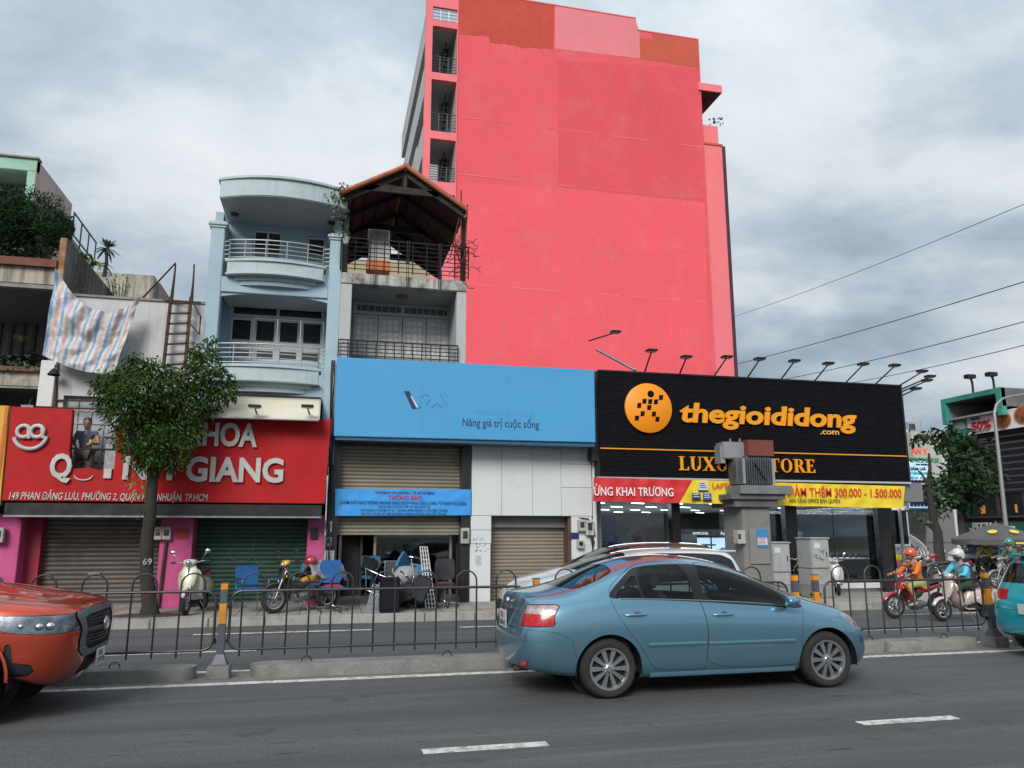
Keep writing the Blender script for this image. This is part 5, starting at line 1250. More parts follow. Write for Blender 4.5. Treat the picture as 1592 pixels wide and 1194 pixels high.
def cabinet(lab, uL, uF, uR, v0, vm, v1, y, graff=0, d=.45):
    t = thing('utility_cabinet', lab, 'cabinet', tuple(P((uF+uR)/2, 915, y)), 'grey roadside utility cabinets')
    m = mat('cabinet_grey', (.33, .34, .345), .6, var=.1, vs=2., dirt=.5, dcol=(.16, .15, .13), ds=2.2, streak=.3)
    x0, x1 = P(uF, vm, y).x, P(uR, vm, y).x; zt_, zm, zb = P(uF, v0, y).z, P(uF, vm, y).z, P(uF, v1, y).z
    bx('plinth', M_conc, t, x0-.05, x1+.05, y-.05, y+d+.05, GZ, max(zb, GZ+.05), bevel=.02)
    bx('lower_box', m, t, x0, x1, y, y+d, max(zb, GZ+.051), zm-.012, bevel=.01); bx('body', m, t, x0, x1, y, y+d, zm, zt_, bevel=.01)
    f = bx('door', m, t, x0+.03, x1-.03, y-.015, y-.001, zm+.03, zt_-.05, bevel=.004); bx('handle', M_dark, f, x1-.10, x1-.08, y-.03, y-.016, (zm+zt_)/2-.08, (zm+zt_)/2+.05)
    bx('door', m, t, x0+.03, x1-.03, y-.013, y-.001, max(zb, GZ+.051)+.03, zm-.04, bevel=.004)
    bx('roof_lid', m, t, x0-.03, x1+.03, y-.03, y+d+.03, zt_+.001, zt_+.04, bevel=.01)
    bx('sticker', M_paper, t, x0+.08, x0+.24, y-.019, y-.0155, zt_-.22, zt_-.10)
    if graff:
        g = G()
        for (dx, dz, ex, ez) in ((.22, -.25, .27, -.33), (.27, -.33, .38, -.24), (.30, -.28, .33, -.38), (.10, -.36, .14, -.45), (.05, -.42, .15, -.38), (.1, -.46, .34, -.50), (.2, -.40, .24, -.52), (.26, -.44, .3, -.54)):
            g.bar((x0+dx, y-.018, zt_+dz), (x0+ex, y-.018, zt_+ez), .006, .014, (0, 1, 0))
        g.build('graffiti', M_text_navy if 0 else M_dark, t)
cabinet('pale grey utility cabinet with a plain stained door beside the transformer tower', 1199, 1201, 1230, 845, 890, 911, 17.1)
cabinet('grey utility cabinet with black graffiti on its door, second from the transformer tower', 1252, 1263, 1291, 838, 884, 911, 17.1, 1, .6)
# ================================================================== RIGHT BACKGROUND
M_wr2 = mat('far_white', (.45, .46, .47), .8, var=.08)
fb = thing('white_tower_block', 'white distant tower with a water tank behind the store sign edge', 'building', (58, 90, 0))
def fbx(u0, u1, v0, v1, y, d, nm, m, par, **k):
    x0, x1, z0, z1 = RC(u0, v0, u1, v1, y); return bx(nm, m, par, x0, x1, y, y+d, z0, z1, **k)
fbx(1405, 1424, 668, 850, 90, 12, 'wall', M_wr2, fb); fbx(1412, 1424, 656, 672, 90, 8, 'tank_room', mat('far_grey', (.30, .32, .33), .8), fb); fbx(1425, 1470, 672, 850, 88, 12, 'wing', mat('far_cream', (.42, .42, .38), .8), fb)
for k in range(4): fbx(1414+k*2.4, 1415.5+k*2.4, 659, 668, 89.9, .05, 'window', M_win, fb)
for k in range(8): fbx(1428+k*5, 1431+k*5, 676, 680, 87.9, .05, 'window', M_win, fb)
a_ = P(1433, 672, 88); G().cyl(a_, a_+Vector((0, 0, 1.6)), .05, n=6).build('mast', M_steel, fb)
# round billboard with LED picture
lb_ = thing('led_billboard', 'curved bright LED billboard with green and red lettering on top behind the small tree', 'billboard', tuple(P(1435, 790, 34)))
LYY = 34.
c0 = P(1425, 750, LYY); c1 = P(1467, 750, LYY); Rl = (c1.x-c0.x)*1.25; cc_ = Vector((c0.x-.1, LYY+Rl-.1, 0))
zl0, zl1 = P(1440, 790, LYY).z, P(1440, 717, LYY).z
def curv(th0, th1, z0, z1, r, n=16): return lambda s, t: Vector((cc_.x+r*math.sin(th0+(th1-th0)*s), cc_.y-r*math.cos(th0+(th1-th0)*s), z0+(z1-z0)*t))
M_led = bpy.data.materials.new('led_picture'); M_led.use_nodes = True; t = M_led.node_tree; b = t.nodes['Principled BSDF']
ns = t.nodes.new('ShaderNodeTexNoise'); ns.inputs['Scale'].default_value = 1.1; gg = t.nodes.new('ShaderNodeNewGeometry'); t.links.new(gg.outputs['Position'], ns.inputs['Vector'])
r = t.nodes.new('ShaderNodeValToRGB'); t.links.new(ns.outputs[0], r.inputs[0]); r.color_ramp.elements[0].position = .35; r.color_ramp.elements[0].color = (.30, .52, .72, 1); r.color_ramp.elements[1].position = .65; r.color_ramp.elements[1].color = (.62, .74, .86, 1)
t.links.new(r.outputs[0], b.inputs['Emission Color']); b.inputs['Emission Strength'].default_value = 1.0; b.inputs['Base Color'].default_value = (.1, .1, .1, 1)
G().grid(curv(-.9, .75, zl0, zl1, Rl), 20, 2).build('screen', M_led, lb_, smooth=80)
G().grid(curv(-.9, .75, zl0-.2, zl1+.15, Rl-.12), 20, 1).build('screen_case', M_steel, lb_, smooth=80)
fr_y = cc_.y-Rl-.08
def ltxt(body, u0, v, u1, cap, m, off=.01, ex=.02): 
    a = P(u0, v, fr_y-.3); b2 = P(u1, v, fr_y-.3); hh = P(u0, v-cap, fr_y-.3).z-a.z
    text(body, hh/.7, m, lb_, (a.x, fr_y-.3, a.z), ext=ex, off=off, width=b2.x-a.x)
ltxt('AN Y', 1417, 706, 1442, 9, mat('led_red', (.60, .06, .03), .5, emit=.5)); ltxt('MACHERIE', 1411, 719, 1461, 8, mat('led_green', (.03, .30, .10), .5))
ltxt('KHAI TRƯƠNG', 1424, 723.5, 1443, 2.6, M_text_navy, 0); ltxt('GIẢM GIÁ', 1413, 731, 1440, 4.5, M_text_navy); ltxt('TƯ VẤN MIỄN PHÍ', 1413, 738, 1442, 4.5, mat('led_teal', (.02, .35, .38), .5, emit=.4)); ltxt('NHA KHOA', 1413, 745, 1452, 4.5, MATS['led_teal'])
for k in range(8):
    q = P(1416+k*5.5, 772, fr_y-.3); f = G().sph((q.x, fr_y-.3, q.z+.75), .10, 8, 5).loft([[(q.x+.16*w2*math.cos(a), fr_y-.3+.05*math.sin(a), q.z+h2) for a in [2*PI*i/8 for i in range(8)]] for h2, w2 in ((-.5, .5), (0, .9), (.45, 1.2), (.62, .5))]).build('printed_figure', M_text_navy if k % 2 else M_dark, lb_)
fbx(1425, 1450, 792, 880, LYY+2, .5, 'support', M_conc, lb_)
# grey construction boards
gbt = thing('grey_hoarding', 'tall grey panel hoarding with a white edge behind the small pruned tree', 'hoarding', tuple(P(1465, 880, 24)))
pg = [P(u, v, 24) for u, v in ((1443, 812), (1464, 796), (1488, 792), (1490, 885), (1443, 885))]
G().prism([(p.x, p.z) for p in pg], 24, 24.1).build('panel', mat('hoarding_grey', (.15, .15, .155), .7, var=.1), gbt)
fbx(1488, 1491, 792, 885, 23.95, .15, 'edge', M_wf, gbt); fbx(1443, 1489, 842, 843, 23.97, .03, 'seam', M_steel, gbt)
# grey glass screen and steel post at the store corner, white arched ribs behind
cs = thing('corner_glass_screen', 'grey glass screen with a steel post at the street corner beside the store', 'screen', tuple(P(1400, 880, 19.2)))
fbx(1386, 1411, 793, 846, 19.2, .03, 'pane', glass_mat('corner_glass', (.42, .5, .53), .8), cs); fbx(1400, 1403.5, 757, 885, 19.1, .06, 'post', M_steel, cs); fbx(1404, 1412, 755, 793, 19.3, .5, 'box', M_steel, cs)
ar_t = thing('white_rib_arch', 'cluster of white curved ribs forming an arch behind the corner screen', 'sculpture', tuple(P(1410, 880, 23)))
for k in range(9):
    s = -1 if k < 5 else 1; u0 = 1378+k*3 if k < 5 else 1442-(k-5)*6; ut = 1392+(k*3 if k < 5 else 6+(k-5)*4); pts = []
    for j in range(9):
        f = j/8; pts.append(P(u0+(ut-u0)*f**1.8-6*s*math.sin(PI*f)*(-1), 872-(74-5*k)*f+0, 23+.12*k))
    G().tube(pts, [.05*(1-.5*j/8) for j in range(9)], 6).build('rib', M_wf, ar_t, smooth=60)
# building across the side street
PX_ = 34.
pb = thing('pizza_restaurant', 'dark restaurant building with a green fascia, pizza billboard and open top storey', 'building', (PX_, 40, 0))
def xpl(u0, v0, u1, v1, nm, m, d=.1, off=0., quad=None):
    """panel on the facade that faces the side street; corners traced on the plane x = const"""
    pts = quad or [(u0, v0), (u1, v0), (u1, v1), (u0, v1)]
    pz = [PXp(u, v, PX_-off) for u, v in pts]
    return G().prism([(p.y, p.z) for p in pz], PX_-off, PX_-off+d, ax='yz').build(nm, m, pb)
ya, yb_ = PXp(1478, 700, PX_).y, PXp(1700, 700, PX_).y
ztop_ = PXp(1592, 640, PX_).z
M_dk = mat('facade_dark', (.022, .022, .026), .6, var=.3)
bx('core', M_dk, pb, PX_+.05, PX_+12, yb_, ya+.1, 0, ztop_)
def band(z0, z1, nm, m, off, d=.1): return bx(nm, m, pb, PX_-off, PX_-off+d, yb_, ya+.1, z0, z1)
zz1 = PXp(1540, 812, PX_-.6).z; zz0 = PXp(1540, 838, PX_-.6).z
band(zz0, zz1, 'green_fascia', mat('green_fascia', (.015, .11, .07), .5), .6, .3)
c_a, c_b = PXp(1512, 822, PX_-.62), PXp(1592, 822, PX_-.62)
for body, uu0, uu1, v, cap, offn in (('The', 1507, 1514, 826, 5, .0), ('PIZZA', 1513, 1546, 825, 12, .02), ('Company', 1549, 1578, 824, 9, .0)):
    a = PXp(uu0, v, PX_-.62); b2 = PXp(uu1, v, PX_-.62); hh = PXp(uu0, v-cap, PX_-.62).z-a.z
    text(body, hh/.7, M_text_white, pb, (PX_-.62, a.y, a.z), rot=(PI/2, 0, -PI/2), ext=.02, off=offn, width=a.y-b2.y)
zb0, zb1 = PXp(1482, 680, PX_-.5).z, PXp(1482, 652, PX_-.5).z
def bil(u0, u1, nm, m, off=.5, f0=0., f1=1.): 
    y0, y1 = PXp(u1, 665, PX_-off).y, PXp(u0, 665, PX_-off).y; return bx(nm, m, pb, PX_-off, PX_-off+.08, y0, y1, zb0+(zb1-zb0)*f0, zb0+(zb1-zb0)*f1)
bil(1481, 1504, 'billboard_logo_field', mat('billboard_teal', (.05, .38, .32), .5)); bil(1504.2, 1640, 'billboard', mat('billboard_white', (.78, .80, .80), .5))
def disc(u, r_, m, nm, off=.56, fz=.5, sx=1.):
    q = PXp(u, 655, PX_-off); zc = zb0+(zb1-zb0)*fz; G().lathe([(0, 0), (r_, 0), (r_, -.03), (0, -.03)], 24, Matrix.Translation((PX_-off, q.y, zc)) @ Matrix.Rotation(-PI/2, 4, 'Y') @ Matrix.Diagonal((1, sx, 1, 1))).build(nm, m, pb)
Hb = zb1-zb0
disc(1491, Hb*.24, mat('logo_pale', (.45, .5, .48), .5), 'round_logo', .54, .55, 1.5)
M_piz = mat('pizza_print', (.30, .09, .04), .6, var=.9, vs=3)
disc(1558, Hb*.46, mat('pizza_crust', (.42, .22, .09), .6), 'pizza_picture', .54, .5, 1.2); disc(1558, Hb*.38, M_piz, 'pizza_topping', .57, .5, 1.2)
disc(1592, Hb*.46, MATS['pizza_crust'], 'pizza_picture', .54, .6, 1.2); disc(1592, Hb*.38, M_piz, 'pizza_topping', .57, .6, 1.2)
for body, uu0, uu1, f0, hh, mm, of in (('50%', 1509, 1540, .22, .42, M_tr, .03), ('GIẢM ĐẾN', 1509, 1524, .74, .12, M_text_navy, 0), ('KHI MUA PIZZA THỨ 2', 1509, 1538, .08, .08, M_text_navy, 0)):
    a = PXp(uu0, 655, PX_-.55); b2 = PXp(uu1, 655, PX_-.55); text(body, Hb*hh/.7, mm, pb, (PX_-.55, a.y, zb0+Hb*f0), rot=(PI/2, 0, -PI/2), ext=.01, off=of, width=a.y-b2.y)
for k in range(9):
    z = zb0-.3-k*.34; band(z-.05, z+.05, 'slat', mat('slat_dark', (.06, .062, .07), .5), .25, .06)
for k in range(3):
    y0, y1 = PXp((1550, 1592, 1640)[k], 790, PX_-.1).y, PXp((1494, 1562, 1600)[k], 790, PX_-.1).y
    z0_, z1_ = PXp(1540, 801, PX_-.1).z, PXp(1540, 768, PX_-.1).z
    f = bx('window_frame', mat('window_brown', (.06, .045, .04), .5), pb, PX_-.12, PX_+.04, y0-.15, y1+.15, z0_-.15, z1_+.15); bx('pane', M_win, f, PX_-.14, PX_-.125, y0, y1, z0_, z1_)
    bx('lit_interior', emat('warm_lamp', (.5, .22, .05), .5), f, PX_-.15, PX_-.141, y0+(y1-y0)*.3, y0+(y1-y0)*.42, z0_+.1, z0_+.5)
bx('ground_floor', mat('ground_dark', (.02, .03, .028), .4, var=.4), pb, PX_-.05, PX_+.04, yb_, ya+.1, 0, zz0)
# green framed open top storey
M_grn = mat('green_frame', (.04, .28, .21), .6, var=.15, dirt=.3, dcol=(.05, .08, .06))
qa = PXp(1466, 622, PX_-1); 
yl, yr_ = PXp(1464, 640, PX_-1.).y, PXp(1557, 625, PX_-1.).y
zt0, zt1 = PXp(1557, 601, PX_-1).z, PXp(1557, 609, PX_-1).z
bx('roof_edge', M_grn, pb, PX_-1, PX_-.7, yr_, yl, zt1, zt0); bx('roof_edge', mat('weathered_grey', (.14, .14, .125), .9, var=.3, dirt=.6), pb, PX_-.95, PX_+12, yr_-.0, yr_+.3, zb1+.15, zt0-.02)
bx('roof_slab', mat('dark_soffit', (.09, .09, .09), .8), pb, PX_-.69, PX_+12, yr_+.31, yl, zt1+.02, zt0-.03)
for y in (yl-.3, yr_): bx('green_post', M_grn, pb, PX_-1.01, PX_-.71, y, y+.3, zb1-.3, zt1)
bx('terrace_floor', M_conc, pb, PX_-.9, PX_+11, yr_+.31, yl, zb1-.1, zb1); bx('terrace_back', mat('terrace_grey', (.17, .17, .17), .8), pb, PX_+5, PX_+5.2, yr_+.31, yl, zb1, zt1)
bx('terrace_end', mat('terrace_pale', (.30, .30, .29), .8), pb, PX_-.6, PX_+5, yl-.15, yl-.02, zb1, zt1)
for (u, v) in ((1512, 600), (1545, 597)):
    q = PXp(u, v, PX_-.9); G().tube([(q.x, q.y, zt0), (q.x, q.y, q.z+.2), (q.x-.5, q.y-.4, q.z+.4)], .06, 6).obox((q.x-.5, q.y-.4, q.z+.4), (.5, .3, .2)).build('roof_floodlight', M_black, pb)
# street lamp
sl = thing('street_lamp', 'tall grey street lamp with a curved arm in front of the pizza restaurant', 'street lamp', (P(1569, 870, 22).x, 22, GZ))
pts = [P(1570, 880, 22)]; pts[0].z = GZ
for u, v in ((1562, 800), (1554, 720), (1547.5, 660), (1546, 642), (1549, 629), (1558, 620), (1572, 616), (1600, 612)): pts.append(P(u, v, 22))
G().tube(pts, [.08, .07, .06, .055, .05, .045, .042, .04, .04], 10).build('pole', mat('galvanised', (.27, .29, .30), .5, .5, var=.1), sl, smooth=60)
q = P(1608, 611, 22); G().obox(q, (.6, .2, .1)).build('lamp_head', M_steel, sl, bevel=.03)
# overhead cables
def cable(lab, u0, v0, y0, u1, v1, y1, sag, r=.014):
    a, b = P(u0, v0, y0), P(u1, v1, y1); d = b-a; a -= d*.4
    o = G().tube([a.lerp(b, k/24)-Vector((0, 0, sag*4*(k/24)*(1-k/24))) for k in range(25)], r, 5).build('overhead_cable', M_wire, None, smooth=80); tag(o, lab, 'cable', 'overhead cables in the sky')
cable('highest overhead cable, ending at the pink tower', 1592, 306, 16, 1142, 492, 36, .25, .010)
cable('second highest overhead cable above the black sign', 1592, 431, 16, 1146, 566, 32, .15, .014)
cable('third overhead cable, passing behind the floodlights of the black sign', 1592, 493, 16, 1218, 590, 30, .15, .013)
cable('lowest overhead cable, above the right end of the black sign', 1592, 531, 16, 1318, 596, 28, .12, .012)
# ================================================================== VEHICLES: lofted shells cut into panels
def subsurf_arrays(verts, faces, lvl):
    me = bpy.data.meshes.new('t'); me.from_pydata(verts, [], faces); o = bpy.data.objects.new('t', me); C.objects.link(o)
    md = o.modifiers.new('s', 'SUBSURF'); md.levels = lvl; md.render_levels = lvl; md.use_limit_surface = True
    dg = bpy.context.evaluated_depsgraph_get(); em = bpy.data.meshes.new_from_object(o.evaluated_get(dg))
    bm = bmesh.new(); bm.from_mesh(em); bmesh.ops.recalc_face_normals(bm, faces=bm.faces); bmesh.ops.triangulate(bm, faces=bm.faces); bm.to_mesh(em); bm.free()
    n = len(em.vertices); V = np.empty(n*3, np.float32); em.vertices.foreach_get('co', V); V = V.reshape(n, 3).astype(np.float64)
    T = np.empty(len(em.polygons)*3, np.int32); em.polygons.foreach_get('vertices', T); T = T.reshape(-1, 3)
    fn = np.cross(V[T[:, 1]]-V[T[:, 0]], V[T[:, 2]]-V[T[:, 0]])
    Nn = np.zeros_like(V)
    for k in range(3): np.add.at(Nn, T[:, k], fn)
    Nn /= np.maximum(np.linalg.norm(Nn, axis=1)[:, None], 1e-12)
    bpy.data.objects.remove(o); bpy.data.meshes.remove(em)
    return V, Nn, T
class Shell:
    """triangle soup with smooth normals: P (n,3,3) corners, Q (n,3,3) normals"""
    def __init__(s, Pp, Q): s.P, s.Q = Pp, Q
    @staticmethod
    def of(V, Nn, T): return Shell(V[T], Nn[T])
    def split(s, fn):
        n = len(s.P)
        if n == 0: return Shell(s.P, s.Q), Shell(s.P, s.Q)
        d = fn(s.P.reshape(-1, 3)).reshape(n, 3); d = np.where(np.abs(d) < 1e-7, 1e-7, d)
        neg = d < 0; c = neg.sum(1)
        ins, inq, ous, ouq = [s.P[c == 3]], [s.Q[c == 3]], [s.P[c == 0]], [s.Q[c == 0]]
        for cnt, A, Aq, B, Bq in ((1, ins, inq, ous, ouq), (2, ous, ouq, ins, inq)):
            m = c == cnt
            if not m.any(): continue
            Pm, Qm, dm = s.P[m], s.Q[m], d[m]; lone = (dm < 0) if cnt == 1 else (dm > 0); i0 = lone.argmax(1); r = np.arange(len(i0)); i1 = (i0+1) % 3; i2 = (i0+2) % 3
            p0, p1, p2 = Pm[r, i0], Pm[r, i1], Pm[r, i2]; q0, q1, q2 = Qm[r, i0], Qm[r, i1], Qm[r, i2]; d0, d1, d2 = dm[r, i0], dm[r, i1], dm[r, i2]
            t1 = (d0/(d0-d1))[:, None]; t2 = (d0/(d0-d2))[:, None]
            a, b = p0+(p1-p0)*t1, p0+(p2-p0)*t2; qa, qb = q0+(q1-q0)*t1, q0+(q2-q0)*t2
            A.append(np.stack([p0, a, b], 1)); Aq.append(np.stack([q0, qa, qb], 1))
            B.append(np.stack([a, p1, p2], 1)); Bq.append(np.stack([qa, q1, q2], 1)); B.append(np.stack([a, p2, b], 1)); Bq.append(np.stack([qa, q2, qb], 1))
        return Shell(np.concatenate(ins), np.concatenate(inq)), Shell(np.concatenate(ous), np.concatenate(ouq))
    def cut(s, fn, gap=.0035):
        i, o = s.split(fn)
        if gap: i, _ = i.split(lambda p: fn(p)+gap)
        return i, o
    def off(s, d): return Shell(s.P+s.Q*d, s.Q)
    def obj(s, name, m, parent, thick=0.):
        n = len(s.P)
        if n == 0: return None
        V = s.P.reshape(-1, 3); Nn = s.Q.reshape(-1, 3)
        key = np.round(V, 5); _, idx, inv = np.unique(key, axis=0, return_index=True, return_inverse=True); inv = inv.ravel()
        V = V[idx]; Nn = Nn[idx]; T = inv.reshape(-1, 3); ok = (T[:, 0] != T[:, 1]) & (T[:, 1] != T[:, 2]) & (T[:, 0] != T[:, 2]); T = T[ok]
        fn_ = np.cross(V[T[:, 1]]-V[T[:, 0]], V[T[:, 2]]-V[T[:, 0]]); fl = (fn_*Nn[T[:, 0]]).sum(1) < 0; T[fl] = T[fl][:, ::-1]
        me = bpy.data.meshes.new(name); me.vertices.add(len(V)); me.vertices.foreach_set('co', V.astype(np.float32).ravel()); me.loops.add(len(T)*3); me.polygons.add(len(T))
        me.loops.foreach_set('vertex_index', T.astype(np.int32).ravel()); me.polygons.foreach_set('loop_start', np.arange(0, len(T)*3, 3, dtype=np.int32))
        me.update(calc_edges=True); me.validate(); me.shade_smooth()
        Nn = Nn/np.maximum(np.linalg.norm(Nn, axis=1)[:, None], 1e-9)
        if len(me.vertices) == len(Nn): me.normals_split_custom_set_from_vertices([tuple(a) for a in Nn])
        me.materials.append(m); o = bpy.data.objects.new(name, me); C.objects.link(o); o.parent = parent
        return o
def sdp(poly, ax=(0, 2)):
    """signed distance to a polygon (negative inside) in the chosen two axes"""
    A = np.array(poly, float); B = np.roll(A, -1, 0)
    lo, hi = A.min(0)-.12, A.max(0)+.12
    def f(p):
        q = p[:, list(ax)]; out = np.full(len(q), .1); m = ((q > lo) & (q < hi)).all(1); r = q[m]
        if len(r) == 0: return out
        dmin = np.full(len(r), 1e9); ins = np.zeros(len(r), bool)
        for a, b in zip(A, B):
            e = b-a; w_ = r-a; t = np.clip((w_ @ e)/max(e @ e, 1e-12), 0, 1); dd = ((w_-t[:, None]*e)**2).sum(1); dmin = np.minimum(dmin, dd)
            c = (a[1] > r[:, 1]) != (b[1] > r[:, 1])
            if abs(e[1]) > 1e-12: xi = a[0]+(r[:, 1]-a[1])*e[0]/e[1]; ins ^= c & (r[:, 0] < xi)
        d = np.sqrt(dmin); d[ins] *= -1; out[m] = d
        return out
    return f
def side(poly, ymin=.4, sgn=0):
    g = sdp(poly)
    if sgn: return lambda p: np.maximum(g(p), ymin-p[:, 1]*sgn)
    return lambda p: np.maximum(g(p), ymin-np.abs(p[:, 1]))
def topf(poly, zmin):
    g = sdp(poly, (0, 1)); return lambda p: np.maximum(g(p), zmin-p[:, 2])
def smooth_poly(pts, it=2, r=.25):
    for _ in range(it):
        q = []
        for i in range(len(pts)):
            a, b = pts[i], pts[(i+1) % len(pts)]; q += [(a[0]*(1-r)+b[0]*r, a[1]*(1-r)+b[1]*r), (a[0]*r+b[0]*(1-r), a[1]*r+b[1]*(1-r))]
        pts = q
    return pts
def mirror_y(poly): return poly+[(x, -y) for x, y in reversed(poly)]
def shell_from(stations, lvl):
    """stations: list of (x or list of x, [(y,z)...]); row 0 = underside edge ... last = roof centre line; mirrored, closed underneath and at both ends"""
    rows = len(stations[0][1]); ring = []
    verts = []; idx = []
    for xs_, yz in stations:
        if not isinstance(xs_, (list, tuple)): xs_ = [xs_]*rows
        col = []
        full = [(xs_[0], 0., yz[0][1])]+[(xs_[k], yz[k][0], yz[k][1]) for k in range(rows)]      # centre of floor first
        for x_, y_, z_ in full: col.append((x_, y_, z_))
        half = col; mir = [(x_, -y_, z_) for x_, y_, z_ in col[1:-1]][::-1]
        idx.append(list(range(len(verts), len(verts)+len(half)+len(mir)))); verts += half+mir
    n = len(idx[0]); faces = []
    for i in range(len(idx)-1):
        for j in range(n): faces.append((idx[i][j], idx[i][(j+1) % n], idx[i+1][(j+1) % n], idx[i+1][j]))
    for ring_, fl in ((idx[0], False), (idx[-1], True)):      # end caps as quads across the car
        m_ = n//2
        for j in range(m_):
            a, b, c, d = ring_[j], ring_[j+1], ring_[(n-j-1) % n], ring_[(n-j) % n]
            q = [a, b, c, d]; q2 = []
            for v in q:
                if v not in q2: q2.append(v)
            if len(q2) > 2: faces.append(tuple(q2 if fl else q2[::-1]))
    V, Nn, T = subsurf_arrays(verts, faces, lvl)
    c = V.mean(0); 
    if ((V-c)*Nn).sum(1).mean() < 0: Nn = -Nn
    return Shell.of(V, Nn, T)
def paint(name, col, metal=.45, rough=.28):
    return mat(name, col, rough, metal, var=0, vs=1.2, coat=1., world=False, dirt=0., dcol=tuple(c*.6+.03 for c in col), ds=3.)
M_cglass = mat('car_glass', (.008, .010, .011), .05, 0, var=0, world=False, spec=.45)
M_sglass = glass_mat('tinted_car_glass', (.60, .66, .66), .62)
M_sglass.node_tree.nodes['Fresnel'].inputs[0].default_value = 1.5
M_trim = mat('cabin_trim', (.09, .09, .09), .8, world=False)
M_gloss = mat('gloss_black', (.010, .010, .011), .18, 0, var=0, world=False)
M_tail = mat('tail_red', (.33, .004, .006), .2, 0, var=.5, vs=16, world=False, coat=.4, emit=.06, ecol=(1, .02, .02))
M_tailb = mat('tail_border', (.10, .004, .008), .2, 0, var=0, world=False, coat=.4)
M_tailc = mat('tail_clear', (.42, .34, .34), .2, .3, var=.6, vs=13, world=False, coat=.4)
M_head = mat('headlight_lens', (.36, .38, .40), .06, .55, var=.55, vs=9, world=False, coat=1.)
M_plate = mat('plate_white', (.50, .50, .49), .5, var=.1, vs=9, world=False)
M_under = MATS['tile_underside']
M_shell = mat('car_underlay', (.006, .006, .007), .7, var=0, world=False)
def wheel(parent, x, y, R, rim, w_, sgn, spokes=10, name='wheel', double=True, cov=None):
    """wheel with axis along y; outside towards sgn"""
    g = G(); Mx = Matrix.Translation((x, y, R)) @ Matrix.Rotation(-PI/2*sgn, 4, 'X')     # local z -> +-y outside
    hw_ = w_/2
    pr = [(rim, -hw_*.9), (rim+.012, -hw_), (R-.03, -hw_), (R-.006, -hw_*.72), (R, -hw_*.5), (R, hw_*.5), (R-.006, hw_*.72), (R-.03, hw_), (R-.055, hw_*1.02), (rim+.02, hw_*.98), (rim+.006, hw_*.92), (rim, hw_*.8)]
    g.lathe(pr, 36, Mx); ty = g.build(name, M_rub, parent, smooth=40)
    tr = G()
    g = G(); g.lathe([(rim+.004, -hw_*.85), (rim-.012, -hw_*.6), (rim-.016, hw_*.5), (rim-.004, hw_*.82), (rim+.006, hw_*.86), (rim+.007, hw_*.92), (rim-.016, hw_*.90), (rim-.026, hw_*.6)], 36, Mx)
    g.build('rim', M_alloy, ty, smooth=40)
    g = G(); g.lathe([(0, hw_*.30), (rim-.015, hw_*.05), (rim-.015, -.02), (0, -.02)], 24, Mx); g.build('brake_disc', mat('brake_dark', (.03, .03, .03), .6, .5, world=False), ty, smooth=40)
    g = G()
    for k in range(spokes):
        offs = (-.10, .10) if double else (0,)
        for o_ in offs:
            a = 2*PI*k/spokes+o_*(2*PI/spokes)/.5*.5; ci, si = math.cos(a), math.sin(a)
            p0 = Vector((ci*.045, si*.045, hw_*.72)); p1 = Vector((ci*(rim-.012), si*(rim-.012), hw_*.70))
            wd = .011 if double else .026
            sdv = Vector((-si, ci, 0)); 
            vs = [p0-sdv*wd*1.0, p0+sdv*wd*1.0, p1+sdv*wd*1.25, p1-sdv*wd*1.25]
            fr = [v+Vector((0, 0, .004)) for v in vs]; bk_ = [v-Vector((0, 0, .03)) for v in vs]; mid = (p0+p1)/2
            g.add([Mx @ v for v in bk_+fr], [(0, 3, 2, 1), (4, 5, 6, 7), (0, 1, 5, 4), (1, 2, 6, 5), (2, 3, 7, 6), (3, 0, 4, 7)])
    g.build('spokes' if False else 'spoke_star', M_alloy, ty)
    g = G(); g.lathe([(0, hw_*.86), (.028, hw_*.86), (.034, hw_*.8), (.062, hw_*.74), (.066, hw_*.5), (0, hw_*.4)], 18, Mx)
    for k in range(5):
        a = 2*PI*k/5; c_ = Mx @ Vector((.05*math.cos(a), .05*math.sin(a), hw_*.79)); g.sph(c_, .009, 6, 4)
    g.build('hub', M_alloy, ty, smooth=40)
    return ty
def arches(parent, cs, R, y0, y1):
    for cx, cz in cs:
        for s in (-1, 1):
            g = G(); n = 18
            rg = lambda y: [(cx+R*math.cos(PI*k/n*1.12-.19), y*s, cz+R*math.sin(PI*k/n*1.12-.19)) for k in range(n+1)]
            a, b = rg(y0), rg(y1); g.add(a+b, [(k, k+1, n+2+k, n+1+k) for k in range(n)])
            g.add([(cx+R*math.cos(2*PI*k/24), y0*s, cz+R*math.sin(2*PI*k/24)) for k in range(24)], [tuple(range(24))])
            g.build('wheel_arch', M_shell, parent, smooth=50)
def surf_at(sh, x, z, s=-1):
    c = sh.P.mean(1); m = c[:, 1]*s > .3; c2 = c[m]; q = sh.Q.mean(1)[m]; d = (c2[:, 0]-x)**2+(c2[:, 2]-z)**2; i = np.argsort(d)[:4]; w_ = 1/(d[i]+1e-6)
    return float((c2[i, 1]*w_).sum()/w_.sum()), q[i[0]]
def strip_on(sh, parent, name, m, xs_, zs_, hh, dd, s):
    """moulding strip following the flank"""
    rings = []
    for x, z in zip(xs_, zs_):
        y, _ = surf_at(sh, x, z, s); y += 0; rings.append([(x, y-s*.01, z-hh), (x, y+s*dd*.8, z-hh*.7), (x, y+s*dd, z), (x, y+s*dd*.8, z+hh*.7), (x, y-s*.01, z+hh)])
    # ends taper
    return G().loft(rings).build(name, m, parent, smooth=50)
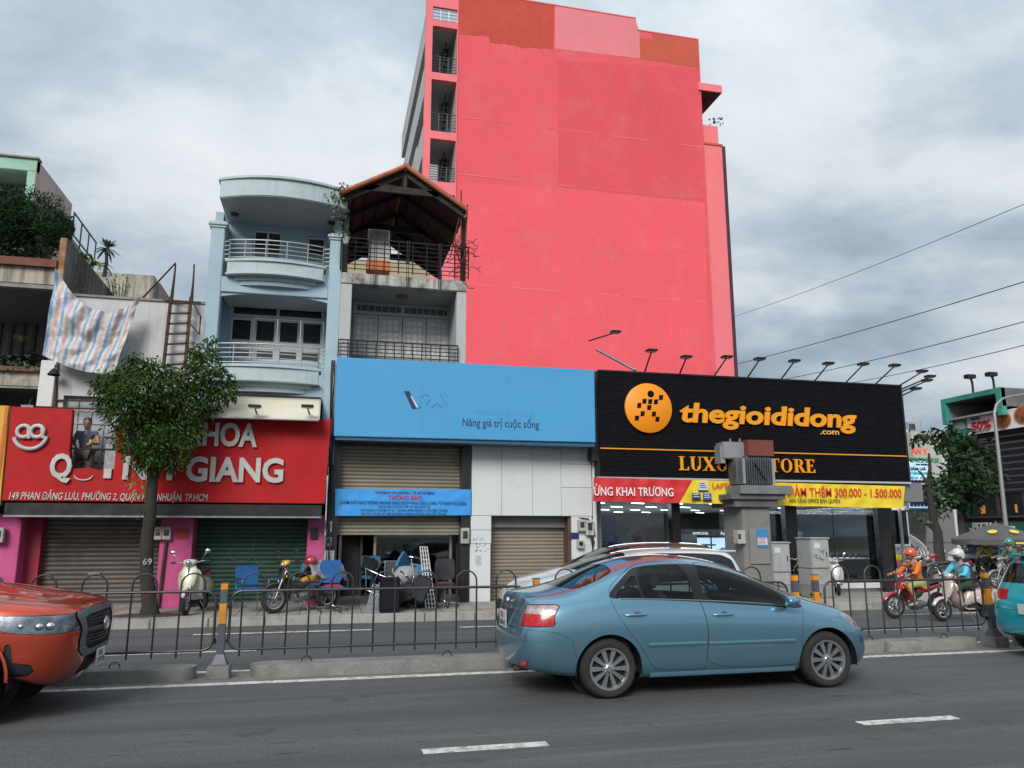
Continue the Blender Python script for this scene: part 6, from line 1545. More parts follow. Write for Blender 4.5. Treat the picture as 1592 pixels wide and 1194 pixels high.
def door_handle(sh, parent, x0, x1, z, s, m):
    y, _ = surf_at(sh, (x0+x1)/2, z, s)
    pts = [(x0+(x1-x0)*t, y+s*(.012+.022*math.sin(PI*t)**.5), z) for t in (0, .15, .35, .65, .85, 1)]
    G().tube(pts, [.008, .013, .014, .014, .013, .008], 8).build('door_handle', m, parent, smooth=60)
    y2, _ = surf_at(sh, x0+(x1-x0)*.55, z, s)
    G().sph(((x0+x1)/2+.01, y2-s*.004, z+.0), (.055, .010, .035), 14, 8).build('handle_recess', mat('recess_shade', (.05, .08, .095), .3, world=False), parent, smooth=60)
def sr(x, z, hw, hh, n=14, e=2.4, y=0., tx=0.):
    out = []
    for i in range(n):
        a = 2*PI*i/n; c, s = math.cos(a), math.sin(a); q = lambda v: math.copysign(abs(v)**(2/e), v)
        out.append(Vector((x+tx*q(s)*hh, y+hw*q(c), z+hh*q(s))))
    return out
# ---------------------------------------------------------------- blue sedan
def sedan():
    T_ = thing('blue_sedan', 'metallic light blue four door sedan driving right in the near lane', 'car', (0, 0, 0))
    mp_ = paint('sedan_blue', (.15, .31, .41), .75, .24)
    r = lambda *a: list(a)
    ST = [
     ([-.90, -.915, -.945, -.955, -.905, -.865, -.845, -.83, -.82, -.815], r((0, .30), (0, .32), (0, .45), (0, .62), (0, .80), (0, .93), (0, 1.0), (0, 1.03), (0, 1.04), (0, 1.045))),
     ([-.88, -.90, -.935, -.945, -.895, -.86, -.84, -.82, -.80, -.78], r((.33, .30), (.40, .31), (.44, .45), (.45, .62), (.43, .80), (.40, .935), (.34, 1.005), (.26, 1.035), (.14, 1.045), (0, 1.05))),
     ([-.80, -.82, -.86, -.87, -.83, -.80, -.78, -.75, -.74, -.73], r((.52, .28), (.66, .29), (.725, .43), (.74, .63), (.715, .82), (.655, .955), (.57, 1.02), (.46, 1.045), (.26, 1.055), (0, 1.06))),
     (-.60, r((.56, .23), (.74, .25), (.80, .42), (.832, .62), (.815, .865), (.735, .985), (.62, 1.04), (.50, 1.06), (.28, 1.07), (0, 1.075))),
     (-.33, r((.60, .20), (.79, .22), (.835, .40), (.855, .62), (.843, .86), (.775, .995), (.70, 1.055), (.60, 1.09), (.34, 1.11), (0, 1.12))),
     (0, r((.62, .18), (.81, .20), (.845, .40), (.864, .62), (.855, .86), (.80, .985), (.73, 1.10), (.64, 1.20), (.36, 1.245), (0, 1.255))),
     (.33, r((.62, .17), (.815, .19), (.847, .40), (.867, .62), (.858, .855), (.805, .975), (.735, 1.15), (.63, 1.325), (.36, 1.385), (0, 1.40))),
     (.72, r((.62, .17), (.815, .19), (.847, .40), (.867, .62), (.858, .85), (.808, .965), (.735, 1.17), (.62, 1.385), (.36, 1.445), (0, 1.46))),
     (1.15, r((.62, .17), (.815, .19), (.847, .40), (.867, .62), (.858, .84), (.808, .95), (.738, 1.15), (.625, 1.375), (.36, 1.44), (0, 1.455))),
     (1.58, r((.62, .17), (.815, .19), (.847, .39), (.867, .61), (.857, .825), (.808, .93), (.745, 1.08), (.65, 1.265), (.37, 1.355), (0, 1.375))),
     (1.95, r((.62, .17), (.812, .19), (.845, .39), (.864, .60), (.853, .81), (.806, .905), (.76, 1.0), (.70, 1.115), (.41, 1.205), (0, 1.235))),
     (2.28, r((.60, .17), (.80, .19), (.84, .38), (.858, .58), (.846, .785), (.80, .88), (.76, .925), (.70, .975), (.43, 1.04), (0, 1.07))),
     (2.60, r((.58, .17), (.78, .19), (.828, .38), (.845, .57), (.83, .755), (.775, .835), (.725, .87), (.65, .90), (.40, .94), (0, .96))),
     (2.90, r((.55, .17), (.74, .19), (.79, .37), (.80, .57), (.775, .71), (.725, .78), (.67, .81), (.59, .835), (.36, .865), (0, .88))),
     ([3.10, 3.12, 3.16, 3.14, 3.10, 3.05, 3.02, 3.0, 3.0, 3.0], r((.46, .18), (.62, .20), (.68, .35), (.69, .52), (.67, .64), (.63, .72), (.58, .75), (.50, .775), (.30, .80), (0, .81))),
     ([3.26, 3.29, 3.33, 3.32, 3.27, 3.21, 3.17, 3.14, 3.13, 3.13], r((.28, .20), (.38, .22), (.42, .35), (.43, .51), (.41, .61), (.38, .67), (.34, .70), (.28, .72), (.16, .735), (0, .74))),
     ([3.30, 3.33, 3.37, 3.36, 3.31, 3.25, 3.21, 3.19, 3.18, 3.18], r((0, .20), (0, .22), (0, .35), (0, .50), (0, .60), (0, .66), (0, .685), (0, .70), (0, .71), (0, .715)))]
    sh = shell_from(ST, 4)
    full = sh
    RA = .352
    arch = lambda p: np.minimum(np.hypot(p[:, 0], p[:, 2]-.30), np.hypot(p[:, 0]-2.55, p[:, 2]-.30))-RA
    archf = lambda p: np.maximum(arch(p), .5-np.abs(p[:, 1]))
    _, sh = sh.cut(archf, 0)
    under = sh.off(-.014)
    # glass
    dlo = smooth_poly([(.02, 1.02), (.06, 1.09), (.30, 1.285), (.42, 1.335), (.72, 1.362), (1.05, 1.358), (1.32, 1.325), (1.60, 1.25), (1.90, 1.14), (2.16, 1.0), (2.30, .89), (2.26, .865), (2.0, .885), (1.5, .925), (1.0, .962), (.5, .99), (.12, 1.005)], 1)
    dl, sh = sh.cut(side(dlo, .5), .0)
    panes = [('quarter_window', [(.10, 1.022), (.13, 1.065), (.32, 1.235), (.36, 1.24), (.385, 1.012)]), ('side_window', smooth_poly([(.405, 1.01), (.385, 1.285), (.46, 1.325), (.72, 1.345), (.945, 1.345), (1.0, .985), (.97, .975), (.5, 1.0)], 1)),
             ('side_window', smooth_poly([(1.105, .965), (1.10, 1.33), (1.12, 1.338), (1.32, 1.305), (1.60, 1.225), (1.88, 1.115), (2.06, 1.01), (2.09, .90), (2.07, .895), (1.5, .938)], 1))]
    for nm, pl in panes:
        for s in (-1, 1):
            w_, dl = dl.cut(side(pl, .5, s), .004); w_.off(-.004).obj(nm, M_sglass, T_); _, under = under.cut(side(pl, .4, s), 0)
    dl.obj('window_surround', M_gloss, T_)
    for s in (-1, 1): strip_on(full, T_, 'sill_trim', M_chrome, [.14+.12*k for k in range(18)], [1.008-.047*((.14+.12*k)/2.2)**1.3-.0*k-.07*((.14+.12*k)/2.2)**2 for k in range(18)], .009, .006, s)
    ws = mirror_y([(1.60, .0), (1.60, .30), (1.66, .52), (1.80, .60), (2.05, .665), (2.22, .70), (2.33, .66), (2.44, .40), (2.50, 0)])
    w_, sh = sh.cut(topf(ws, .9), .004); w_.off(-.004).obj('windscreen', M_sglass, T_); _, under = under.cut(topf(ws, .85), 0)
    rw = mirror_y([(-.40, 0), (-.38, .35), (-.33, .56), (-.24, .60), (-.05, .585), (.10, .545), (.16, .50), (.20, .25), (.21, 0)])
    w_, sh = sh.cut(topf(rw, .95), .004); w_.off(-.004).obj('rear_window', M_sglass, T_); _, under = under.cut(topf(rw, .9), 0)
    under.obj('inner_shell', M_shell, T_)
    for x, y in ((1.05, .36), (1.05, -.36)):
        G().loft([sr(x+.25, .52, .22, .06, e=4, y=y), sr(x-.2, .50, .24, .07, e=4, y=y)]).build('seat', M_trim, T_, smooth=50)
        G().loft([[Vector((x-.22-.22*(z-.55)+dx, y+q, z)) for dx, q in ((.05, -w_), (.05, w_), (-.05, w_), (-.05, -w_))] for z, w_ in ((.5, .23), (.8, .24), (1.05, .20))]).build('seat_back', M_trim, T_, bevel=.03)
        G().obox((x-.36, y, 1.17), (.08, .24, .17)).build('headrest', M_trim, T_, bevel=.03)
    G().obox((.30, 0, .55), (.5, 1.3, .16)).build('rear_seat', M_trim, T_, bevel=.04); G().obox((.02, 0, .85), (.16, 1.25, .5), Matrix.Rotation(-.3, 3, 'Y')).build('rear_seat_back', M_trim, T_, bevel=.04)
    for y in (.35, -.35): G().obox((-.06, y, 1.13), (.08, .22, .12)).build('headrest', M_trim, T_, bevel=.03)
    G().obox((2.0, 0, .86), (.5, 1.45, .14)).build('dashboard', M_trim, T_, bevel=.04); G().box(.2, 2.3, -.7, .7, .24, .30).build('cabin_floor', M_shell, T_); G().box(-.45, -.05, -.62, .62, .95, 1.0).build('parcel_shelf', M_shell, T_)
    G().lathe([(.175, -.012), (.19, 0), (.175, .012), (.165, 0)], 24, Matrix.Translation((1.68, .36, .94)) @ Matrix.Rotation(1.15, 4, 'Y'), closed=True).build('steering_wheel', M_dark, T_, smooth=50)
    # lamps
    tl = smooth_poly([(-1.1, .955), (-.80, .955), (-.58, .965), (-.50, .955), (-.54, .89), (-.575, .83), (-.565, .76), (-.60, .735), (-1.1, .73)], 1)
    for s in (-1, 1):
        l, sh = sh.cut(side(tl, .565, s), .003); tf = side(tl, .565, s); l, bd = l.split(lambda p: tf(p)+.012); bd.obj('lamp_border', M_tailb, T_); up_, lo_ = l.split(lambda p: .862-p[:, 2]); a = up_.obj('tail_lamp', M_tailc, T_); b_ = lo_.obj('tail_lamp', M_tail, T_)
    hl = smooth_poly([(2.76, .80), (2.93, .80), (3.04, .755), (3.3, .66), (3.3, .58), (3.02, .585), (2.92, .66), (2.82, .73)], 1)
    for s in (-1, 1): l, sh = sh.cut(side(hl, .40, s), .003); l.obj('headlamp', M_head, T_)
    # doors
    rd = smooth_poly([(.03, 1.10), (.14, 1.20), (.32, 1.315), (.45, 1.362), (.73, 1.392), (1.03, 1.390), (1.03, 1.390), (1.045, .98), (1.045, .98), (1.10, .75), (1.105, .55), (1.07, .262), (1.07, .262), (.53, .262), (.45, .33), (.355, .50), (.19, .70), (.05, .93)], 2)
    fd = [(1.035, 1.390), (1.32, 1.355), (1.62, 1.275), (1.92, 1.165), (2.14, 1.05), (2.30, .93), (2.27, .82), (2.235, .60), (2.225, .36), (2.19, .28), (2.12, .262), (1.07, .262), (1.105, .55), (1.10, .75), (1.045, .98)]
    for nm, pl in (('rear_door', rd), ('front_door', smooth_poly(fd, 2))):
        for s in (-1, 1): d, sh = sh.cut(side(pl, .5, s), .004); d.obj(nm, mp_, T_)
    bp = [(-1.3, .70), (-.75, .70), (-.56, .685), (-.40, .60), (-.345, .40), (-.345, -.2), (-1.3, -.2)]
    b_, sh = sh.cut(sdp(bp), .003); b_.obj('rear_bumper', mp_, T_)
    b_, sh = sh.cut(sdp([(3.9, .62), (3.05, .62), (2.95, .585), (2.905, .45), (2.905, -.2), (3.9, -.2)]), .003)
    gr, b_ = b_.cut(lambda p: np.maximum(np.maximum(np.abs(p[:, 1])-.30, .25-p[:, 2]), np.maximum(p[:, 2]-.42, 3.1-p[:, 0])), .0); gr.off(-.01).obj('grille', M_dark, T_)
    b_.obj('front_bumper', mp_, T_)
    b_, sh = sh.cut(lambda p: np.maximum(np.maximum(p[:, 0]+.405, np.abs(p[:, 1])-(.60-.16*np.clip((1.0-p[:, 2])/.3, 0, 1))), .7-p[:, 2]), .004); b_.obj('boot_lid', mp_, T_)
    b_, sh = sh.cut(topf(mirror_y([(2.40, 0), (2.36, .45), (2.26, .74), (2.6, .735), (2.93, .66), (3.1, .56), (3.22, .3), (3.24, 0)]), .6), .004); b_.obj('bonnet', mp_, T_)
    sh.obj('body', mp_, T_)
    arches(T_, ((0, .30), (2.55, .30)), RA+.004, .50, .835)
    for s in (-1, 1):
        for x in (0, 2.55): wheel(T_, x, s*.735, .302, .208, .185, s, 10)
        strip_on(full, T_, 'side_moulding', mp_, [.42+.0]+[.44+k*.083 for k in range(8)]+[1.07], [.535]*10, .022, .018, s)
        strip_on(full, T_, 'side_moulding', mp_, [1.10]+[1.12+k*.13 for k in range(8)]+[2.14], [.53]*10, .022, .018, s)
        door_handle(full, T_, .17, .41, .845, s, mp_); door_handle(full, T_, 1.17, 1.41, .825, s, mp_)
        # mirror
        g = G(); c = Vector((2.06, s*.93, .955)); g.loft([[c+Vector((dx, s*.085*math.cos(a)*k, .062*math.sin(a)*k)) for a in [2*PI*i/16 for i in range(16)]] for dx, k in ((-.05, .9), (-.04, 1.), (0, 1.), (.06, .85), (.10, .45))]).build('door_mirror', mp_, T_, smooth=60)
        G().tube([(2.10, s*.78, .90), (2.08, s*.86, .93)], [.03, .022], 8).build('mirror_foot', M_gloss, T_, smooth=60)
        G().sph((-.86, s*.62, .36), (.02, .08, .035), 10, 6).build('rear_reflector', M_tail, T_, smooth=60)
        strip_on(full, T_, 'sill', mp_, [.45+k*.17 for k in range(11)], [.225]*11, .035, .016, s)
    # rear face
    G().box(-.915, -.895, -.27, .27, .885, .915).build('boot_garnish', M_chrome, T_, bevel=.006)
    G().box(-.945, -.935, -.165, .165, .665, .855).xf(Matrix.Translation((0, 0, 0))).build('number_plate', M_plate, T_, bevel=.004)
    text('51G', .085, M_dark, T_, (-.947, .10, .77), rot=(PI/2, 0, -PI/2), ext=.001, world=False, name='plate_lettering', off=.003); text('268.41', .085, M_dark, T_, (-.947, .14, .69), rot=(PI/2, 0, -PI/2), ext=.001, world=False, name='plate_lettering', off=.003, width=.27)
    Me = Matrix.Translation((-.885, 0, .965)) @ Matrix.Rotation(-PI/2, 4, 'Y')
    g = G(); g.tube([Me @ Vector((.040*math.sin(a)*.75, .058*math.cos(a), 0)) for a in [2*PI*k/20 for k in range(20)]], .005, 6, closed=True); g.tube([Me @ Vector((.036*math.sin(a)*.72, .022*math.cos(a), 0)) for a in [2*PI*k/14 for k in range(14)]], .004, 6, closed=True)
    g.tube([Me @ Vector((.016+.014*math.sin(a), .045*math.cos(a), 0)) for a in [2*PI*k/14 for k in range(14)]], .004, 6, closed=True); g.build('emblem', M_chrome, T_, smooth=60)
    G().cyl((-.90, -.35, .27), (-.74, -.35, .27), .028, n=10).build('exhaust_pipe', M_rust, T_, smooth=60)
    G().cyl((-.90, -.18, .27), (-.80, -.18, .27), .02, n=8).build('tow_eye', M_dark, T_)
    G().sph((-.84, -.52, 1.0), .014, 8, 6).build('boot_lock', M_dark, T_)
    for yy in (-.28, .12): G().cyl((2.44, yy, 1.045), (2.20, yy+.30, 1.135), .006, n=6).build('wiper', M_dark, T_)
    G().box(-.3, 2.9, -.62, .62, .17, .20).build('underbody', M_shell, T_)
    return T_
car1 = sedan(); car1.location = (2.97, 8.02+.835, 0); car1.scale = (1.022, 1, 1)
# ---------------------------------------------------------------- generic crossover shell used for other cars
def crossover(name, label, col, rear_lamps=True, len_=1., h=1., lvl=3, metal=.1, mat_name=None, detail=True, hood=0.):
    T_ = thing(name, label, 'car', (0, 0, 0)); mp_ = paint(mat_name or name+'_paint', col, metal, .25)
    r = lambda *a: [(y, z*h) for y, z in a]
    ST = [
     ([-.78, -.80, -.83, -.83, -.80, -.74, -.66, -.56, -.54, -.53], r((0, .34), (0, .36), (0, .50), (0, .72), (0, .90), (0, 1.05), (0, 1.25), (0, 1.46), (0, 1.49), (0, 1.50))),
     ([-.76, -.78, -.81, -.81, -.78, -.72, -.64, -.54, -.50, -.49], r((.34, .34), (.42, .36), (.45, .50), (.46, .72), (.45, .90), (.42, 1.05), (.38, 1.25), (.33, 1.47), (.18, 1.51), (0, 1.52))),
     ([-.66, -.69, -.73, -.73, -.70, -.64, -.56, -.46, -.44, -.43], r((.56, .30), (.72, .32), (.78, .48), (.79, .72), (.77, .92), (.72, 1.06), (.65, 1.26), (.57, 1.47), (.32, 1.53), (0, 1.54))),
     (-.42, r((.62, .24), (.83, .26), (.88, .46), (.89, .72), (.87, .93), (.82, 1.06), (.74, 1.28), (.64, 1.50), (.36, 1.56), (0, 1.575))),
     (0, r((.62, .22), (.84, .24), (.89, .44), (.90, .72), (.885, .93), (.84, 1.055), (.76, 1.28), (.66, 1.52), (.37, 1.59), (0, 1.605))),
     (.6, r((.62, .21), (.84, .23), (.885, .44), (.895, .71), (.88, .92), (.84, 1.04), (.76, 1.28), (.66, 1.53), (.37, 1.60), (0, 1.615))),
     (1.2, r((.62, .21), (.84, .23), (.885, .44), (.895, .70), (.88, .91), (.84, 1.03), (.765, 1.26), (.665, 1.50), (.37, 1.575), (0, 1.59))),
     (1.65, r((.62, .21), (.84, .23), (.885, .44), (.895, .70), (.88, .90), (.84, 1.02), (.78, 1.20), (.69, 1.38), (.39, 1.47), (0, 1.49))),
     (2.0, r((.62, .21), (.84, .23), (.885, .44), (.895, .69), (.88, .89), (.84, 1.0), (.80, 1.10), (.73, 1.22), (.43, 1.31), (0, 1.335))),
     (2.35, r((.60, .21), (.83, .23), (.88, .43), (.89, .68), (.875, .87), (.83, .965), (.79, 1.01), (.73, 1.06), (.44, 1.12), (0, 1.145))),
     (2.75, r((.60, .21), (.82, .23), (.87, .43), (.88, .67), (.86, .85), (.81, .93), (.76, .96), (.68, .985), (.42, 1.02), (0, 1.04))),
     (3.10, r((.56, .22), (.77, .24), (.83, .42), (.84, .66), (.815, .81), (.76, .885), (.70, .91), (.62, .93), (.38, .955), (0, .97))),
     ([3.32, 3.35, 3.38, 3.38, 3.34, 3.29, 3.26, 3.24, 3.24, 3.24], r((.48, .25), (.64, .27), (.70, .42), (.71, .62), (.69, .75), (.65, .82), (.60, .85), (.52, .87), (.30, .89), (0, .90))),
     ([3.46, 3.49, 3.53, 3.53, 3.49, 3.44, 3.40, 3.37, 3.37, 3.37], r((.28, .26), (.40, .28), (.44, .42), (.45, .60), (.44, .72), (.40, .78), (.35, .81), (.28, .825), (.16, .84), (0, .845))),
     ([3.50, 3.53, 3.57, 3.57, 3.53, 3.48, 3.44, 3.41, 3.40, 3.40], r((0, .26), (0, .28), (0, .42), (0, .59), (0, .70), (0, .76), (0, .78), (0, .80), (0, .81), (0, .815)))]
    ST = [(x_, [(y, z+(hood*min(1, max(0, (z-.62)/.25))*(1 if (x_[5] if isinstance(x_, list) else x_) > 2.2 else .5) if (x_[5] if isinstance(x_, list) else x_) > 1.9 else 0)) for y, z in yz]) for x_, yz in ST]
    sh = shell_from(ST, lvl); full = sh; RA = .37
    arch = lambda p: np.maximum(np.minimum(np.hypot(p[:, 0], p[:, 2]-.33), np.hypot(p[:, 0]-2.62, p[:, 2]-.33))-RA, .5-np.abs(p[:, 1]))
    _, sh = sh.cut(arch, 0); sh.off(-.015).obj('inner_shell', M_shell, T_)
    H = lambda pl: smooth_poly([(x, z*h) for x, z in pl], 1, .1)
    dl, sh = sh.cut(side(H([(-.46, 1.09), (-.40, 1.40), (-.22, 1.49), (.2, 1.515), (.9, 1.52), (1.35, 1.48), (1.70, 1.345), (2.0, 1.18), (2.20, 1.03), (1.5, 1.01), (.9, 1.035), (0, 1.065)]), .5), 0)
    for s in (-1, 1):
        for nm, pl in (('quarter_window', [(-.41, 1.115), (-.36, 1.38), (-.20, 1.46), (.05, 1.485), (.07, 1.085)]), ('side_window', [(.12, 1.08), (.10, 1.488), (.5, 1.50), (.90, 1.497), (.94, 1.055)]), ('side_window', [(1.01, 1.05), (.98, 1.495), (1.33, 1.455), (1.66, 1.325), (1.95, 1.165), (2.09, 1.045)])):
            w_, dl = dl.cut(side(H(pl), .5, s), .004); w_.off(-.004).obj(nm, M_cglass, T_)
    dl.obj('window_surround', M_gloss, T_)
    w_, sh = sh.cut(topf(mirror_y([(1.42, 0), (1.44, .35), (1.52, .60), (1.8, .66), (2.2, .71), (2.34, .68), (2.42, .4), (2.46, 0)]), .95*h), .004); w_.off(-.004).obj('windscreen', M_cglass, T_)
    fr = sdp([(.62, 1.12*h), (.55, 1.40*h), (.48, 1.42*h), (-.48, 1.42*h), (-.55, 1.40*h), (-.62, 1.12*h)], (1, 2))
    w_, sh = sh.cut(lambda p: np.maximum(fr(p), p[:, 0]+.42), .004); w_.off(-.004).obj('rear_window', M_cglass, T_)
    for s in (-1, 1):
        l, sh = sh.cut(side(H([(-1.1, 1.0), (-.52, 1.03), (-.50, .95), (-.60, .86), (-1.1, .86)]), .42, s), .003); l.obj('tail_lamp', M_tail, T_)
        l, sh = sh.cut(side(H([(3.7, .86), (3.0, .88), (2.95, .83), (3.1, .76), (3.7, .70)]), .40, s), .003); l.obj('headlamp', M_head, T_)
    cl, sh = sh.split(lambda p: p[:, 2]-.36*h); cl.obj('lower_cladding', M_dark, T_)
    gr, sh = sh.cut(lambda p: np.maximum(np.maximum(np.abs(p[:, 1])-.56, .38*h-p[:, 2]), np.maximum(p[:, 2]-.74*h, 3.2-p[:, 0])), .004); gr.off(-.012).obj('grille', M_dark, T_)
    for s in (-1, 1):
        for nm, pl in (('rear_door', [(.08, 1.50), (.92, 1.52), (.98, .9), (.98, .38), (.46, .38), (.38, .55), (.12, .75)]), ('front_door', [(.95, 1.51), (1.35, 1.48), (1.7, 1.34), (2.12, 1.05), (2.16, .7), (2.12, .38), (1.0, .38), (1.0, .9)])):
            d, sh = sh.cut(side(H(pl), .5, s), .004); d.obj(nm, mp_, T_)
    b_, sh = sh.cut(lambda p: np.maximum(p[:, 0]+.50, p[:, 2]-.72*h), .003); b_.obj('rear_bumper', mp_, T_)
    b_, sh = sh.cut(lambda p: np.maximum(np.maximum(p[:, 0]+.45, np.abs(p[:, 1])-.60), p[:, 2]-1.47*h), .004); b_.obj('tailgate', mp_, T_)
    b_, sh = sh.cut(topf(mirror_y([(2.38, 0), (2.34, .45), (2.28, .76), (2.8, .76), (3.1, .68), (3.30, .52), (3.40, 0)]), .78*h), .004); b_.obj('bonnet', mp_, T_)
    sh.obj('body', mp_, T_)
    arches(T_, ((0, .33), (2.62, .33)), RA+.004, .5, .87)
    for s in (-1, 1):
        for x in (0, 2.62): wheel(T_, x, s*.775, .33, .22, .2, s, 5, double=True)
        c = Vector((2.02, s*.97, 1.06*h)); G().loft([[c+Vector((dx, s*.10*math.cos(a)*k, .07*math.sin(a)*k)) for a in [2*PI*i/14 for i in range(14)]] for dx, k in ((-.05, .9), (0, 1.), (.07, .8), (.11, .4))]).build('door_mirror', mp_, T_, smooth=60)
        door_handle(full, T_, .2, .42, .93*h, s, mp_); door_handle(full, T_, 1.1, 1.32, .91*h, s, mp_)
    G().box(-.845, -.835, -.20, .20, .60, .74).build('number_plate', M_plate, T_, bevel=.004)
    G().box(3.575, 3.585, -.23, .23, .42, .53).build('number_plate', M_plate, T_, bevel=.004)
    G().box(-.3, 3.2, -.62, .62, .2, .23).build('underbody', M_shell, T_)
    G().obox((-.48, 0, 1.545*h), (.22, 1.0, .03)).build('roof_spoiler', mp_, T_, bevel=.012)
    return T_
car2 = crossover('white_crossover', 'white crossover driving left on the far carriageway behind the blue sedan', (.60, .61, .61), h=.91, hood=.14)
car2.rotation_euler = (0, 0, PI); car2.location = (P(768, 930, 12.4).x+3.45, 12.4, 0); car2.scale = (.95, 1, 1)
car3 = crossover('grey_crossover', 'dark grey car behind the white crossover in front of the beige garage shutter', (.05, .055, .06), h=.95, metal=.4)
car3.rotation_euler = (0, 0, PI); car3.location = (P(792, 900, 14.9).x+3.5, 14.8, 0)
car4 = crossover('teal_taxi', 'teal car cut by the picture edge right of the leaning orange banded post', (.012, .30, .36), h=.90, lvl=4)
car4.location = (10.22, 8.95, 0)
car5 = crossover('parked_dark_car', 'dark blue car parked behind the black umbrella', (.03, .04, .07), h=.95, metal=.5)
car5.rotation_euler = (0, 0, math.radians(200)); car5.location = (P(1585, 870, 26).x+1.4, 27.5, 0)
M_hg = glass_mat('lamp_glass_clear', (.95, .97, 1), .95); M_hb = mat('lamp_housing', (.42, .44, .46), .22, .75, var=.6, vs=7, world=False)
# ---------------------------------------------------------------- orange pickup
def pickup():
    T_ = thing('orange_pickup', 'orange pickup truck nose entering at the left picture edge', 'car', (0, 0, 0)); mp_ = paint('pickup_orange', (.50, .058, .022), .55, .24)
    r = lambda *a: list(a)
    # x=0 front axle, nose towards +x
    ST = [
     (-4.2, r((.60, .50), (.80, .52), (.86, .62), (.87, .80), (.86, .95), (.84, 1.06), (.80, 1.12), (.70, 1.13), (.4, 1.13), (0, 1.13))),
     (-2.9, r((.62, .45), (.84, .47), (.90, .62), (.91, .82), (.90, 1.0), (.86, 1.12), (.82, 1.18), (.74, 1.18), (.4, 1.18), (0, 1.18))),
     (-2.55, r((.62, .42), (.85, .44), (.91, .60), (.92, .82), (.90, 1.0), (.86, 1.14), (.78, 1.42), (.66, 1.68), (.38, 1.73), (0, 1.74))),
     (-1.8, r((.62, .40), (.86, .42), (.91, .60), (.925, .82), (.905, 1.0), (.865, 1.13), (.78, 1.45), (.68, 1.74), (.38, 1.80), (0, 1.81))),
     (-1.1, r((.62, .40), (.86, .42), (.91, .60), (.925, .82), (.905, 1.0), (.865, 1.12), (.79, 1.40), (.70, 1.66), (.4, 1.74), (0, 1.76))),
     (-.65, r((.62, .40), (.86, .42), (.91, .60), (.925, .82), (.905, 1.0), (.865, 1.11), (.82, 1.24), (.76, 1.38), (.44, 1.48), (0, 1.50))),
     (-.30, r((.62, .40), (.86, .42), (.91, .60), (.925, .82), (.905, .99), (.87, 1.09), (.83, 1.14), (.77, 1.18), (.45, 1.235), (0, 1.25))),
     (.10, r((.62, .42), (.87, .44), (.925, .60), (.935, .82), (.91, .97), (.865, 1.065), (.80, 1.10), (.70, 1.115), (.42, 1.15), (0, 1.16))),
     (.45, r((.60, .42), (.86, .40), (.915, .58), (.925, .80), (.90, .94), (.855, 1.03), (.79, 1.065), (.68, 1.08), (.41, 1.11), (0, 1.12))),
     ([.60, .62, .70, .72, .715, .70, .69, .68, .675, .67], r((.54, .31), (.78, .33), (.855, .50), (.865, .76), (.85, .90), (.81, 1.00), (.74, 1.045), (.63, 1.06), (.37, 1.085), (0, 1.095))),
     ([.71, .74, .85, .89, .885, .87, .855, .84, .835, .83], r((.44, .28), (.64, .30), (.72, .44), (.74, .72), (.725, .86), (.69, .965), (.63, 1.01), (.52, 1.03), (.30, 1.05), (0, 1.06))),
     ([.78, .81, .93, .985, .985, .97, .955, .94, .935, .93], r((.25, .28), (.40, .30), (.46, .44), (.47, .68), (.46, .83), (.43, .93), (.38, .975), (.31, .995), (.17, 1.01), (0, 1.02))),
     ([.80, .83, .95, 1.0, 1.0, .985, .97, .955, .95, .95], r((0, .28), (0, .30), (0, .44), (0, .66), (0, .82), (0, .915), (0, .955), (0, .975), (0, .99), (0, 1.0)))]
    sh = shell_from(ST, 4); full = sh; RA = .46
    arch = lambda p: np.maximum(np.minimum(np.hypot(p[:, 0], p[:, 2]-.40), np.hypot(p[:, 0]+3.08, p[:, 2]-.40))-RA, .5-np.abs(p[:, 1]))
    _, sh = sh.cut(arch, 0); sh.off(-.016).obj('inner_shell', M_shell, T_)
    yz = lambda pl: sdp([(y, z) for y, z in pl]+[(-y, z) for y, z in reversed(pl)], (1, 2))
    front = lambda pl, xm: (lambda f: (lambda p: np.maximum(f(p), xm-p[:, 0])))(yz(pl))
    # grille surround (grey), grille (black), headlamps, lower bumper
    M_sur = mat('grille_surround', (.17, .175, .18), .35, .6, var=.05, world=False)
    out_ = [(0, .995), (.44, .985), (.60, .965), (.62, .92), (.565, .80), (.585, .70), (.555, .60), (.45, .535), (0, .53)]
    inn_ = [(0, .935), (.40, .925), (.50, .90), (.47, .79), (.49, .71), (.46, .64), (.38, .60), (0, .60)]
    sr, sh = sh.cut(front(out_, .60), .005)
    gr, sr = sr.cut(front(inn_, .60), .0)
    sr.off(.012).obj('grille_surround', M_sur, T_); gr.off(-.02).obj('grille', M_dark, T_)
    for k, z in enumerate((.655, .685, .715, .83, .86, .89)):
        g = G(); pts = []
        for q in range(-6, 7):
            y = q*.066; xx_ = 1.012-.045*(y/.4)**2-.05*max(0, (z-.8))*2.2; pts.append((xx_-.022, y, z))
        g.tube(pts, .009, 6, flat=1.).build('grille_bar', M_gloss, T_, smooth=60)
    g = G().tube([(.975-.02, .45-.9*k/10, .765) if False else (.995-.045*((.43-.86*k/10)/.4)**2, .43-.86*k/10, .77) for k in range(11)], .03, 8, flat=.9).build('grille_crossbar', mat('satin_black', (.03, .03, .032), .4, world=False), T_, smooth=60)
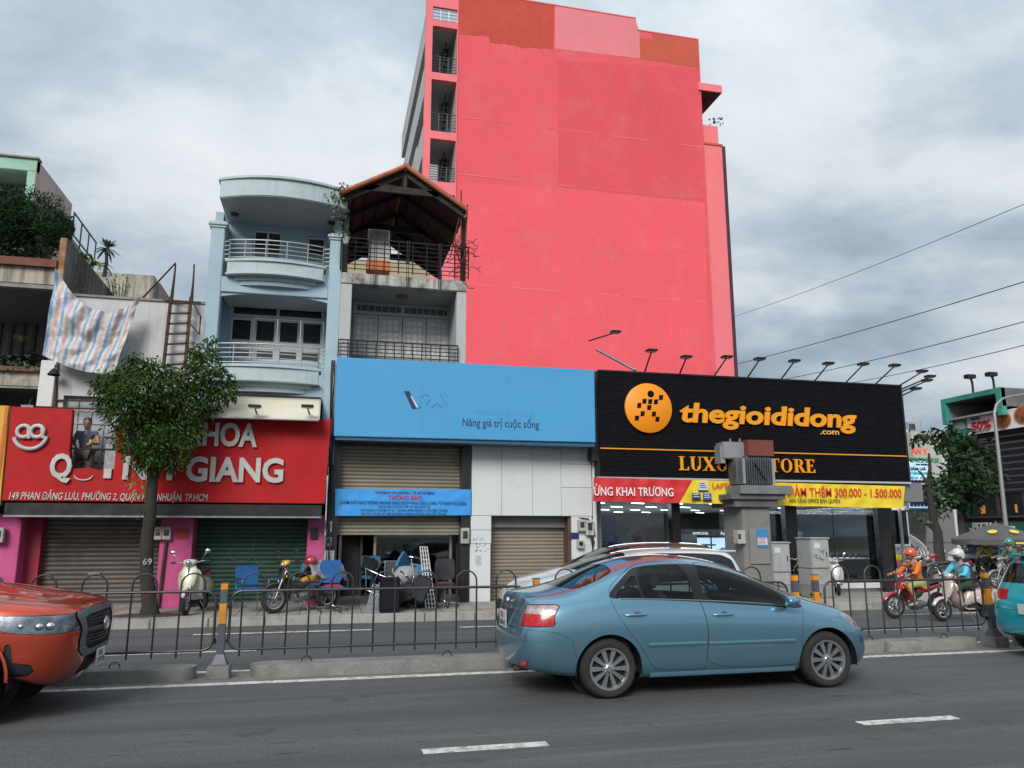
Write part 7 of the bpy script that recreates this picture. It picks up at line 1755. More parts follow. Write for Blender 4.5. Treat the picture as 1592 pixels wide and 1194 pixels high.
    for s in (-1, 1):
        hl = smooth_poly([(.12, .965), (.34, .968), (.62, .958), (1.0, .95), (1.0, .80), (.75, .785), (.46, .805), (.28, .865)], 1, .12)
        l, sh = sh.cut(side(hl, .36, s), .004); l.off(.002).obj('headlamp_glass', M_hg, T_); l.off(-.008).obj('headlamp', M_hb, T_)
        # projector details behind the lens
        for (xx_, yy, zz_, rr) in ((.66, .72, .86, .045), (.74, .62, .86, .05), (.52, .80, .87, .03)):
            y_, _q = surf_at(full, xx_, zz_, s); G().sph((xx_, y_-s*.006, zz_), (rr*.9, rr*.6, rr*.75), 14, 10).build('lamp_lens', M_chrome, T_, smooth=60)
        # fog lamp bezel
        fb = [(.42, .72), (.465, .72), (.49, .56), (.63, .53), (.65, .47), (.60, .43), (.45, .43), (.41, .5)]
        l, sh = sh.cut(side(fb, .40, s), .004); l.off(-.012).obj('fog_lamp_bezel', M_dark, T_)
        l, sh = sh.cut(side([(.06, .97), (.10, .60), (-.14, .52), (-.36, .45), (-.40, .95), (-.30, 1.13)], .5, s), .0); l.obj('front_wing', mp_, T_) if False else None
        sh = Shell(np.concatenate([sh.P, l.P]), np.concatenate([sh.Q, l.Q]))
    lo, sh = sh.cut(lambda p: np.maximum(np.maximum(p[:, 2]-.53, .36-p[:, 2]), np.maximum(np.abs(p[:, 1])-.36, .6-p[:, 0])), 0); lo.off(-.02).obj('lower_intake', M_dark, T_)
    lo, sh = sh.cut(side([(.44, .30), (.3, .62), (.32, .80), (.36, .82), (1.4, .78), (1.4, .1), (.44, .1)], 0.), .004); lo.obj('front_bumper', mp_, T_)
    b_, sh = sh.cut(topf(mirror_y([(-.42, 0), (-.38, .5), (-.28, .78), (.1, .80), (.45, .79), (.66, .74), (.80, .56), (.88, .3), (.90, 0)]), .95), .005); b_.obj('bonnet', mp_, T_)
    # bonnet crease
    for s in (-1, 1): G().tube([(-.2, s*.46, 1.205), (.2, s*.47, 1.142), (.5, s*.42, 1.095), (.70, s*.34, 1.035)], [.004, .010, .010, .003], 8, flat=.6).build('bonnet_crease', mp_, T_, smooth=60)
    w_, sh = sh.cut(topf(mirror_y([(-1.02, 0), (-1.0, .4), (-.95, .62), (-.7, .70), (-.36, .76), (-.30, .70), (-.26, 0)]), 1.2), .005); w_.off(-.004).obj('windscreen', M_cglass, T_)
    for s in (-1, 1):
        for nm, pl in (('side_window', [(-2.4, 1.18), (-2.30, 1.60), (-1.70, 1.66), (-1.66, 1.15)]), ('side_window', [(-1.58, 1.15), (-1.58, 1.66), (-1.2, 1.62), (-.85, 1.42), (-.50, 1.15)])):
            w_, sh = sh.cut(side(smooth_poly(pl, 1), .5, s), .004); w_.off(-.004).obj(nm, M_cglass, T_)
        for pl in ([(-2.48, 1.72), (-1.64, 1.76), (-1.62, .45), (-2.2, .45), (-2.48, .9)], [(-1.61, 1.76), (-1.1, 1.70), (-.5, 1.25), (-.44, .9), (-.5, .45), (-1.59, .45)]):
            d, sh = sh.cut(side(pl, .5, s), .004); d.obj('door', mp_, T_)
    sh.obj('body', mp_, T_)
    arches(T_, ((0, .40), (-3.08, .40)), RA+.004, .52, .90)
    for s in (-1, 1):
        for x in (0, -3.08): wheel(T_, x, s*.80, .385, .225, .25, s, 6)
        # wheel arch lip
        G().tube([(.0+(RA+.012)*math.cos(a), s*.935, .40+(RA+.012)*math.sin(a)) for a in [PI*k/16 for k in range(17)]], .016, 6).build('arch_flare', mp_, T_, smooth=60)
    # plate and emblem
    G().box(.985, .997, -.15, .15, .40, .56).xf(Matrix.Identity(4)).build('number_plate', mat('plate_bright', (.62, .62, .60), .5, world=False), T_, bevel=.004)
    text('51G', .075, M_dark, T_, (.999, -.09, .49), rot=(PI/2, 0, PI/2), ext=.001, world=False, name='plate_lettering', off=.003); text('277.81', .075, M_dark, T_, (.999, -.125, .42), rot=(PI/2, 0, PI/2), ext=.001, world=False, name='plate_lettering', off=.003, width=.25)
    Me = Matrix.Translation((1.02, 0, .80)) @ Matrix.Rotation(PI/2, 4, 'Y')
    g = G(); g.tube([Me @ Vector((.062*math.sin(a), .085*math.cos(a), 0)) for a in [2*PI*k/24 for k in range(24)]], .009, 8, closed=True); g.tube([Me @ Vector((.052*math.sin(a), .030*math.cos(a), 0)) for a in [2*PI*k/16 for k in range(16)]], .007, 6, closed=True)
    g.tube([Me @ Vector((-.022+.022*math.sin(a), .066*math.cos(a), 0)) for a in [2*PI*k/16 for k in range(16)]], .006, 6, closed=True); g.build('emblem', M_chrome, T_, smooth=60)
    G().box(-3.4, .5, -.60, .60, .36, .42).build('chassis', M_shell, T_)
    return T_
car6 = pickup(); car6.location = (P(158, 1000, 8.95).x-1.0, 8.98, 0)
# ================================================================== LEAVES AND TREES
def leaf_mesh(name, cen, L_, W_, m, parent, droop=.45, jit=.35, up=0., kind='stuff', out=None):
    n = len(cen); cen = np.asarray(cen, float)
    d = rs.normal(size=(n, 3)); d /= np.linalg.norm(d, axis=1)[:, None]
    if out is not None: d = d*.7+out*1.0
    d[:, 2] = d[:, 2]*.6-droop+up; d /= np.linalg.norm(d, axis=1)[:, None]
    s = np.cross(d, rs.normal(size=(n, 3))); s /= np.maximum(np.linalg.norm(s, axis=1)[:, None], 1e-6)
    nn = np.cross(d, s); ll = L_*(1+jit*(rs.rand(n)*2-1))[:, None]; ww = W_*(1+jit*(rs.rand(n)*2-1))[:, None]
    off = np.array(wloc(parent)) if parent is not None else 0
    b = cen-off
    v = np.stack([b, b+d*ll*.45+s*ww*.5+nn*ww*.12, b+d*ll-nn*ll*.12, b+d*ll*.45-s*ww*.5+nn*ww*.12], 1).reshape(-1, 3)
    i = np.arange(n)*4; f = np.concatenate([np.stack([i, i+1, i+2], 1), np.stack([i, i+2, i+3], 1)])
    me = bpy.data.meshes.new(name); me.vertices.add(len(v)); me.vertices.foreach_set('co', v.astype(np.float32).ravel()); me.loops.add(len(f)*3); me.polygons.add(len(f))
    me.loops.foreach_set('vertex_index', f.astype(np.int32).ravel()); me.polygons.foreach_set('loop_start', np.arange(0, len(f)*3, 3, dtype=np.int32)); me.update(calc_edges=True); me.validate()
    me.materials.append(m); o = bpy.data.objects.new(name, me); C.objects.link(o); o.parent = parent
    if kind: o['kind'] = kind
    return o
def cluster_pts(c, r, n, flat=.8, shell=.55):
    p = rs.normal(size=(n, 3)); p /= np.linalg.norm(p, axis=1)[:, None]; q = p.copy(); rad = shell+(1-shell)*rs.rand(n)**.6
    lump = 1+.22*np.sin(p[:, 0]*7+c[0]*5)*np.sin(p[:, 2]*6+c[2]*3)+.15*rs.normal(size=n)
    p = p*(r*rad*lump)[:, None]; p[:, 2] *= flat; return p+np.array(c), q
def foliage(clusters, y, dens, L_, W_, m, parent, name='leaves', dy=.5, droop=.45, flat=.85, px=None, shell=.5, depth_r=1.):
    C_, O_ = [], []
    for (u, v, r) in clusters:
        yy = y+random.uniform(-dy, dy); c = P(u, v, yy); rr = r*c.y/ (F*.97)*1.02
        a, b = cluster_pts((c.x, c.y, c.z), rr, max(8, int(dens*rr*rr)), flat, shell); C_.append(a); O_.append(b)
    return leaf_mesh(name, np.concatenate(C_), L_, W_, m, parent, droop=droop, out=np.concatenate(O_)*.6)
M_bark = mat('bark', (.032, .027, .023), .95, var=.35, vs=6, dirt=.5, dcol=(.02, .018, .015), ds=6, bump=1., bs=35)
M_leaf = mat('broad_leaf', (.032, .070, .014), .6, spec=.12, var=.7, vs=7, dirt=.5, dcol=(.12, .16, .035), ds=3.5)
M_leafy = mat('young_leaf', (.20, .24, .045), .45, var=.3, vs=6)
M_con = mat('conifer_green', (.023, .052, .021), .7, spec=.2, var=.5, vs=3.)
M_dkleaf = mat('dark_leaf', (.020, .046, .018), .6, spec=.2, var=.55, vs=1.2, dirt=.3, dcol=(.06, .10, .04), ds=.6)
tr1 = thing('street_tree', 'leafy street tree with number 69 on its trunk before the red sign', 'tree', tuple(PG(232, 957, .15)))
ty0 = PG(232, 957, .15).y
pts = [P(u, v, ty0) for u, v in ((232, 962), (231, 940), (229, 890), (229, 840), (232, 800), (236, 765), (240, 735))]; pts[0].z = .12
G().tube([(p.x+.02*math.sin(i*2), p.y, p.z) for i, p in enumerate(pts)], [.20, .145, .125, .12, .115, .11, .09], 12).build('trunk', M_bark, tr1, smooth=60)
fork = P(240, 738, ty0)
for (u, v, dy_, r_) in ((190, 660, .1, .05), (170, 610, -.2, .04), (235, 640, .3, .06), (265, 620, -.2, .05), (300, 600, .2, .05), (335, 590, 0, .04), (318, 550, .1, .03), (265, 690, -.3, .05), (215, 700, -.3, .04), (230, 580, 0, .04)):
    e_ = P(u, v, ty0+dy_); mid = fork.lerp(e_, .5)+Vector((random.uniform(-.1, .1), 0, .12)); G().tube([fork-Vector((0, 0, .1)), mid, e_], [r_*1.4, r_, r_*.4], 7).build('limb', M_bark, tr1, smooth=60)
foliage([(172, 602, 24), (190, 590, 24), (200, 632, 34), (228, 600, 34), (222, 668, 36), (255, 640, 36), (262, 600, 30), (285, 625, 34), (300, 588, 30), (318, 565, 24), (338, 598, 28), (352, 612, 16), (318, 545, 17), (312, 620, 28), (262, 685, 30), (290, 665, 26), (235, 705, 28), (270, 718, 18), (205, 690, 20), (165, 630, 16), (215, 570, 20), (245, 580, 24), (330, 528, 8), (225, 632, 26), (240, 672, 24), (225, 720, 14), (290, 690, 14), (185, 612, 18), (325, 640, 9), (155, 596, 9), (300, 548, 8), (206, 555, 8), (347, 575, 8)], ty0, 2900, .115, .038, M_leaf, tr1, dy=.55, droop=.65, shell=.35)
foliage([(205, 735, 8), (212, 755, 12), (220, 770, 8), (226, 738, 8)], ty0, 900, .12, .035, M_leafy, tr1, 'young_leaves', dy=.1, droop=.7)
foliage([(218, 795, 5), (222, 806, 4)], ty0-.15, 700, .09, .03, M_leaf, tr1, 'shoot_leaves', dy=.05)
foliage([(182, 668, 7), (172, 680, 6), (176, 656, 5)], ty0, 500, .10, .03, M_leaf, tr1, 'outer_leaves', dy=.1)
t_ = P(221, 878, ty0-.16); text('69', .17, mat('faded_number', (.33, .33, .32), .8, dirt=.4), tr1, (t_.x, ty0-.155, t_.z), ext=.002, off=.004, name='painted_number')
so_ = G().lathe([(0, .03), (.45, .02), (.62, .0), (.64, -.02)], 20, Matrix.Translation((pts[0].x, ty0, .155)) @ Matrix.Diagonal((1.2, .6, 1, 1))).build('soil_patch', mat('soil', (.05, .04, .03), 1., var=.4, vs=8, bump=1.), None, kind='structure')
# conifer mass on the upper balcony
cf = thing('topiary_conifer', 'large rounded dark conifer growing on the upper balcony at the picture edge', 'conifer', tuple(P(50, 402, 19.6)))
foliage([(8, 318, 26), (0, 350, 34), (30, 345, 34), (60, 335, 34), (80, 352, 22), (88, 372, 16), (60, 375, 28), (25, 380, 28), (-30, 340, 40), (-20, 380, 30), (92, 360, 12), (48, 398, 14), (18, 300, 12)], 19.8, 5200, .12, .028, M_con, cf, dy=.4, droop=-.25, shell=.62)
for k in range(16):
    u = random.uniform(0, 85); a = P(u, 404, 19.7); b = P(u+random.uniform(-16, 16), random.uniform(330, 370), 19.7+random.uniform(-.3, .3)); G().tube([a, a.lerp(b, .5)+Vector((random.uniform(-.1, .1), 0, 0)), b], [.028, .02, .008], 6).build('stem', M_bark, cf, smooth=60)
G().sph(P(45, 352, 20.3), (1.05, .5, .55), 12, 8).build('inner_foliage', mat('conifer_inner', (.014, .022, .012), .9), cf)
def fronds(t, base, n, L_, m, name, el0=.1, el1=1.2, w_=.05, droop=.5, seg=6, narrow=True):
    for k in range(n):
        az = 2*PI*k/n+random.uniform(-.2, .2); el = random.uniform(el0, el1); ln = L_*random.uniform(.8, 1.15); p = []; w2 = []
        for j in range(seg+1):
            f = j/seg; r_ = ln*f*math.cos(el)*(1-.1*f); z = ln*f*math.sin(el)-droop*ln*f*f
            p.append(Vector((base[0]+r_*math.cos(az), base[1]+r_*math.sin(az), base[2]+z))); w2.append(w_*math.sin(PI*min(.97, f*.92+.06))**.7)
        sd = Vector((-math.sin(az), math.cos(az), 0)); g = G(); vs = []; fs = []
        for q, ww in zip(p, w2): vs += [q-sd*ww+Vector((0, 0, ww*.3)), q-Vector((0, 0, ww*.1)), q+sd*ww+Vector((0, 0, ww*.3))]
        for j in range(seg): a = j*3; fs += [(a, a+1, a+4, a+3), (a+1, a+2, a+5, a+4)]
        g.add(vs, fs).build(name, m, t, smooth=80, fixn=False)
pm = thing('dracaena', 'spiky dracaena rosette on a bare stem above the stained party wall', 'plant', tuple(P(163, 428, 24)))
b_ = P(166, 386, 24); s_ = P(162, 430, 24); G().tube([s_, s_.lerp(b_, .5)+Vector((.03, 0, 0)), b_], [.06, .05, .045], 7).build('stem', M_bark, pm, smooth=60)
fronds(pm, b_, 34, .42, mat('dracaena_leaf', (.05, .085, .045), .5, var=.3), 'leaf', -.6, 1.45, .035, .25)
ap_ = thing('areca_palm', 'yellowish feathery palm beside the conifer on the party wall', 'plant', tuple(P(120, 400, 21)))
for (u, v) in ((115, 392), (128, 398), (138, 405), (146, 402)):
    b_ = P(u, v, 21.2); fronds(ap_, (b_.x, b_.y, b_.z-.2), 9, .75, mat('areca_leaf', (.16, .21, .05), .5, var=.4, vs=4), 'leaf', .5, 1.35, .045, .75)
sb = thing('wall_shrub', 'straggly yellow green shrub growing from the stained party wall', 'shrub', tuple(P(180, 455, 22.5)))
foliage([(178, 436, 12), (186, 446, 12), (172, 450, 10), (195, 450, 9), (160, 425, 7), (150, 410, 6), (135, 412, 6), (190, 432, 5)], 22.5, 420, .11, .03, mat('dry_leaf', (.14, .15, .05), .6, var=.4, vs=5), sb, dy=.3, droop=.1)
for k in range(8):
    a = P(165+k*4, 462, 22.5); b = P(150+k*7, 425+random.uniform(0, 15), 22.5); G().tube([a, a.lerp(b, .6)+Vector((0, 0, .1)), b], [.015, .01, .005], 5).build('twig', M_bark, sb)
bp_ = thing('balcony_plants', 'broad leaved plants spilling over the lower planted balcony', 'plant', tuple(P(35, 577, 19.2)))
for k, (u, v) in enumerate(((5, 560), (18, 552), (30, 556), (44, 548), (56, 558), (64, 562), (-10, 556), (38, 565), (12, 566))):
    b_ = P(u, v+6, 19.1+.1*(k % 3)); fronds(bp_, b_, 9, .34, mat('broad_balcony_leaf', (.055, .095, .045), .45, var=.45, vs=5), 'leaf', .2, 1.3, .075, .6, 5)
foliage([(5, 566, 9), (22, 568, 9), (40, 568, 9), (58, 568, 8), (-15, 566, 10)], 19.0, 700, .12, .06, MATS['broad_balcony_leaf'], bp_, 'ground_leaves', dy=.1, droop=.6)
b_ = P(33, 530, 19.2); fronds(bp_, b_, 6, .3, mat('pale_leaf', (.20, .24, .12), .5), 'leaf', .5, 1.2, .09, .5, 5)
vn = thing('climbing_vine', 'leafy vine in a white pot climbing the corner of the blue house roof', 'vine', tuple(P(536, 375, 17.6)))
foliage([(532, 288, 8), (524, 298, 9), (512, 306, 7), (526, 312, 8), (520, 322, 7), (534, 328, 6), (524, 340, 5), (530, 352, 9), (538, 362, 6), (522, 356, 6)], 17.35, 900, .11, .06, mat('vine_leaf', (.05, .10, .035), .45, var=.5, vs=6), vn, dy=.1, droop=.5)
G().tube([P(534, 370, 17.5), P(530, 345, 17.45), P(527, 315, 17.4), P(531, 286, 17.4)], [.02, .015, .012, .008], 6).build('stem', M_bark, vn)
p = P(538, 370, 17.6); G().lathe([(.05, -.14), (.09, .02), (.10, .03), (.08, .03), (.07, 0)], 14, Matrix.Translation(p)).build('pot', M_white, vn, smooth=50)
rsb = thing('rooftop_shrubs', 'low dark shrubs on the side wing roof of the pink tower', 'shrub', tuple(P(1112, 192, PKY+1)))
foliage([(1106, 190, 5), (1114, 188, 6), (1121, 189, 5)], PKY+.8, 160, .2, .12, M_dkleaf, rsb, dy=.2, droop=-.1)
tr2 = thing('dark_shade_tree', 'big dark spreading tree behind the led billboard and pizza restaurant corner', 'tree', tuple(P(1490, 860, 31)))
foliage([(1426, 684, 9), (1440, 678, 12), (1464, 690, 16), (1470, 678, 20), (1490, 690, 30), (1510, 700, 28), (1525, 715, 28), (1535, 735, 22), (1545, 745, 16), (1495, 722, 28), (1500, 735, 34), (1480, 760, 30), (1500, 775, 28), (1487, 748, 24), (1520, 760, 20), (1475, 790, 20), (1490, 800, 16), (1476, 770, 20), (1550, 735, 10)], 31, 420, .30, .15, M_dkleaf, tr2, dy=1.3, droop=.3, shell=.15)
a = P(1492, 870, 31); a.z = .1; G().tube([a, P(1490, 820, 31), P(1486, 785, 31.5), P(1484, 760, 31.8)], [.35, .3, .25, .12], 10).build('trunk', M_bark, tr2, smooth=60)
for (u, v) in ((1462, 740), (1515, 745)): G().tube([P(1487, 785, 31), P((1487+u)/2, (785+v)/2, 31), P(u, v, 31)], [.2, .12, .05], 7).build('limb', M_bark, tr2)
tr3 = thing('pruned_tree', 'small pruned tree with a dark crooked trunk before the led billboard', 'tree', tuple(PG(1461, 886, .15)))
y3 = 21.; a = P(1463, 880, y3); a.z = .15
G().tube([a, P(1459, 850, y3), P(1458, 828, y3), P(1450, 806, y3), P(1447, 780, y3)], [.17, .15, .14, .12, .10], 10).build('trunk', M_bark, tr3, smooth=60)
for pl_s, r_ in (([(1458, 828), (1444, 816), (1432, 810), (1426, 804)], .07), ([(1450, 806), (1462, 797), (1472, 790)], .07), ([(1447, 782), (1443, 755), (1446, 728), (1444, 705)], .09), ([(1443, 755), (1434, 738), (1424, 728)], .045), ([(1446, 735), (1452, 748), (1462, 752)], .03), ([(1447, 782), (1434, 772), (1428, 750)], .04)):
    G().tube([P(u, v, y3+.05*i) for i, (u, v) in enumerate(pl_s)], [r_*(1-.6*i/(len(pl_s)-1)) for i in range(len(pl_s))], 7).build('limb', M_bark, tr3, smooth=60)
foliage([(1436, 790, 14), (1450, 775, 12), (1462, 790, 14), (1474, 788, 10), (1440, 805, 10), (1428, 800, 8), (1455, 800, 10), (1468, 800, 8), (1444, 758, 7), (1456, 760, 7), (1436, 765, 7), (1470, 770, 6), (1430, 815, 6), (1450, 740, 4), (1464, 752, 4)], y3, 330, .17, .075, mat('pruned_leaf', (.045, .085, .03), .5, var=.6, vs=4, dirt=.3, dcol=(.12, .16, .05)), tr3, dy=.35, droop=.3)
# ================================================================== PEOPLE
def skin(name, J, E_, m, parent, sub=2, root=0):
    """J: list of (pos, radius) joints; E_: edges; grown with the Skin modifier into one smooth surface"""
    me = bpy.data.meshes.new(name); me.from_pydata([tuple(p) for p, r in J], E_, []); o = bpy.data.objects.new(name, me); C.objects.link(o)
    md = o.modifiers.new('k', 'SKIN'); md.use_smooth_shade = True; md.branch_smoothing = .6
    for i, (p, r) in enumerate(J):
        q = (r, r) if not isinstance(r, tuple) else r; me.skin_vertices[0].data[i].radius = q; me.skin_vertices[0].data[i].use_root = (i == root)
    sm = o.modifiers.new('s', 'SUBSURF'); sm.levels = sub; sm.render_levels = sub
    dg = bpy.context.evaluated_depsgraph_get(); em = bpy.data.meshes.new_from_object(o.evaluated_get(dg)); em.name = name; bpy.data.objects.remove(o)
    em.materials.clear(); em.materials.append(m); em.shade_smooth(); o = bpy.data.objects.new(name, em); C.objects.link(o); o.parent = parent; return o
M_skin = mat('skin', (.36, .20, .13), .55, var=.08, world=False)
def person(lab, K, shirt, pants, shoe=(.03, .03, .03), helmet=None, mask=None, hair=(.015, .012, .01), sleeve='long', face=1, group=None, holds=None, vis=True):
    """K: joint dict in local metres, facing +x. pelvis, chest, neck, head, and per side sh,el,ha / hip,kn,an,toe (y>0 = left)"""
    T_ = thing('person', lab, 'person', (0, 0, 0), group); V_ = Vector
    pel, che, nek, hed = V_(K['pelvis']), V_(K['chest']), V_(K['neck']), V_(K['head'])
    J = [(pel, (.125, .10)), (pel.lerp(che, .5), (.115, .095)), (che, (.14, .105)), (nek-(nek-che)*.25, (.07, .07)), (nek, .052), (nek.lerp(hed, .55), .055)]
    E_ = [(0, 1), (1, 2), (2, 3), (3, 4), (4, 5)]
    arms, legs = {}, {}
    for s in (1, -1):
        g = lambda k: V_(K[k+('L' if s > 0 else 'R')]) if k+('L' if s > 0 else 'R') in K else V_((K[k][0], K[k][1]*s, K[k][2]))
        sh_, el_, ha_ = g('sh'), g('el'), g('ha'); hp, kn, an, to = g('hip'), g('kn'), g('an'), g('toe'); n = len(J)
        wr = el_.lerp(ha_, .86)
        J += [(sh_, .062), (sh_.lerp(el_, .5), .050), (el_, .042), (wr, .027)]; E_ += [(2, n), (n, n+1), (n+1, n+2), (n+2, n+3)]
        n = len(J); J += [(hp, .088), (hp.lerp(kn, .5), .075), (kn, .056), (kn.lerp(an, .4), .053), (an, .034)]; E_ += [(0, n), (n, n+1), (n+1, n+2), (n+2, n+3), (n+3, n+4)]
        arms[s] = (sh_, el_, ha_, wr); legs[s] = (hp, kn, an, to)
    body = skin('body', J, E_, M_skin, T_, 1)
    # head with face, ears
    fw = V_(K.get('look', (1, 0, -.05))).normalized(); sd = V_((0, 0, 1)).cross(fw).normalized(); up_ = fw.cross(sd)
    Mh = Matrix((fw, sd, up_)).transposed().to_4x4(); Mh.translation = hed
    g = G()
    rings = []
    for k, (z, rx, ry, cx) in enumerate(((-.115, .03, .028, .045), (-.10, .055, .05, .028), (-.07, .075, .062, .012), (-.03, .088, .070, .003), (.02, .095, .075, -.004), (.06, .090, .072, -.008), (.095, .068, .055, -.010), (.115, .03, .025, -.010))):
        rings.append([Mh @ V_((cx+rx*math.cos(a), ry*math.sin(a), z)) for a in [2*PI*i/16 for i in range(16)]])
    g.loft(rings)
    g.loft([[Mh @ V_((.088+dx, w_*math.cos(a), z+h_*math.sin(a))) for a in [2*PI*i/8 for i in range(8)]] for dx, w_, h_, z in ((-.02, .014, .03, .0), (.008, .012, .02, -.008), (.02, .008, .008, -.018))])
    for s in (1, -1): g.sph(Mh @ V_((-.005, s*.076, -.005)), (.016, .010, .028), 8, 6)
    g.build('head', M_skin, T_, smooth=60)
    g = G()
    for s in (1, -1): g.sph(Mh @ V_((.082, s*.03, .012)), (.01, .014, .008), 8, 5)
    g.build('eye', mat('eye_dark', (.02, .015, .012), .3, world=False), T_, smooth=60); 
    G().sph(Mh @ V_((.083, 0, -.058)), (.008, .022, .006), 8, 5).build('mouth', mat('lips', (.25, .08, .07), .5, world=False), T_, smooth=60)
    # hands: palm, four curled fingers, thumb
    for s in (1, -1):
        sh_, el_, ha_, wr = arms[s]; d = (ha_-el_).normalized(); lat = V_((0, 1, 0))*(-s); lat = (lat-d*lat.dot(d)).normalized(); nn = d.cross(lat)*(1 if s > 0 else -1)
        if nn.z > 0: nn = -nn
        g = G(); g.loft([[wr+d*t+lat*w_*math.cos(a)+nn*h_*math.sin(a) for a in [2*PI*i/10 for i in range(10)]] for t, w_, h_ in ((-.01, .025, .02), (.03, .036, .018), (.075, .042, .016), (.095, .038, .014))])
        for k in range(4):
            b0 = wr+d*.09+lat*(.030-.020*k); l_ = (.040, .046, .043, .034)[k]
            g.tube([b0-d*.02, b0+d*l_*.5+nn*.008, b0+d*l_*.75+nn*.03, b0+d*l_*.35+nn*.048], [.0095, .009, .0085, .007], 6)
        b0 = wr+d*.03+lat*.032; g.tube([b0, b0+lat*.022+d*.025+nn*.012, b0+lat*.014+d*.055+nn*.028], [.011, .010, .008], 6)
        g.build('hand', M_skin, T_, smooth=60)
    # clothing
    Ms = mat('cloth_%d_%d_%d' % tuple(int(c*255) for c in shirt), shirt, .85, var=.12, vs=4, bump=1., bs=9, world=False); Mp = mat('cloth_%d_%d_%d' % tuple(int(c*255) for c in pants), pants, .85, var=.12, vs=4, bump=.35, bs=14, world=False)
    k_ = 1.22; J = [(pel+V_((0, 0, .0)), (.150, .125)), (pel.lerp(che, .5), (.145, .12)), (che, (.168, .125)), (nek-(nek-che)*.25, (.080, .08))]; E_ = [(0, 1), (1, 2), (2, 3)]
    for s in (1, -1):
        sh_, el_, ha_, wr = arms[s]; n = len(J); J += [(sh_, .078), (sh_.lerp(el_, .5), .066)]; E_ += [(2, n), (n, n+1)]
        if sleeve == 'long': J += [(el_, .056), (wr, .040)]; E_ += [(n+1, n+2), (n+2, n+3)]
    skin('shirt', J, E_, Ms, T_, 2)
    J = [(pel, (.150, .12))]; E_ = []
    for s in (1, -1):
        hp, kn, an, to = legs[s]; n = len(J); J += [(hp, .105), (hp.lerp(kn, .5), .092), (kn, .076), (kn.lerp(an, .45), .068), (an+(kn-an)*.08, .056)]; E_ += [(0, n), (n, n+1), (n+1, n+2), (n+2, n+3), (n+3, n+4)]
    skin('trousers', J, E_, Mp, T_, 1)
    Mo = mat('shoe_%d' % int(shoe[0]*255), shoe, .6, var=.1, world=False)
    for s in (1, -1):
        hp, kn, an, to = legs[s]; d = (to-an); d.z = 0; d.normalize(); q = V_((-d.y, d.x, 0)); b = V_((an.x, an.y, to.z))
        G().loft([[b+d*t+q*w_*math.cos(a)+V_((0, 0, zc+h_*math.sin(a))) for a in [2*PI*i/10 for i in range(10)]] for t, w_, h_, zc in ((-.07, .02, .02, .035), (-.06, .036, .045, .045), (0, .042, .055, .05), (.08, .045, .035, .03), (.15, .042, .025, .022), (.18, .02, .012, .015))]).build('shoe', Mo, T_, smooth=60)
    if helmet:
        Mm = mat('helmet_%d_%d_%d' % tuple(int(c*255) for c in helmet), helmet, .25, var=.05, coat=1., world=False)
        g = G(); rings = []
        for z, r_ in ((-.03, .118), (.0, .128), (.05, .130), (.09, .118), (.125, .088), (.145, .045), (.15, .005)): rings.append([Mh @ V_((-.012+r_*1.05*math.cos(a), r_*math.sin(a), z+.005-(.045 if z < 0 and math.cos(a) < .2 else 0))) for a in [2*PI*i/20 for i in range(20)]])
        g.loft(rings, cap0=False).build('helmet', Mm, T_, smooth=60)
        G().grid(lambda u, v: Mh @ V_(((.125+.055*v)*math.cos((u-.5)*1.9), (.125+.03*v)*math.sin((u-.5)*1.9), .045-.02*v)), 12, 3).build('helmet_peak', Mm, T_, smooth=80, solid=.006)
        g = G()
        for s in (1, -1): g.tube([Mh @ V_((0, s*.098, -.01)), Mh @ V_((.03, s*.075, -.09)), Mh @ V_((.035, 0, -.125))], .006, 5)
        g.build('chin_strap', M_dark, T_)
    else:
        Mhh = mat('hair', hair, .6, world=False); G().loft([[Mh @ V_((-.018+r_*1.05*math.cos(a), r_*.92*math.sin(a), z+(.05 if math.cos(a) > .3 and z < .06 else 0))) for a in [2*PI*i/16 for i in range(16)]] for z, r_ in ((-.03, .088), (.03, .093), (.075, .086), (.108, .062), (.125, .02))]).build('hair', Mhh, T_, smooth=60)
    if mask:
        G().grid(lambda u, v: Mh @ V_(((.100-.012*abs(v-.4))*math.cos((u-.5)*2.3)+.006, .082*math.sin((u-.5)*2.3), -.012-.085*v)), 12, 5).build('face_mask', mat('mask_%d' % int(mask[0]*255), mask, .8, world=False), T_, smooth=80, solid=.004)
    return T_
RIDE = dict(pelvis=(-.10, 0, .80), chest=(-.04, 0, 1.12), neck=(.0, 0, 1.31), head=(.04, 0, 1.44), sh=(-.02, .185, 1.24), el=(.16, .26, 1.02), ha=(.38, .29, .99), hip=(-.06, .11, .78), kn=(.30, .17, .74), an=(.18, .16, .36), toe=(.32, .17, .285))
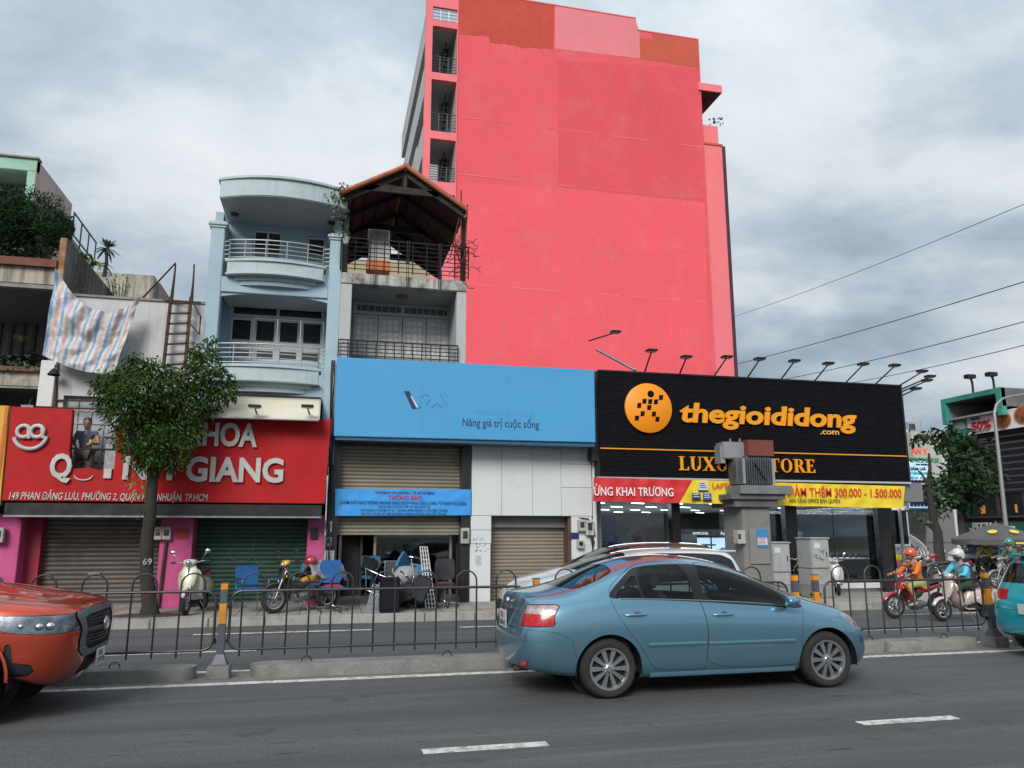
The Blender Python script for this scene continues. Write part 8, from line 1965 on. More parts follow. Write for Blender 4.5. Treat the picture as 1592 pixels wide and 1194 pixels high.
# ================================================================== MOTORBIKES
def bike_wheel(T_, x, R, w_, rim, n=5, spin=.3, m_rim=None, name='wheel'):
    Mx = Matrix.Translation((x, 0, R)) @ Matrix.Rotation(PI/2, 4, 'X'); h_ = w_/2; m_rim = m_rim or M_alloy
    t = G().lathe([(rim, -h_*.6), (rim+.01, -h_), (R-.03, -h_), (R-.008, -h_*.6), (R, 0), (R-.008, h_*.6), (R-.03, h_), (rim+.01, h_), (rim, h_*.6)], 28, Mx).build(name, M_rub, T_, smooth=50)
    G().lathe([(rim+.006, -h_*.7), (rim-.02, -h_*.5), (rim-.02, h_*.5), (rim+.006, h_*.7)], 28, Mx).build('rim', m_rim, t, smooth=50)
    g = G()
    for k in range(n):
        a = 2*PI*k/n+spin; d = Vector((math.cos(a), math.sin(a), 0)); q = Vector((-d.y, d.x, 0))
        g.add([Mx @ v for v in (d*.03-q*.02-Vector((0, 0, .012)), d*.03+q*.02-Vector((0, 0, .012)), d*(rim-.01)+q*.011-Vector((0, 0, .010)), d*(rim-.01)-q*.011-Vector((0, 0, .010)), d*.03-q*.02+Vector((0, 0, .012)), d*.03+q*.02+Vector((0, 0, .012)), d*(rim-.01)+q*.011+Vector((0, 0, .010)), d*(rim-.01)-q*.011+Vector((0, 0, .010)))], [(0, 3, 2, 1), (4, 5, 6, 7), (0, 1, 5, 4), (1, 2, 6, 5), (2, 3, 7, 6), (3, 0, 4, 7)])
    g.build('spoke', m_rim, t)
    G().lathe([(0, -.05), (.035, -.05), (.045, -.02), (.045, .02), (.035, .05), (0, .05)], 14, Mx).build('hub', M_steel, t, smooth=50)
    G().lathe([(.05, .045), (.10, .045), (.10, .05), (.05, .05)], 20, Mx).build('brake_disc', M_chrome, t)
    return t
def fender(T_, x, R, w_, a0, a1, m, name='front_fender'):
    g = G(); rings = []
    for k in range(13):
        a = math.radians(a0+(a1-a0)*k/12); d = Vector((math.cos(a), 0, math.sin(a))); c = Vector((x, 0, R))
        tp = .6+.4*math.sin(PI*k/12)**.5
        rings.append([c+d*(R+.035+.0*q)*1.0+d*(-.045*abs(q)**2.)+Vector((0, q*w_*tp, 0)) for q in (-1, -.8, -.4, 0, .4, .8, 1)])
    n = 7; vs = [p for r_ in rings for p in r_]; g.add(vs, [(i*n+j, i*n+j+1, (i+1)*n+j+1, (i+1)*n+j) for i in range(12) for j in range(n-1)])
    return g.build(name, m, T_, smooth=80, solid=.008)
def motorbike(name, label, col, style='underbone', seat=(.02, .02, .022), group=None, acc=None):
    T_ = thing(name, label, 'motorbike' if style != 'scooter' else 'scooter', (0, 0, 0), group)
    mp_ = mat('bike_paint_%d_%d_%d' % tuple(int(c*255) for c in col), col, .25, .1, var=.06, coat=1., world=False, dirt=.15, dcol=(.1, .09, .08)); ms = mat('bike_seat', seat, .6, world=False); ma = mat('bike_acc_%d' % int((acc or (.03,))[0]*255), acc or (.03, .03, .032), .4, world=False)
    R = .285 if style == 'underbone' else .25; wx = .62
    bike_wheel(T_, wx, R, .085, R-.085, 5); bike_wheel(T_, -wx, R, .095, R-.09, 5, .1)
    fender(T_, wx, R, .062, 20, 165, mp_)
    for s in (1, -1): G().tube([(wx, s*.055, R), (wx-.10, s*.055, R+.25), (wx-.20, s*.055, R+.46)], [.018, .020, .022], 8).build('fork', M_steel, T_, smooth=60)
    hx, hz = .38, .97
    if style == 'underbone':
        G().loft([sr(.50, .60, .03, .05), sr(.46, .68, .11, .12), sr(.40, .78, .135, .12), sr(.35, .86, .10, .07)]).build('front_cowl', mp_, T_, smooth=60)
        for s in (1, -1):
            G().loft([[Vector((x+.03*math.cos(a), s*(y+.018*math.sin(a)+w_*.0), z+h_*math.sin(a*1.0)*0+0)) for a in [2*PI*i/8 for i in range(8)]] for x, y, z, w_, h_ in ((.43, .10, .86, 0, 0), (.40, .19, .74, 0, 0), (.30, .205, .55, 0, 0), (.22, .19, .38, 0, 0), (.16, .15, .27, 0, 0))]).build('leg_shield_edge', mp_, T_, smooth=60)
            G().add([Vector((.42, s*.07, .84)), Vector((.39, s*.185, .74)), Vector((.30, s*.20, .55)), Vector((.20, s*.17, .34)), Vector((.15, s*.05, .30)), Vector((.30, s*.04, .58))], [(0, 1, 2, 5), (5, 2, 3, 4)]).build('leg_shield', mp_, T_, solid=.02)
        G().loft([sr(.36, .62, .07, .10), sr(.20, .50, .08, .09), sr(.02, .50, .09, .10), sr(-.12, .58, .11, .10)]).build('centre_frame', ma, T_, smooth=60)
        G().loft([sr(.20, .28, .09, .07), sr(.08, .28, .12, .11), sr(-.10, .30, .12, .11), sr(-.22, .32, .08, .06)]).build('engine', M_steel, T_, smooth=60)
        G().loft([sr(.02, .60, .07, .06), sr(-.15, .64, .13, .10), sr(-.40, .67, .125, .08), sr(-.65, .73, .08, .05), sr(-.82, .78, .03, .02)]).build('tail_body', mp_, T_, smooth=60)
        G().loft([sr(.10, .70, .08, .03), sr(-.05, .745, .12, .035), sr(-.30, .76, .14, .04), sr(-.55, .80, .12, .035), sr(-.68, .80, .07, .02)]).build('seat', ms, T_, smooth=60)
        G().loft([sr(hx+.08, hz-.05, .03, .03), sr(hx+.05, hz-.03, .09, .07), sr(hx-.02, hz, .13, .055), sr(hx-.08, hz, .08, .03)]).build('handlebar_cover', mp_, T_, smooth=60)
        G().sph((hx+.075, 0, hz-.04), (.04, .07, .05), 12, 8).build('headlamp', M_head, T_, smooth=60)
        G().tube([(-.55, .0, .32), (-.62, 0, .48), (-.70, 0, .66)], .03, 8).build('rear_mudguard', M_dark, T_, smooth=60)
    else:
        G().loft([sr(.52, .52, .05, .06), sr(.47, .62, .12, .14), sr(.42, .74, .17, .14), sr(.37, .86, .14, .10), sr(.34, .93, .07, .04)]).build('front_cowl', mp_, T_, smooth=60)
        g = G(); rings = []
        for x, z, w_ in ((.40, .90, .10), (.37, .80, .20), (.33, .66, .235), (.29, .50, .23), (.24, .34, .20), (.12, .265, .19), (-.05, .26, .18), (-.15, .27, .17)): rings.append([Vector((x-.02+.035*(1-abs(q)), q*w_, z)) for q in (-1, -.7, -.3, 0, .3, .7, 1)])
        n = 7; g.add([p for r_ in rings for p in r_], [(i*n+j, i*n+j+1, (i+1)*n+j+1, (i+1)*n+j) for i in range(len(rings)-1) for j in range(n-1)]); g.build('leg_shield', mp_, T_, smooth=80, solid=.025)
        G().loft([sr(.08, .36, .10, .08), sr(-.02, .50, .15, .19), sr(-.25, .54, .19, .18), sr(-.50, .55, .19, .16), sr(-.72, .56, .13, .10), sr(-.84, .58, .05, .04)]).build('tail_body', mp_, T_, smooth=60)
        for s in (1, -1): G().sph((-.45, s*.165, .47), (.27, .055, .15), 16, 10).build('side_panel', mp_, T_, smooth=60)
        G().loft([sr(.06, .70, .08, .03), sr(-.06, .745, .14, .04), sr(-.30, .76, .155, .045), sr(-.55, .785, .14, .04), sr(-.70, .77, .07, .02)]).build('seat', ms, T_, smooth=60)
        G().loft([sr(hx+.09, hz, .05, .04), sr(hx+.06, hz+.01, .10, .07), sr(hx-.02, hz+.02, .15, .06), sr(hx-.09, hz+.01, .10, .03)]).build('handlebar_cover', mp_, T_, smooth=60)
        G().sph((hx+.09, 0, hz+.01), (.035, .06, .055), 14, 8).build('headlamp', M_head, T_, smooth=60)
        G().loft([sr(.0, .25, .10, .05), sr(-.20, .28, .12, .09), sr(-.55, .28, .10, .08)]).build('engine', M_dark, T_, smooth=60)
    for s in (1, -1):
        G().tube([(hx-.01, s*.10, hz), (hx-.03, s*.24, hz+.03), (hx-.07, s*.36, hz+.02)], .013, 7).build('handlebar', M_steel, T_, smooth=60)
        G().tube([(hx-.045, s*.27, hz+.028), (hx-.07, s*.37, hz+.02)], .020, 8).build('grip', M_dark, T_, smooth=60)
        G().tube([(hx-.02, s*.22, hz+.03), (hx+.0, s*.26, hz+.12), (hx-.02, s*.31, hz+.19)], .006, 6).sph((hx-.02, s*.33, hz+.22), (.012, .055, .038), 12, 6).build('mirror', M_dark if style == 'underbone' else M_chrome, T_, smooth=60)
        G().tube([(.40, s*.11, .70), (.43, s*.12, .70)], .03, 8).build('indicator', mat('amber', (.6, .25, .02), .2, world=False), T_, smooth=60)
    G().tube([(.05, -.10, .22), (-.20, -.14, .22), (-.42, -.16, .27), (-.80, -.17, .36)], [.02, .024, .05, .045], 10).build('exhaust', M_steel, T_, smooth=60)
    G().sph((-.80, 0, .70), (.03, .08, .035), 12, 6).build('tail_lamp', M_tail, T_, smooth=60)
    G().box(-.865, -.858, -.09, .09, .46, .60).build('number_plate', M_plate, T_)
    G().bar((.0, .10, .22), (-.06, .20, .01), .02).build('side_stand', M_steel, T_)
    G().tube([(-.35, .0, .36), (-.62, .06, R)], .025, 8).build('swing_arm', M_dark, T_, smooth=60)
    return T_
ub_red = motorbike('motorbike', 'red underbone motorbike ridden by the orange clad rider', (.36, .015, .02))
sc_cream = motorbike('scooter', 'pale cream scooter ridden by the rider in the blue jacket', (.52, .43, .40), 'scooter')
SC = .88
def place(o, u, v, rz, sc=SC, front=True):
    g_ = PG(u, v); d = Vector((math.cos(rz), math.sin(rz), 0))*(.62*sc if front else 0); o.location = (g_.x-d.x, g_.y-d.y, 0); o.rotation_euler = (0, 0, rz); o.scale = (sc, sc, sc)
rz1 = PI+.04
place(ub_red, 1392, 961.5, rz1); place(sc_cream, 1467, 966, rz1)
r1 = person('rider in an orange jacket and orange helmet on the red motorbike', RIDE, (.62, .15, .03), (.34, .34, .10), (.32, .33, .30), helmet=(.60, .09, .03), mask=(.10, .10, .11))
r2 = person('rider in a light blue jacket and white helmet on the cream scooter', RIDE, (.10, .42, .58), (.022, .045, .025), (.05, .05, .06), helmet=(.58, .58, .56), mask=(.03, .03, .035))
for r_, b_ in ((r1, ub_red), (r2, sc_cream)): r_.location = b_.location; r_.rotation_euler = b_.rotation_euler; r_.scale = b_.scale
bx_ = G().obox((.16, 0, .56), (.14, .22, .34)).build('red_cover', mat('brown_red', (.22, .05, .03), .5, world=False), ub_red, bevel=.02)
for r_, m_, lab in ((r1, M_dark, 'OOK'),): G().grid(lambda s, t: Vector((.075, -.09+.18*s, 1.02+.07*t)), 2, 2).build('jacket_logo', M_dark, r_, solid=.004)
# parked cream scooter by the pink pillar
sc2 = motorbike('scooter', 'cream scooter parked facing the road beside the pink pillar', (.60, .58, .45), 'scooter')
g_ = PG(288, 957, .15); rz = math.radians(-97); sc2.location = (g_.x+.62*math.cos(rz)*-1, g_.y+.62, .15); sc2.rotation_euler = (.06, 0, rz)
G().box(-.03, .03, -.01, .01, 0, .3).xf(Matrix.Translation((.455, 0, .60))).build('green_stripe', mat('scooter_green', (.08, .30, .22), .4, world=False), sc2)
# parked motorcycle with yellow trim and grey cloth
mc = motorbike('motorbike', 'black and yellow motorbike parked between the two blue chairs with a grey cloth on it', (.025, .025, .028), 'underbone', acc=(.035, .03, .03))
for o_ in kids(mc):
    if o_.name.split('.')[0] in ('handlebar_cover', 'tail_body'): o_.data.materials[0] = mat('bike_yellow', (.55, .33, .02), .3, coat=1., world=False)
g_ = PG(425, 954, .15); rz = math.radians(215); mc.location = (g_.x-.62*math.cos(rz), g_.y-.62*math.sin(rz), .15); mc.rotation_euler = (.05, 0, rz)
cl_ = thing('grey_cloth', 'grey striped cloth thrown over the seat of the yellow trimmed motorbike', 'cloth', (0, 0, 0))
G().grid(lambda s, t: Vector(((s-.5)*.85, (t-.5)*.5, .12-.9*abs(t-.5)**2*1.2-.35*max(0, abs(s-.5)-.3)+.05*math.sin(s*11+t*4)+.04*mnoise.noise(Vector((s*6, t*6, 0))))), 30, 16).build('sheet', mat('grey_cloth', (.22, .23, .24), .9, var=.35, vs=9, world=False), cl_, smooth=80, solid=.01)
cl_.location = (mc.location.x+.42, mc.location.y+.25, .98); cl_.rotation_euler = (0, 0, rz)
hm_ = G().sph((0, 0, 0), (.13, .11, .12), 14, 8).build('red_helmet', mat('helmet_red', (.30, .02, .02), .3, coat=1., world=False), None, smooth=60); hm_.location = (mc.location.x+.15, mc.location.y+.1, 1.13); tag(hm_, 'dark red helmet resting on the yellow trimmed motorbike', 'helmet')
# background motorbikes at the store and on the plaza
ub_blk = motorbike('motorbike', 'dark motorbike parked before the store glass behind the graffiti cabinet', (.03, .03, .035)); sc_wht = motorbike('scooter', 'white scooter parked before the right part of the store glass', (.55, .56, .56), 'scooter'); ub_gry = motorbike('motorbike', 'grey motorbike in the crowd left of the umbrella', (.16, .17, .18))
def put(o, u, y, rz, sc=.92): p = P(u, 880, y); o.location = (p.x, p.y, .15); o.rotation_euler = (.06, 0, rz); o.scale = (sc, sc, sc)
put(ub_blk, 1243, 18.2, -1.9); put(sc_wht, 1298, 18.15, -2.1, .85); put(ub_gry, 1440, 21.2, 2.9)
GB = 'motorbikes parked around the plaza'
bks = [(ub_blk, 1256, 18.3, -1.7, 'black motorbike half hidden between the two utility cabinets'), (ub_red, 1470, 20.2, 2.8, 'red motorbike parked behind the orange clad rider'), (sc_wht, 1492, 21.5, 3.4, 'white scooter parked behind the blue jacketed rider'), (ub_gry, 1425, 20, 3.3, 'grey motorbike parked at the foot of the white rib arch'),
       (ub_blk, 1452, 19.4, 3.0, 'black motorbike parked below the small pruned tree'), (sc_wht, 1570, 20.5, -2.0, 'white scooter parked under the right side of the umbrella'), (ub_blk, 1535, 21, -1.6, 'black motorbike under the umbrella where the yellow shirted man sits'), (ub_gry, 1590, 19.2, -1.9, 'grey motorbike at the picture edge behind the teal car'), (ub_red, 1405, 21.8, 2.6, 'red motorbike behind the corner glass screen'),
       (ub_blk, 1335, 19.9+2.2, 1.2, 'black motorbike seen through the store glass'), (sc_cream, 1508, 23, 3.0, 'cream scooter farther back left of the umbrella')]
for o, u, y, rz, lab in bks:
    c = copy_tree(o, (0, 0, 0), rz, lab, GB, .92); p = P(u, 880, y); c.location = (p.x, p.y, .15)
# umbrella
UY = 20.3
um = thing('black_umbrella', 'large black parasol with yellow round logos on the plaza', 'umbrella', tuple(P(1543, 880, UY)))
tp_ = P(1543, 818, UY); e0_, e1_ = P(1497, 836, UY), P(1603, 838, UY); Ru = (e1_.x-e0_.x)/2; cu = Vector(((e0_.x+e1_.x)/2, UY, 0)); zt_, ze = tp_.z+.10, P(1545, 836, UY).z-.03
vs, fs = [], []
M_umb = mat('umbrella_black', (.075, .072, .072), .55, var=.1, world=False)
nseg = 8
for s8 in range(nseg):
    def fn(u, v, s8=s8):
        a = 2*PI*(s8+u)/nseg+.2; r_ = Ru*v*(1-.05*math.sin(PI*u)*v); z = zt_-(zt_-ze)*(v**1.15)-.03*math.sin(PI*u)*v; return Vector((cu.x+r_*math.cos(a), cu.y+r_*math.sin(a), z))
    G().grid(fn, 5, 6).build('canopy_panel', M_umb, um, smooth=70)
    G().grid(lambda u, v, s8=s8: fn(u, 1)+Vector((0, 0, -.16*v-.012*math.sin(u*20))), 8, 1).build('valance', M_umb, um, smooth=70)
    a = 2*PI*s8/nseg+.2; G().tube([(cu.x, cu.y, zt_-.05), (cu.x+Ru*math.cos(a), cu.y+Ru*math.sin(a), ze-.01)], .008, 5).build('rib', M_steel, um)
G().cyl((cu.x, cu.y, GZ), (cu.x, cu.y, zt_+.05), .02, n=8).build('pole', M_steel, um, smooth=60)
M_yl = mat('yellow_print', (.70, .55, .05), .5, world=False)
for az in (-2.5, -1.75):
    d = Vector((math.cos(az), math.sin(az), 0)); v_ = .62; c_ = cu+d*Ru*v_+Vector((0, 0, zt_-(zt_-ze)*v_**1.15+.012)); tn = Vector((-d.y, d.x, 0)); sl_ = (d*Ru*.22+Vector((0, 0, -(zt_-ze)*(1.15*v_**.15)*.22))); 
    G().add([c_+tn*.13*math.cos(a)+sl_*math.sin(a)*.42 for a in [2*PI*i/24 for i in range(24)]], [tuple(range(24))]).build('round_print', M_yl, um, solid=.02)
for s8 in (5, 6):
    a = 2*PI*(s8+.35)/nseg+.2; q = Vector((cu.x+Ru*1.0*math.cos(a), cu.y+Ru*1.0*math.sin(a), ze-.12)); G().obox(q+Vector((0, -.03, 0)), (.35, .01, .05), Matrix.Rotation(a+PI/2, 3, 'Z')).build('valance_print', M_yl, um)
SIT = dict(RIDE); 
r3 = person('man in a yellow shirt and dark cap sitting on a motorbike under the umbrella', dict(RIDE, el=(.12, .27, 1.02), ha=(.22, .18, .86)), (.48, .40, .03), (.03, .03, .03), hair=(.02, .015, .012)); p = P(1537, 880, 20.8); r3.location = (p.x, p.y, .15); r3.rotation_euler = (0, 0, 1.7); r3.scale = (.92,)*3
r4 = person('person in a dark red helmet and dark top beyond the umbrella', RIDE, (.05, .05, .06), (.03, .03, .035), helmet=(.25, .04, .04), mask=(.5, .5, .5)); p = P(1586, 880, 22); r4.location = (p.x, p.y, .17); r4.rotation_euler = (0, 0, -2.6); r4.scale = (.92,)*3
c = copy_tree(ub_blk, (p.x, p.y, .17), -2.6, 'black motorbike carrying the rider with the dark red helmet', GB, .92)
r5 = person('rider in a green helmet and dark green jacket behind the teal car', RIDE, (.04, .12, .10), (.03, .03, .035), helmet=(.03, .20, .14), mask=(.05, .05, .05)); p = P(1574, 880, 18.7); r5.location = (p.x, p.y, .15); r5.rotation_euler = (0, 0, 3.0); r5.scale = (.88,)*3
c = copy_tree(ub_gry, (p.x, p.y, .15), 3.0, 'grey motorbike carrying the rider with the green helmet', GB, .88)
# delivery bike boxes and orange sign near the corner
db = thing('yellow_delivery_box', 'small yellow box on the rear rack of a parked motorbike beside the white ribs', 'box', tuple(P(1400, 868, 20)))
bx('body', mat('box_yellow', (.62, .45, .02), .5), db, P(1395, 868, 20).x, P(1405, 868, 20).x, 20, 20.3, P(1400, 871, 20).z, P(1400, 863, 20).z, bevel=.02)
vsn = thing('orange_vest', 'bright orange vest hanging among the parked motorbikes', 'vest', tuple(P(1412, 865, 20)))
a0, a1 = P(1408, 858, 20), P(1416, 872, 20); G().grid(lambda s, t: Vector((a0.x+(a1.x-a0.x)*(s+.1*math.sin(t*5)), 20+.05*math.sin(s*9), a1.z+(a0.z-a1.z)*t)), 6, 8).build('cloth', mat('vest_orange', (.75, .10, .01), .7), vsn, smooth=70, solid=.02)
# man in the torn-out gap of the red sign
my = 17.92; hd = P(137, 658, my)
k0 = hd.z-1.56
r6 = person('man in a grey blue t-shirt and cap standing in the gap of the red sign', dict(pelvis=(0, 0, .92), chest=(0, 0, 1.24), neck=(.01, 0, 1.43), head=(.03, 0, 1.56), sh=(0, .18, 1.37), elL=(.05, .27, 1.12), haL=(.28, .20, 1.10), elR=(.03, -.27, 1.10), haR=(.26, -.24, 1.0), hip=(0, .1, .90), kn=(.02, .12, .50), an=(0, .12, .08), toe=(.12, .13, .0), look=(1, .25, -.15)), (.07, .09, .12), (.10, .095, .07), sleeve='short', hair=(.02, .015, .01))
r6.location = (hd.x, my, k0); r6.rotation_euler = (0, 0, -PI/2-.1)
for s, yy in ((1, .20), (-1, -.24)): G().cyl((.28 if s > 0 else .26, yy, (1.06 if s > 0 else .96)), (.28 if s > 0 else .26, yy, (1.18 if s > 0 else 1.08)), .032, n=12).build('yellow_glove', mat('glove_yellow', (.60, .40, .04), .6, world=False), r6, smooth=50)
sf = thing('work_platform', 'steel work platform with a hand bar inside the gap of the red sign', 'scaffold', (hd.x, my, k0-.05))
pL, pR = P(109, 697, my-.35), P(188, 699, my-.35)
G().cyl(pL, pR, .016, n=6).build('hand_bar', M_black, sf); bx('platform', M_rust, sf, pL.x-.1, pR.x+.1, my-.25, my+.25, k0-.06, k0-.005)
G().bar(P(110, 678, my-.3), P(120, 699, my-.3), .03).build('brace', M_black, sf); 
for xx_ in (pL.x, pR.x): G().cyl((xx_, my-.3, k0-.05), (xx_, my-.3, pL.z), .016, n=6).build('post', M_rust, sf)
x0, x1, z0, z1 = RC(163, 690, 184, 734, 17.6); bx('corrugated_sheet', mat('galvanised_sheet', (.27, .28, .29), .5, .4, var=.3, vs=8), sf, x0, x1, 17.58, 17.6, z0, z1)
# ================================================================== CHAIRS AND HEAP
M_bfab = mat('blue_fabric', (.015, .10, .30), .8, var=.15, vs=6, world=False, bump=.2); M_bfab2 = mat('faded_blue_fabric', (.03, .14, .28), .8, var=.15, vs=6, world=False); M_kfab = mat('black_fabric', (.02, .022, .026), .85, world=False)
def visitor_chair(lab, m, group='office chairs left outside'):
    t = thing('office_chair', lab, 'chair', (0, 0, 0), group)
    G().loft([sr(.24, .44, .22, .03, e=5), sr(.0, .43, .235, .035, e=5), sr(-.22, .45, .22, .03, e=5)]).build('seat', m, t, smooth=50)
    G().loft([[Vector((-.22-.10*(z-.5)+dx, q, z)) for dx, q in ((0, -w_), (.02, -w_), (.0, 0), (.02, w_), (0, w_), (-.03, w_), (-.05, 0), (-.03, -w_))] for z, w_ in ((.52, .20), (.56, .23), (.82, .225), (.90, .20))]).build('backrest', m, t, smooth=50)
    for s in (1, -1):
        G().tube([(.26, s*.26, .0), (.24, s*.26, .42), (.22, s*.27, .64), (-.15, s*.27, .64), (-.26, s*.24, .66)], .013, 7).build('arm', M_chrome, t, smooth=50)
        G().tube([(.24, s*.26, .42), (-.22, s*.25, .40), (-.28, s*.26, .0)], .013, 7).build('leg', M_chrome, t, smooth=50)
        G().loft([sr(.20, .655, .02, .012, y=s*.27), sr(-.12, .655, .025, .012, y=s*.27)]).build('armrest_pad', M_dark, t, smooth=50)
    G().tube([(-.22, -.24, .41), (-.24, -.2, .6), (-.28, -.18, .86)], .011, 6).build('back_tube', M_chrome, t); G().tube([(-.22, .24, .41), (-.24, .2, .6), (-.28, .18, .86)], .011, 6).build('back_tube', M_chrome, t)
    return t
def swivel_chair(lab, m, group='office chairs left outside'):
    t = thing('swivel_chair', lab, 'chair', (0, 0, 0), group)
    G().loft([sr(.24, .46, .20, .035, e=4), sr(.0, .45, .24, .045, e=4), sr(-.22, .46, .22, .035, e=4)]).build('seat', m, t, smooth=50)
    G().loft([[Vector((-.24-.12*(z-.5)+dx, q, z)) for dx, q in ((0, -w_), (.02, -w_), (.0, 0), (.02, w_), (0, w_), (-.03, w_), (-.05, 0), (-.03, -w_))] for z, w_ in ((.55, .16), (.62, .22), (.90, .22), (1.0, .18))]).build('backrest', m, t, smooth=50)
    G().cyl((0, 0, .10), (0, 0, .42), .028, n=10).build('gas_column', M_chrome, t, smooth=50); G().tube([(-.05, 0, .42), (-.24, 0, .42), (-.27, 0, .62)], .02, 6).build('back_bracket', M_dark, t)
    for s in (1, -1): G().tube([(.05, s*.22, .44), (.08, s*.28, .48), (.06, s*.28, .64), (-.12, s*.28, .66)], .016, 6).build('arm', M_dark, t, smooth=50)
    for k in range(5):
        a = 2*PI*k/5+.3; d = Vector((math.cos(a), math.sin(a), 0)); G().tube([d*.03+Vector((0, 0, .12)), d*.30+Vector((0, 0, .075))], [.02, .014], 6).build('foot', M_chrome, t, smooth=50); G().sph(d*.30+Vector((0, 0, .035)), (.03, .022, .034), 10, 6).build('caster', M_dark, t, smooth=50)
    return t
def setp(o, u, v, rz, z=.15, tilt=(0, 0), sc=1.): g_ = PG(u, v, .15); o.location = (g_.x, g_.y, z); o.rotation_euler = (tilt[0], tilt[1], rz); o.scale = (sc,)*3
vc = visitor_chair('blue chair with steel legs left of the yellow trimmed motorbike', M_bfab); setp(vc, 388, 952, math.radians(-62))
sw = swivel_chair('bright blue swivel chair with a red cushion right of the parked motorbike', M_bfab); setp(sw, 516, 951, math.radians(-80))
G().loft([sr(.18, .50, .16, .02, e=4), sr(-.15, .50, .17, .025, e=4)]).build('red_cushion', mat('cushion_red', (.35, .03, .05), .8, world=False), sw, smooth=50)
vc2 = visitor_chair('faded blue chair behind the parked motorbike', M_bfab2); setp(vc2, 478, 944, math.radians(-100))
def dupc(o, lab, u, v, rz, z=.15, tilt=(0, 0), sc=1.):
    c = copy_tree(o, (0, 0, 0), 0, lab, 'office chairs left outside'); setp(c, u, v, rz, z, tilt, sc); return c
dupc(vc2, 'blue armchair standing in the bank doorway at the left end of the heap', 580, 938, math.radians(-75), .28)
vk = visitor_chair('overturned black chair with its steel legs up in the heap', M_kfab); setp(vk, 636, 944, math.radians(40), .95, (2.7, .4))
dupc(vk, 'black chair lying on its back on top of the heap', 612, 940, math.radians(-120), .62, (1.2, .5))
dupc(vc2, 'blue chair tipped sideways behind the white lattice', 650, 938, math.radians(-30), .55, (.9, .2))
dupc(vk, 'black chair lying at the foot of the heap by the white lattice', 648, 948, math.radians(160), .35, (1.5, -.3))
sk = swivel_chair('black swivel chair with a dark red seat right of the white lattice', M_kfab); setp(sk, 690, 944, math.radians(-100))
G().loft([sr(.20, .50, .18, .02, e=4), sr(-.15, .50, .19, .025, e=4)]).build('red_seat_pad', mat('pad_darkred', (.14, .02, .02), .8, world=False), sk, smooth=50)
c = copy_tree(sk, (0, 0, 0), 0, 'tipped black swivel chair with its star base in the air in the heap', 'office chairs left outside'); setp(c, 632, 946, .7, .75, (1.9, .3))
c = copy_tree(sk, (0, 0, 0), 0, 'tall black swivel chair inside the dark bank doorway', 'office chairs left outside'); p = P(578, 900, 20); c.location = (p.x, p.y, GZ+.16); c.rotation_euler = (0, 0, -1.3); c.scale = (1.15,)*3
# black cabinet, slatted panel, lattice, crumpled boxes, tubes
hb = thing('black_pedestal', 'black box pedestal at the front of the heap of chairs', 'cabinet', tuple(PG(606, 953, .15)))
g_ = PG(606, 953, .15); bx('body', mat('black_cabinet', (.012, .013, .017), .6, spec=.1), hb, g_.x-.19, g_.x+.19, g_.y, g_.y+.42, .15, .82, bevel=.01); bx('drawer', MATS['black_cabinet'], hb, g_.x-.18, g_.x+.18, g_.y-.012, g_.y-.001, .20, .78, bevel=.006)
spn = thing('grey_slatted_panel', 'grey slatted panel leaning left of the black pedestal', 'panel', tuple(PG(580, 951, .15)))
A0, A1, A2, A3 = P(569, 950, PG(575, 951, .15).y), P(588, 950, PG(575, 951, .15).y), P(598, 912, 17.1), P(580, 908, 17.1)
M_gpan = mat('grey_plastic', (.26, .28, .30), .5, var=.15)
for k in range(8):
    f = k/7; G().bar(A0.lerp(A1, f), A3.lerp(A2, f), .022, .03, (0, 1, 0)).build('slat', M_gpan, spn)
for f in (0, .33, .66, 1): G().bar(A0.lerp(A3, f), A1.lerp(A2, f), .02, .02, (0, 1, 0)).build('cross_bar', M_gpan, spn)
lw = thing('white_lattice', 'tall white wire lattice leaning upright in the heap before the bank', 'lattice', tuple(PG(670, 948, .15)))
yl_ = PG(672, 948, .15).y; A0, A1, A2, A3 = P(662, 945, yl_), P(677, 945, yl_), P(664, 850, yl_+.35), P(653, 850, yl_+.35)
for k in range(4): f = k/3; G().bar(A0.lerp(A1, f), A3.lerp(A2, f), .018, .018).build('upright', M_wf, lw)
for k in range(15): f = k/14; G().bar(A0.lerp(A3, f), A1.lerp(A2, f), .014, .014).build('cross_wire', M_wf, lw)
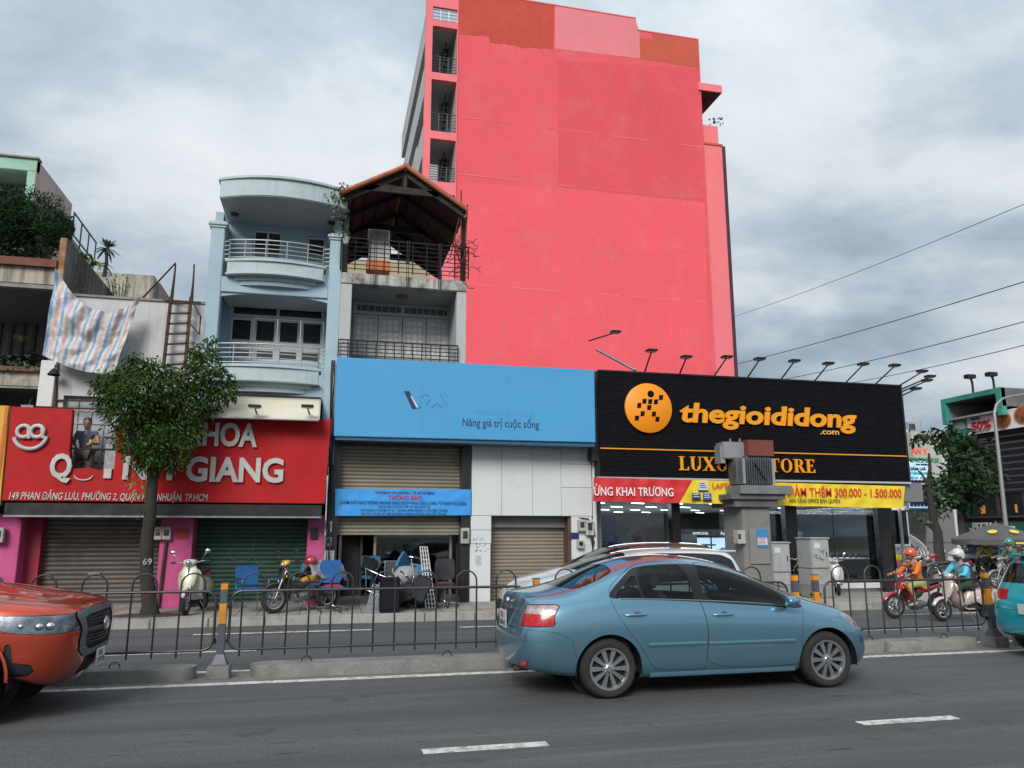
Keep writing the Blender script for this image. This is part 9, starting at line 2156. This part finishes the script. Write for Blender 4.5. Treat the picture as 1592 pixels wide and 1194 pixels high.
def crump(lab, u, v, y, s_, m, nm):
    c_ = P(u, v, y); g = G(); g.sph((0, 0, 0), s_, 12, 9); g.v = [tuple(Vector(q)*(1+.35*mnoise.noise(Vector(q)*5+Vector((u, 0, 0))))) for q in g.v]; o = g.build(nm, m, None, smooth=25); o.location = c_; tag(o, lab, 'box'); return o
crump('grey crumpled carton in the middle of the heap', 632, 898, 17.0, (.26, .2, .26), M_gpan, 'crumpled_carton'); crump('pale grey folded carton above the black pedestal', 606, 908, 16.95, (.24, .18, .16), M_gpan, 'folded_carton'); crump('dark plastic bag behind the black pedestal', 622, 925, 17.1, (.3, .2, .3), M_dark, 'plastic_bag')
tb_ = thing('metal_tube_frames', 'tangle of grey metal tubes and table legs in the heap', 'frames', tuple(PG(640, 948, .15)))
for k in range(16):
    a = P(random.uniform(590, 655), random.uniform(885, 948), 16.9+random.uniform(-.2, .4)); b = P(random.uniform(600, 668), random.uniform(880, 950), 16.9+random.uniform(-.2, .4))
    if a.z < .17: a.z = .17
    if b.z < .17: b.z = .17
    G().tube([a, a.lerp(b, .5)+Vector((0, 0, random.uniform(-.05, .12))), b], .013, 6).build('tube', M_steel if k % 3 else M_dark, tb_, smooth=60)
g = thing('dark_table', 'dark folded table leaning inside the bank entrance behind the heap', 'table', tuple(P(610, 900, 17.9)))
A0, A1 = P(596, 930, 17.8), P(632, 872, 18.1); bx('top', mat('table_dark', (.05, .055, .06), .5), g, A0.x, A1.x, 17.75, 17.79, .3, A1.z); bx('edge', M_steel, g, A0.x-.02, A1.x+.02, 17.74, 17.8, A1.z, A1.z+.02)
for u in (598, 630): q = P(u, 900, 17.7).x; bx('leg', M_steel, g, q-.012, q+.012, 17.70, 17.74, .15, A1.z)
# broom pole and brown board by the pink pillar
bp2 = thing('leaning_poles', 'cream pole and brown curved rail leaning beside the pink pillar', 'poles', tuple(P(500, 930, 17.3)))
G().cyl(P(494, 940, 17.2), P(502, 876, 17.6), .022, n=8).build('pole', mat('cream_pole', (.45, .42, .34), .6), bp2, smooth=60); G().tube([P(486, 925, 17.3), P(489, 895, 17.4), P(497, 880, 17.5), P(501, 890, 17.5)], .018, 6).build('curved_rail', mat('brown_rail', (.20, .08, .06), .6), bp2, smooth=60)
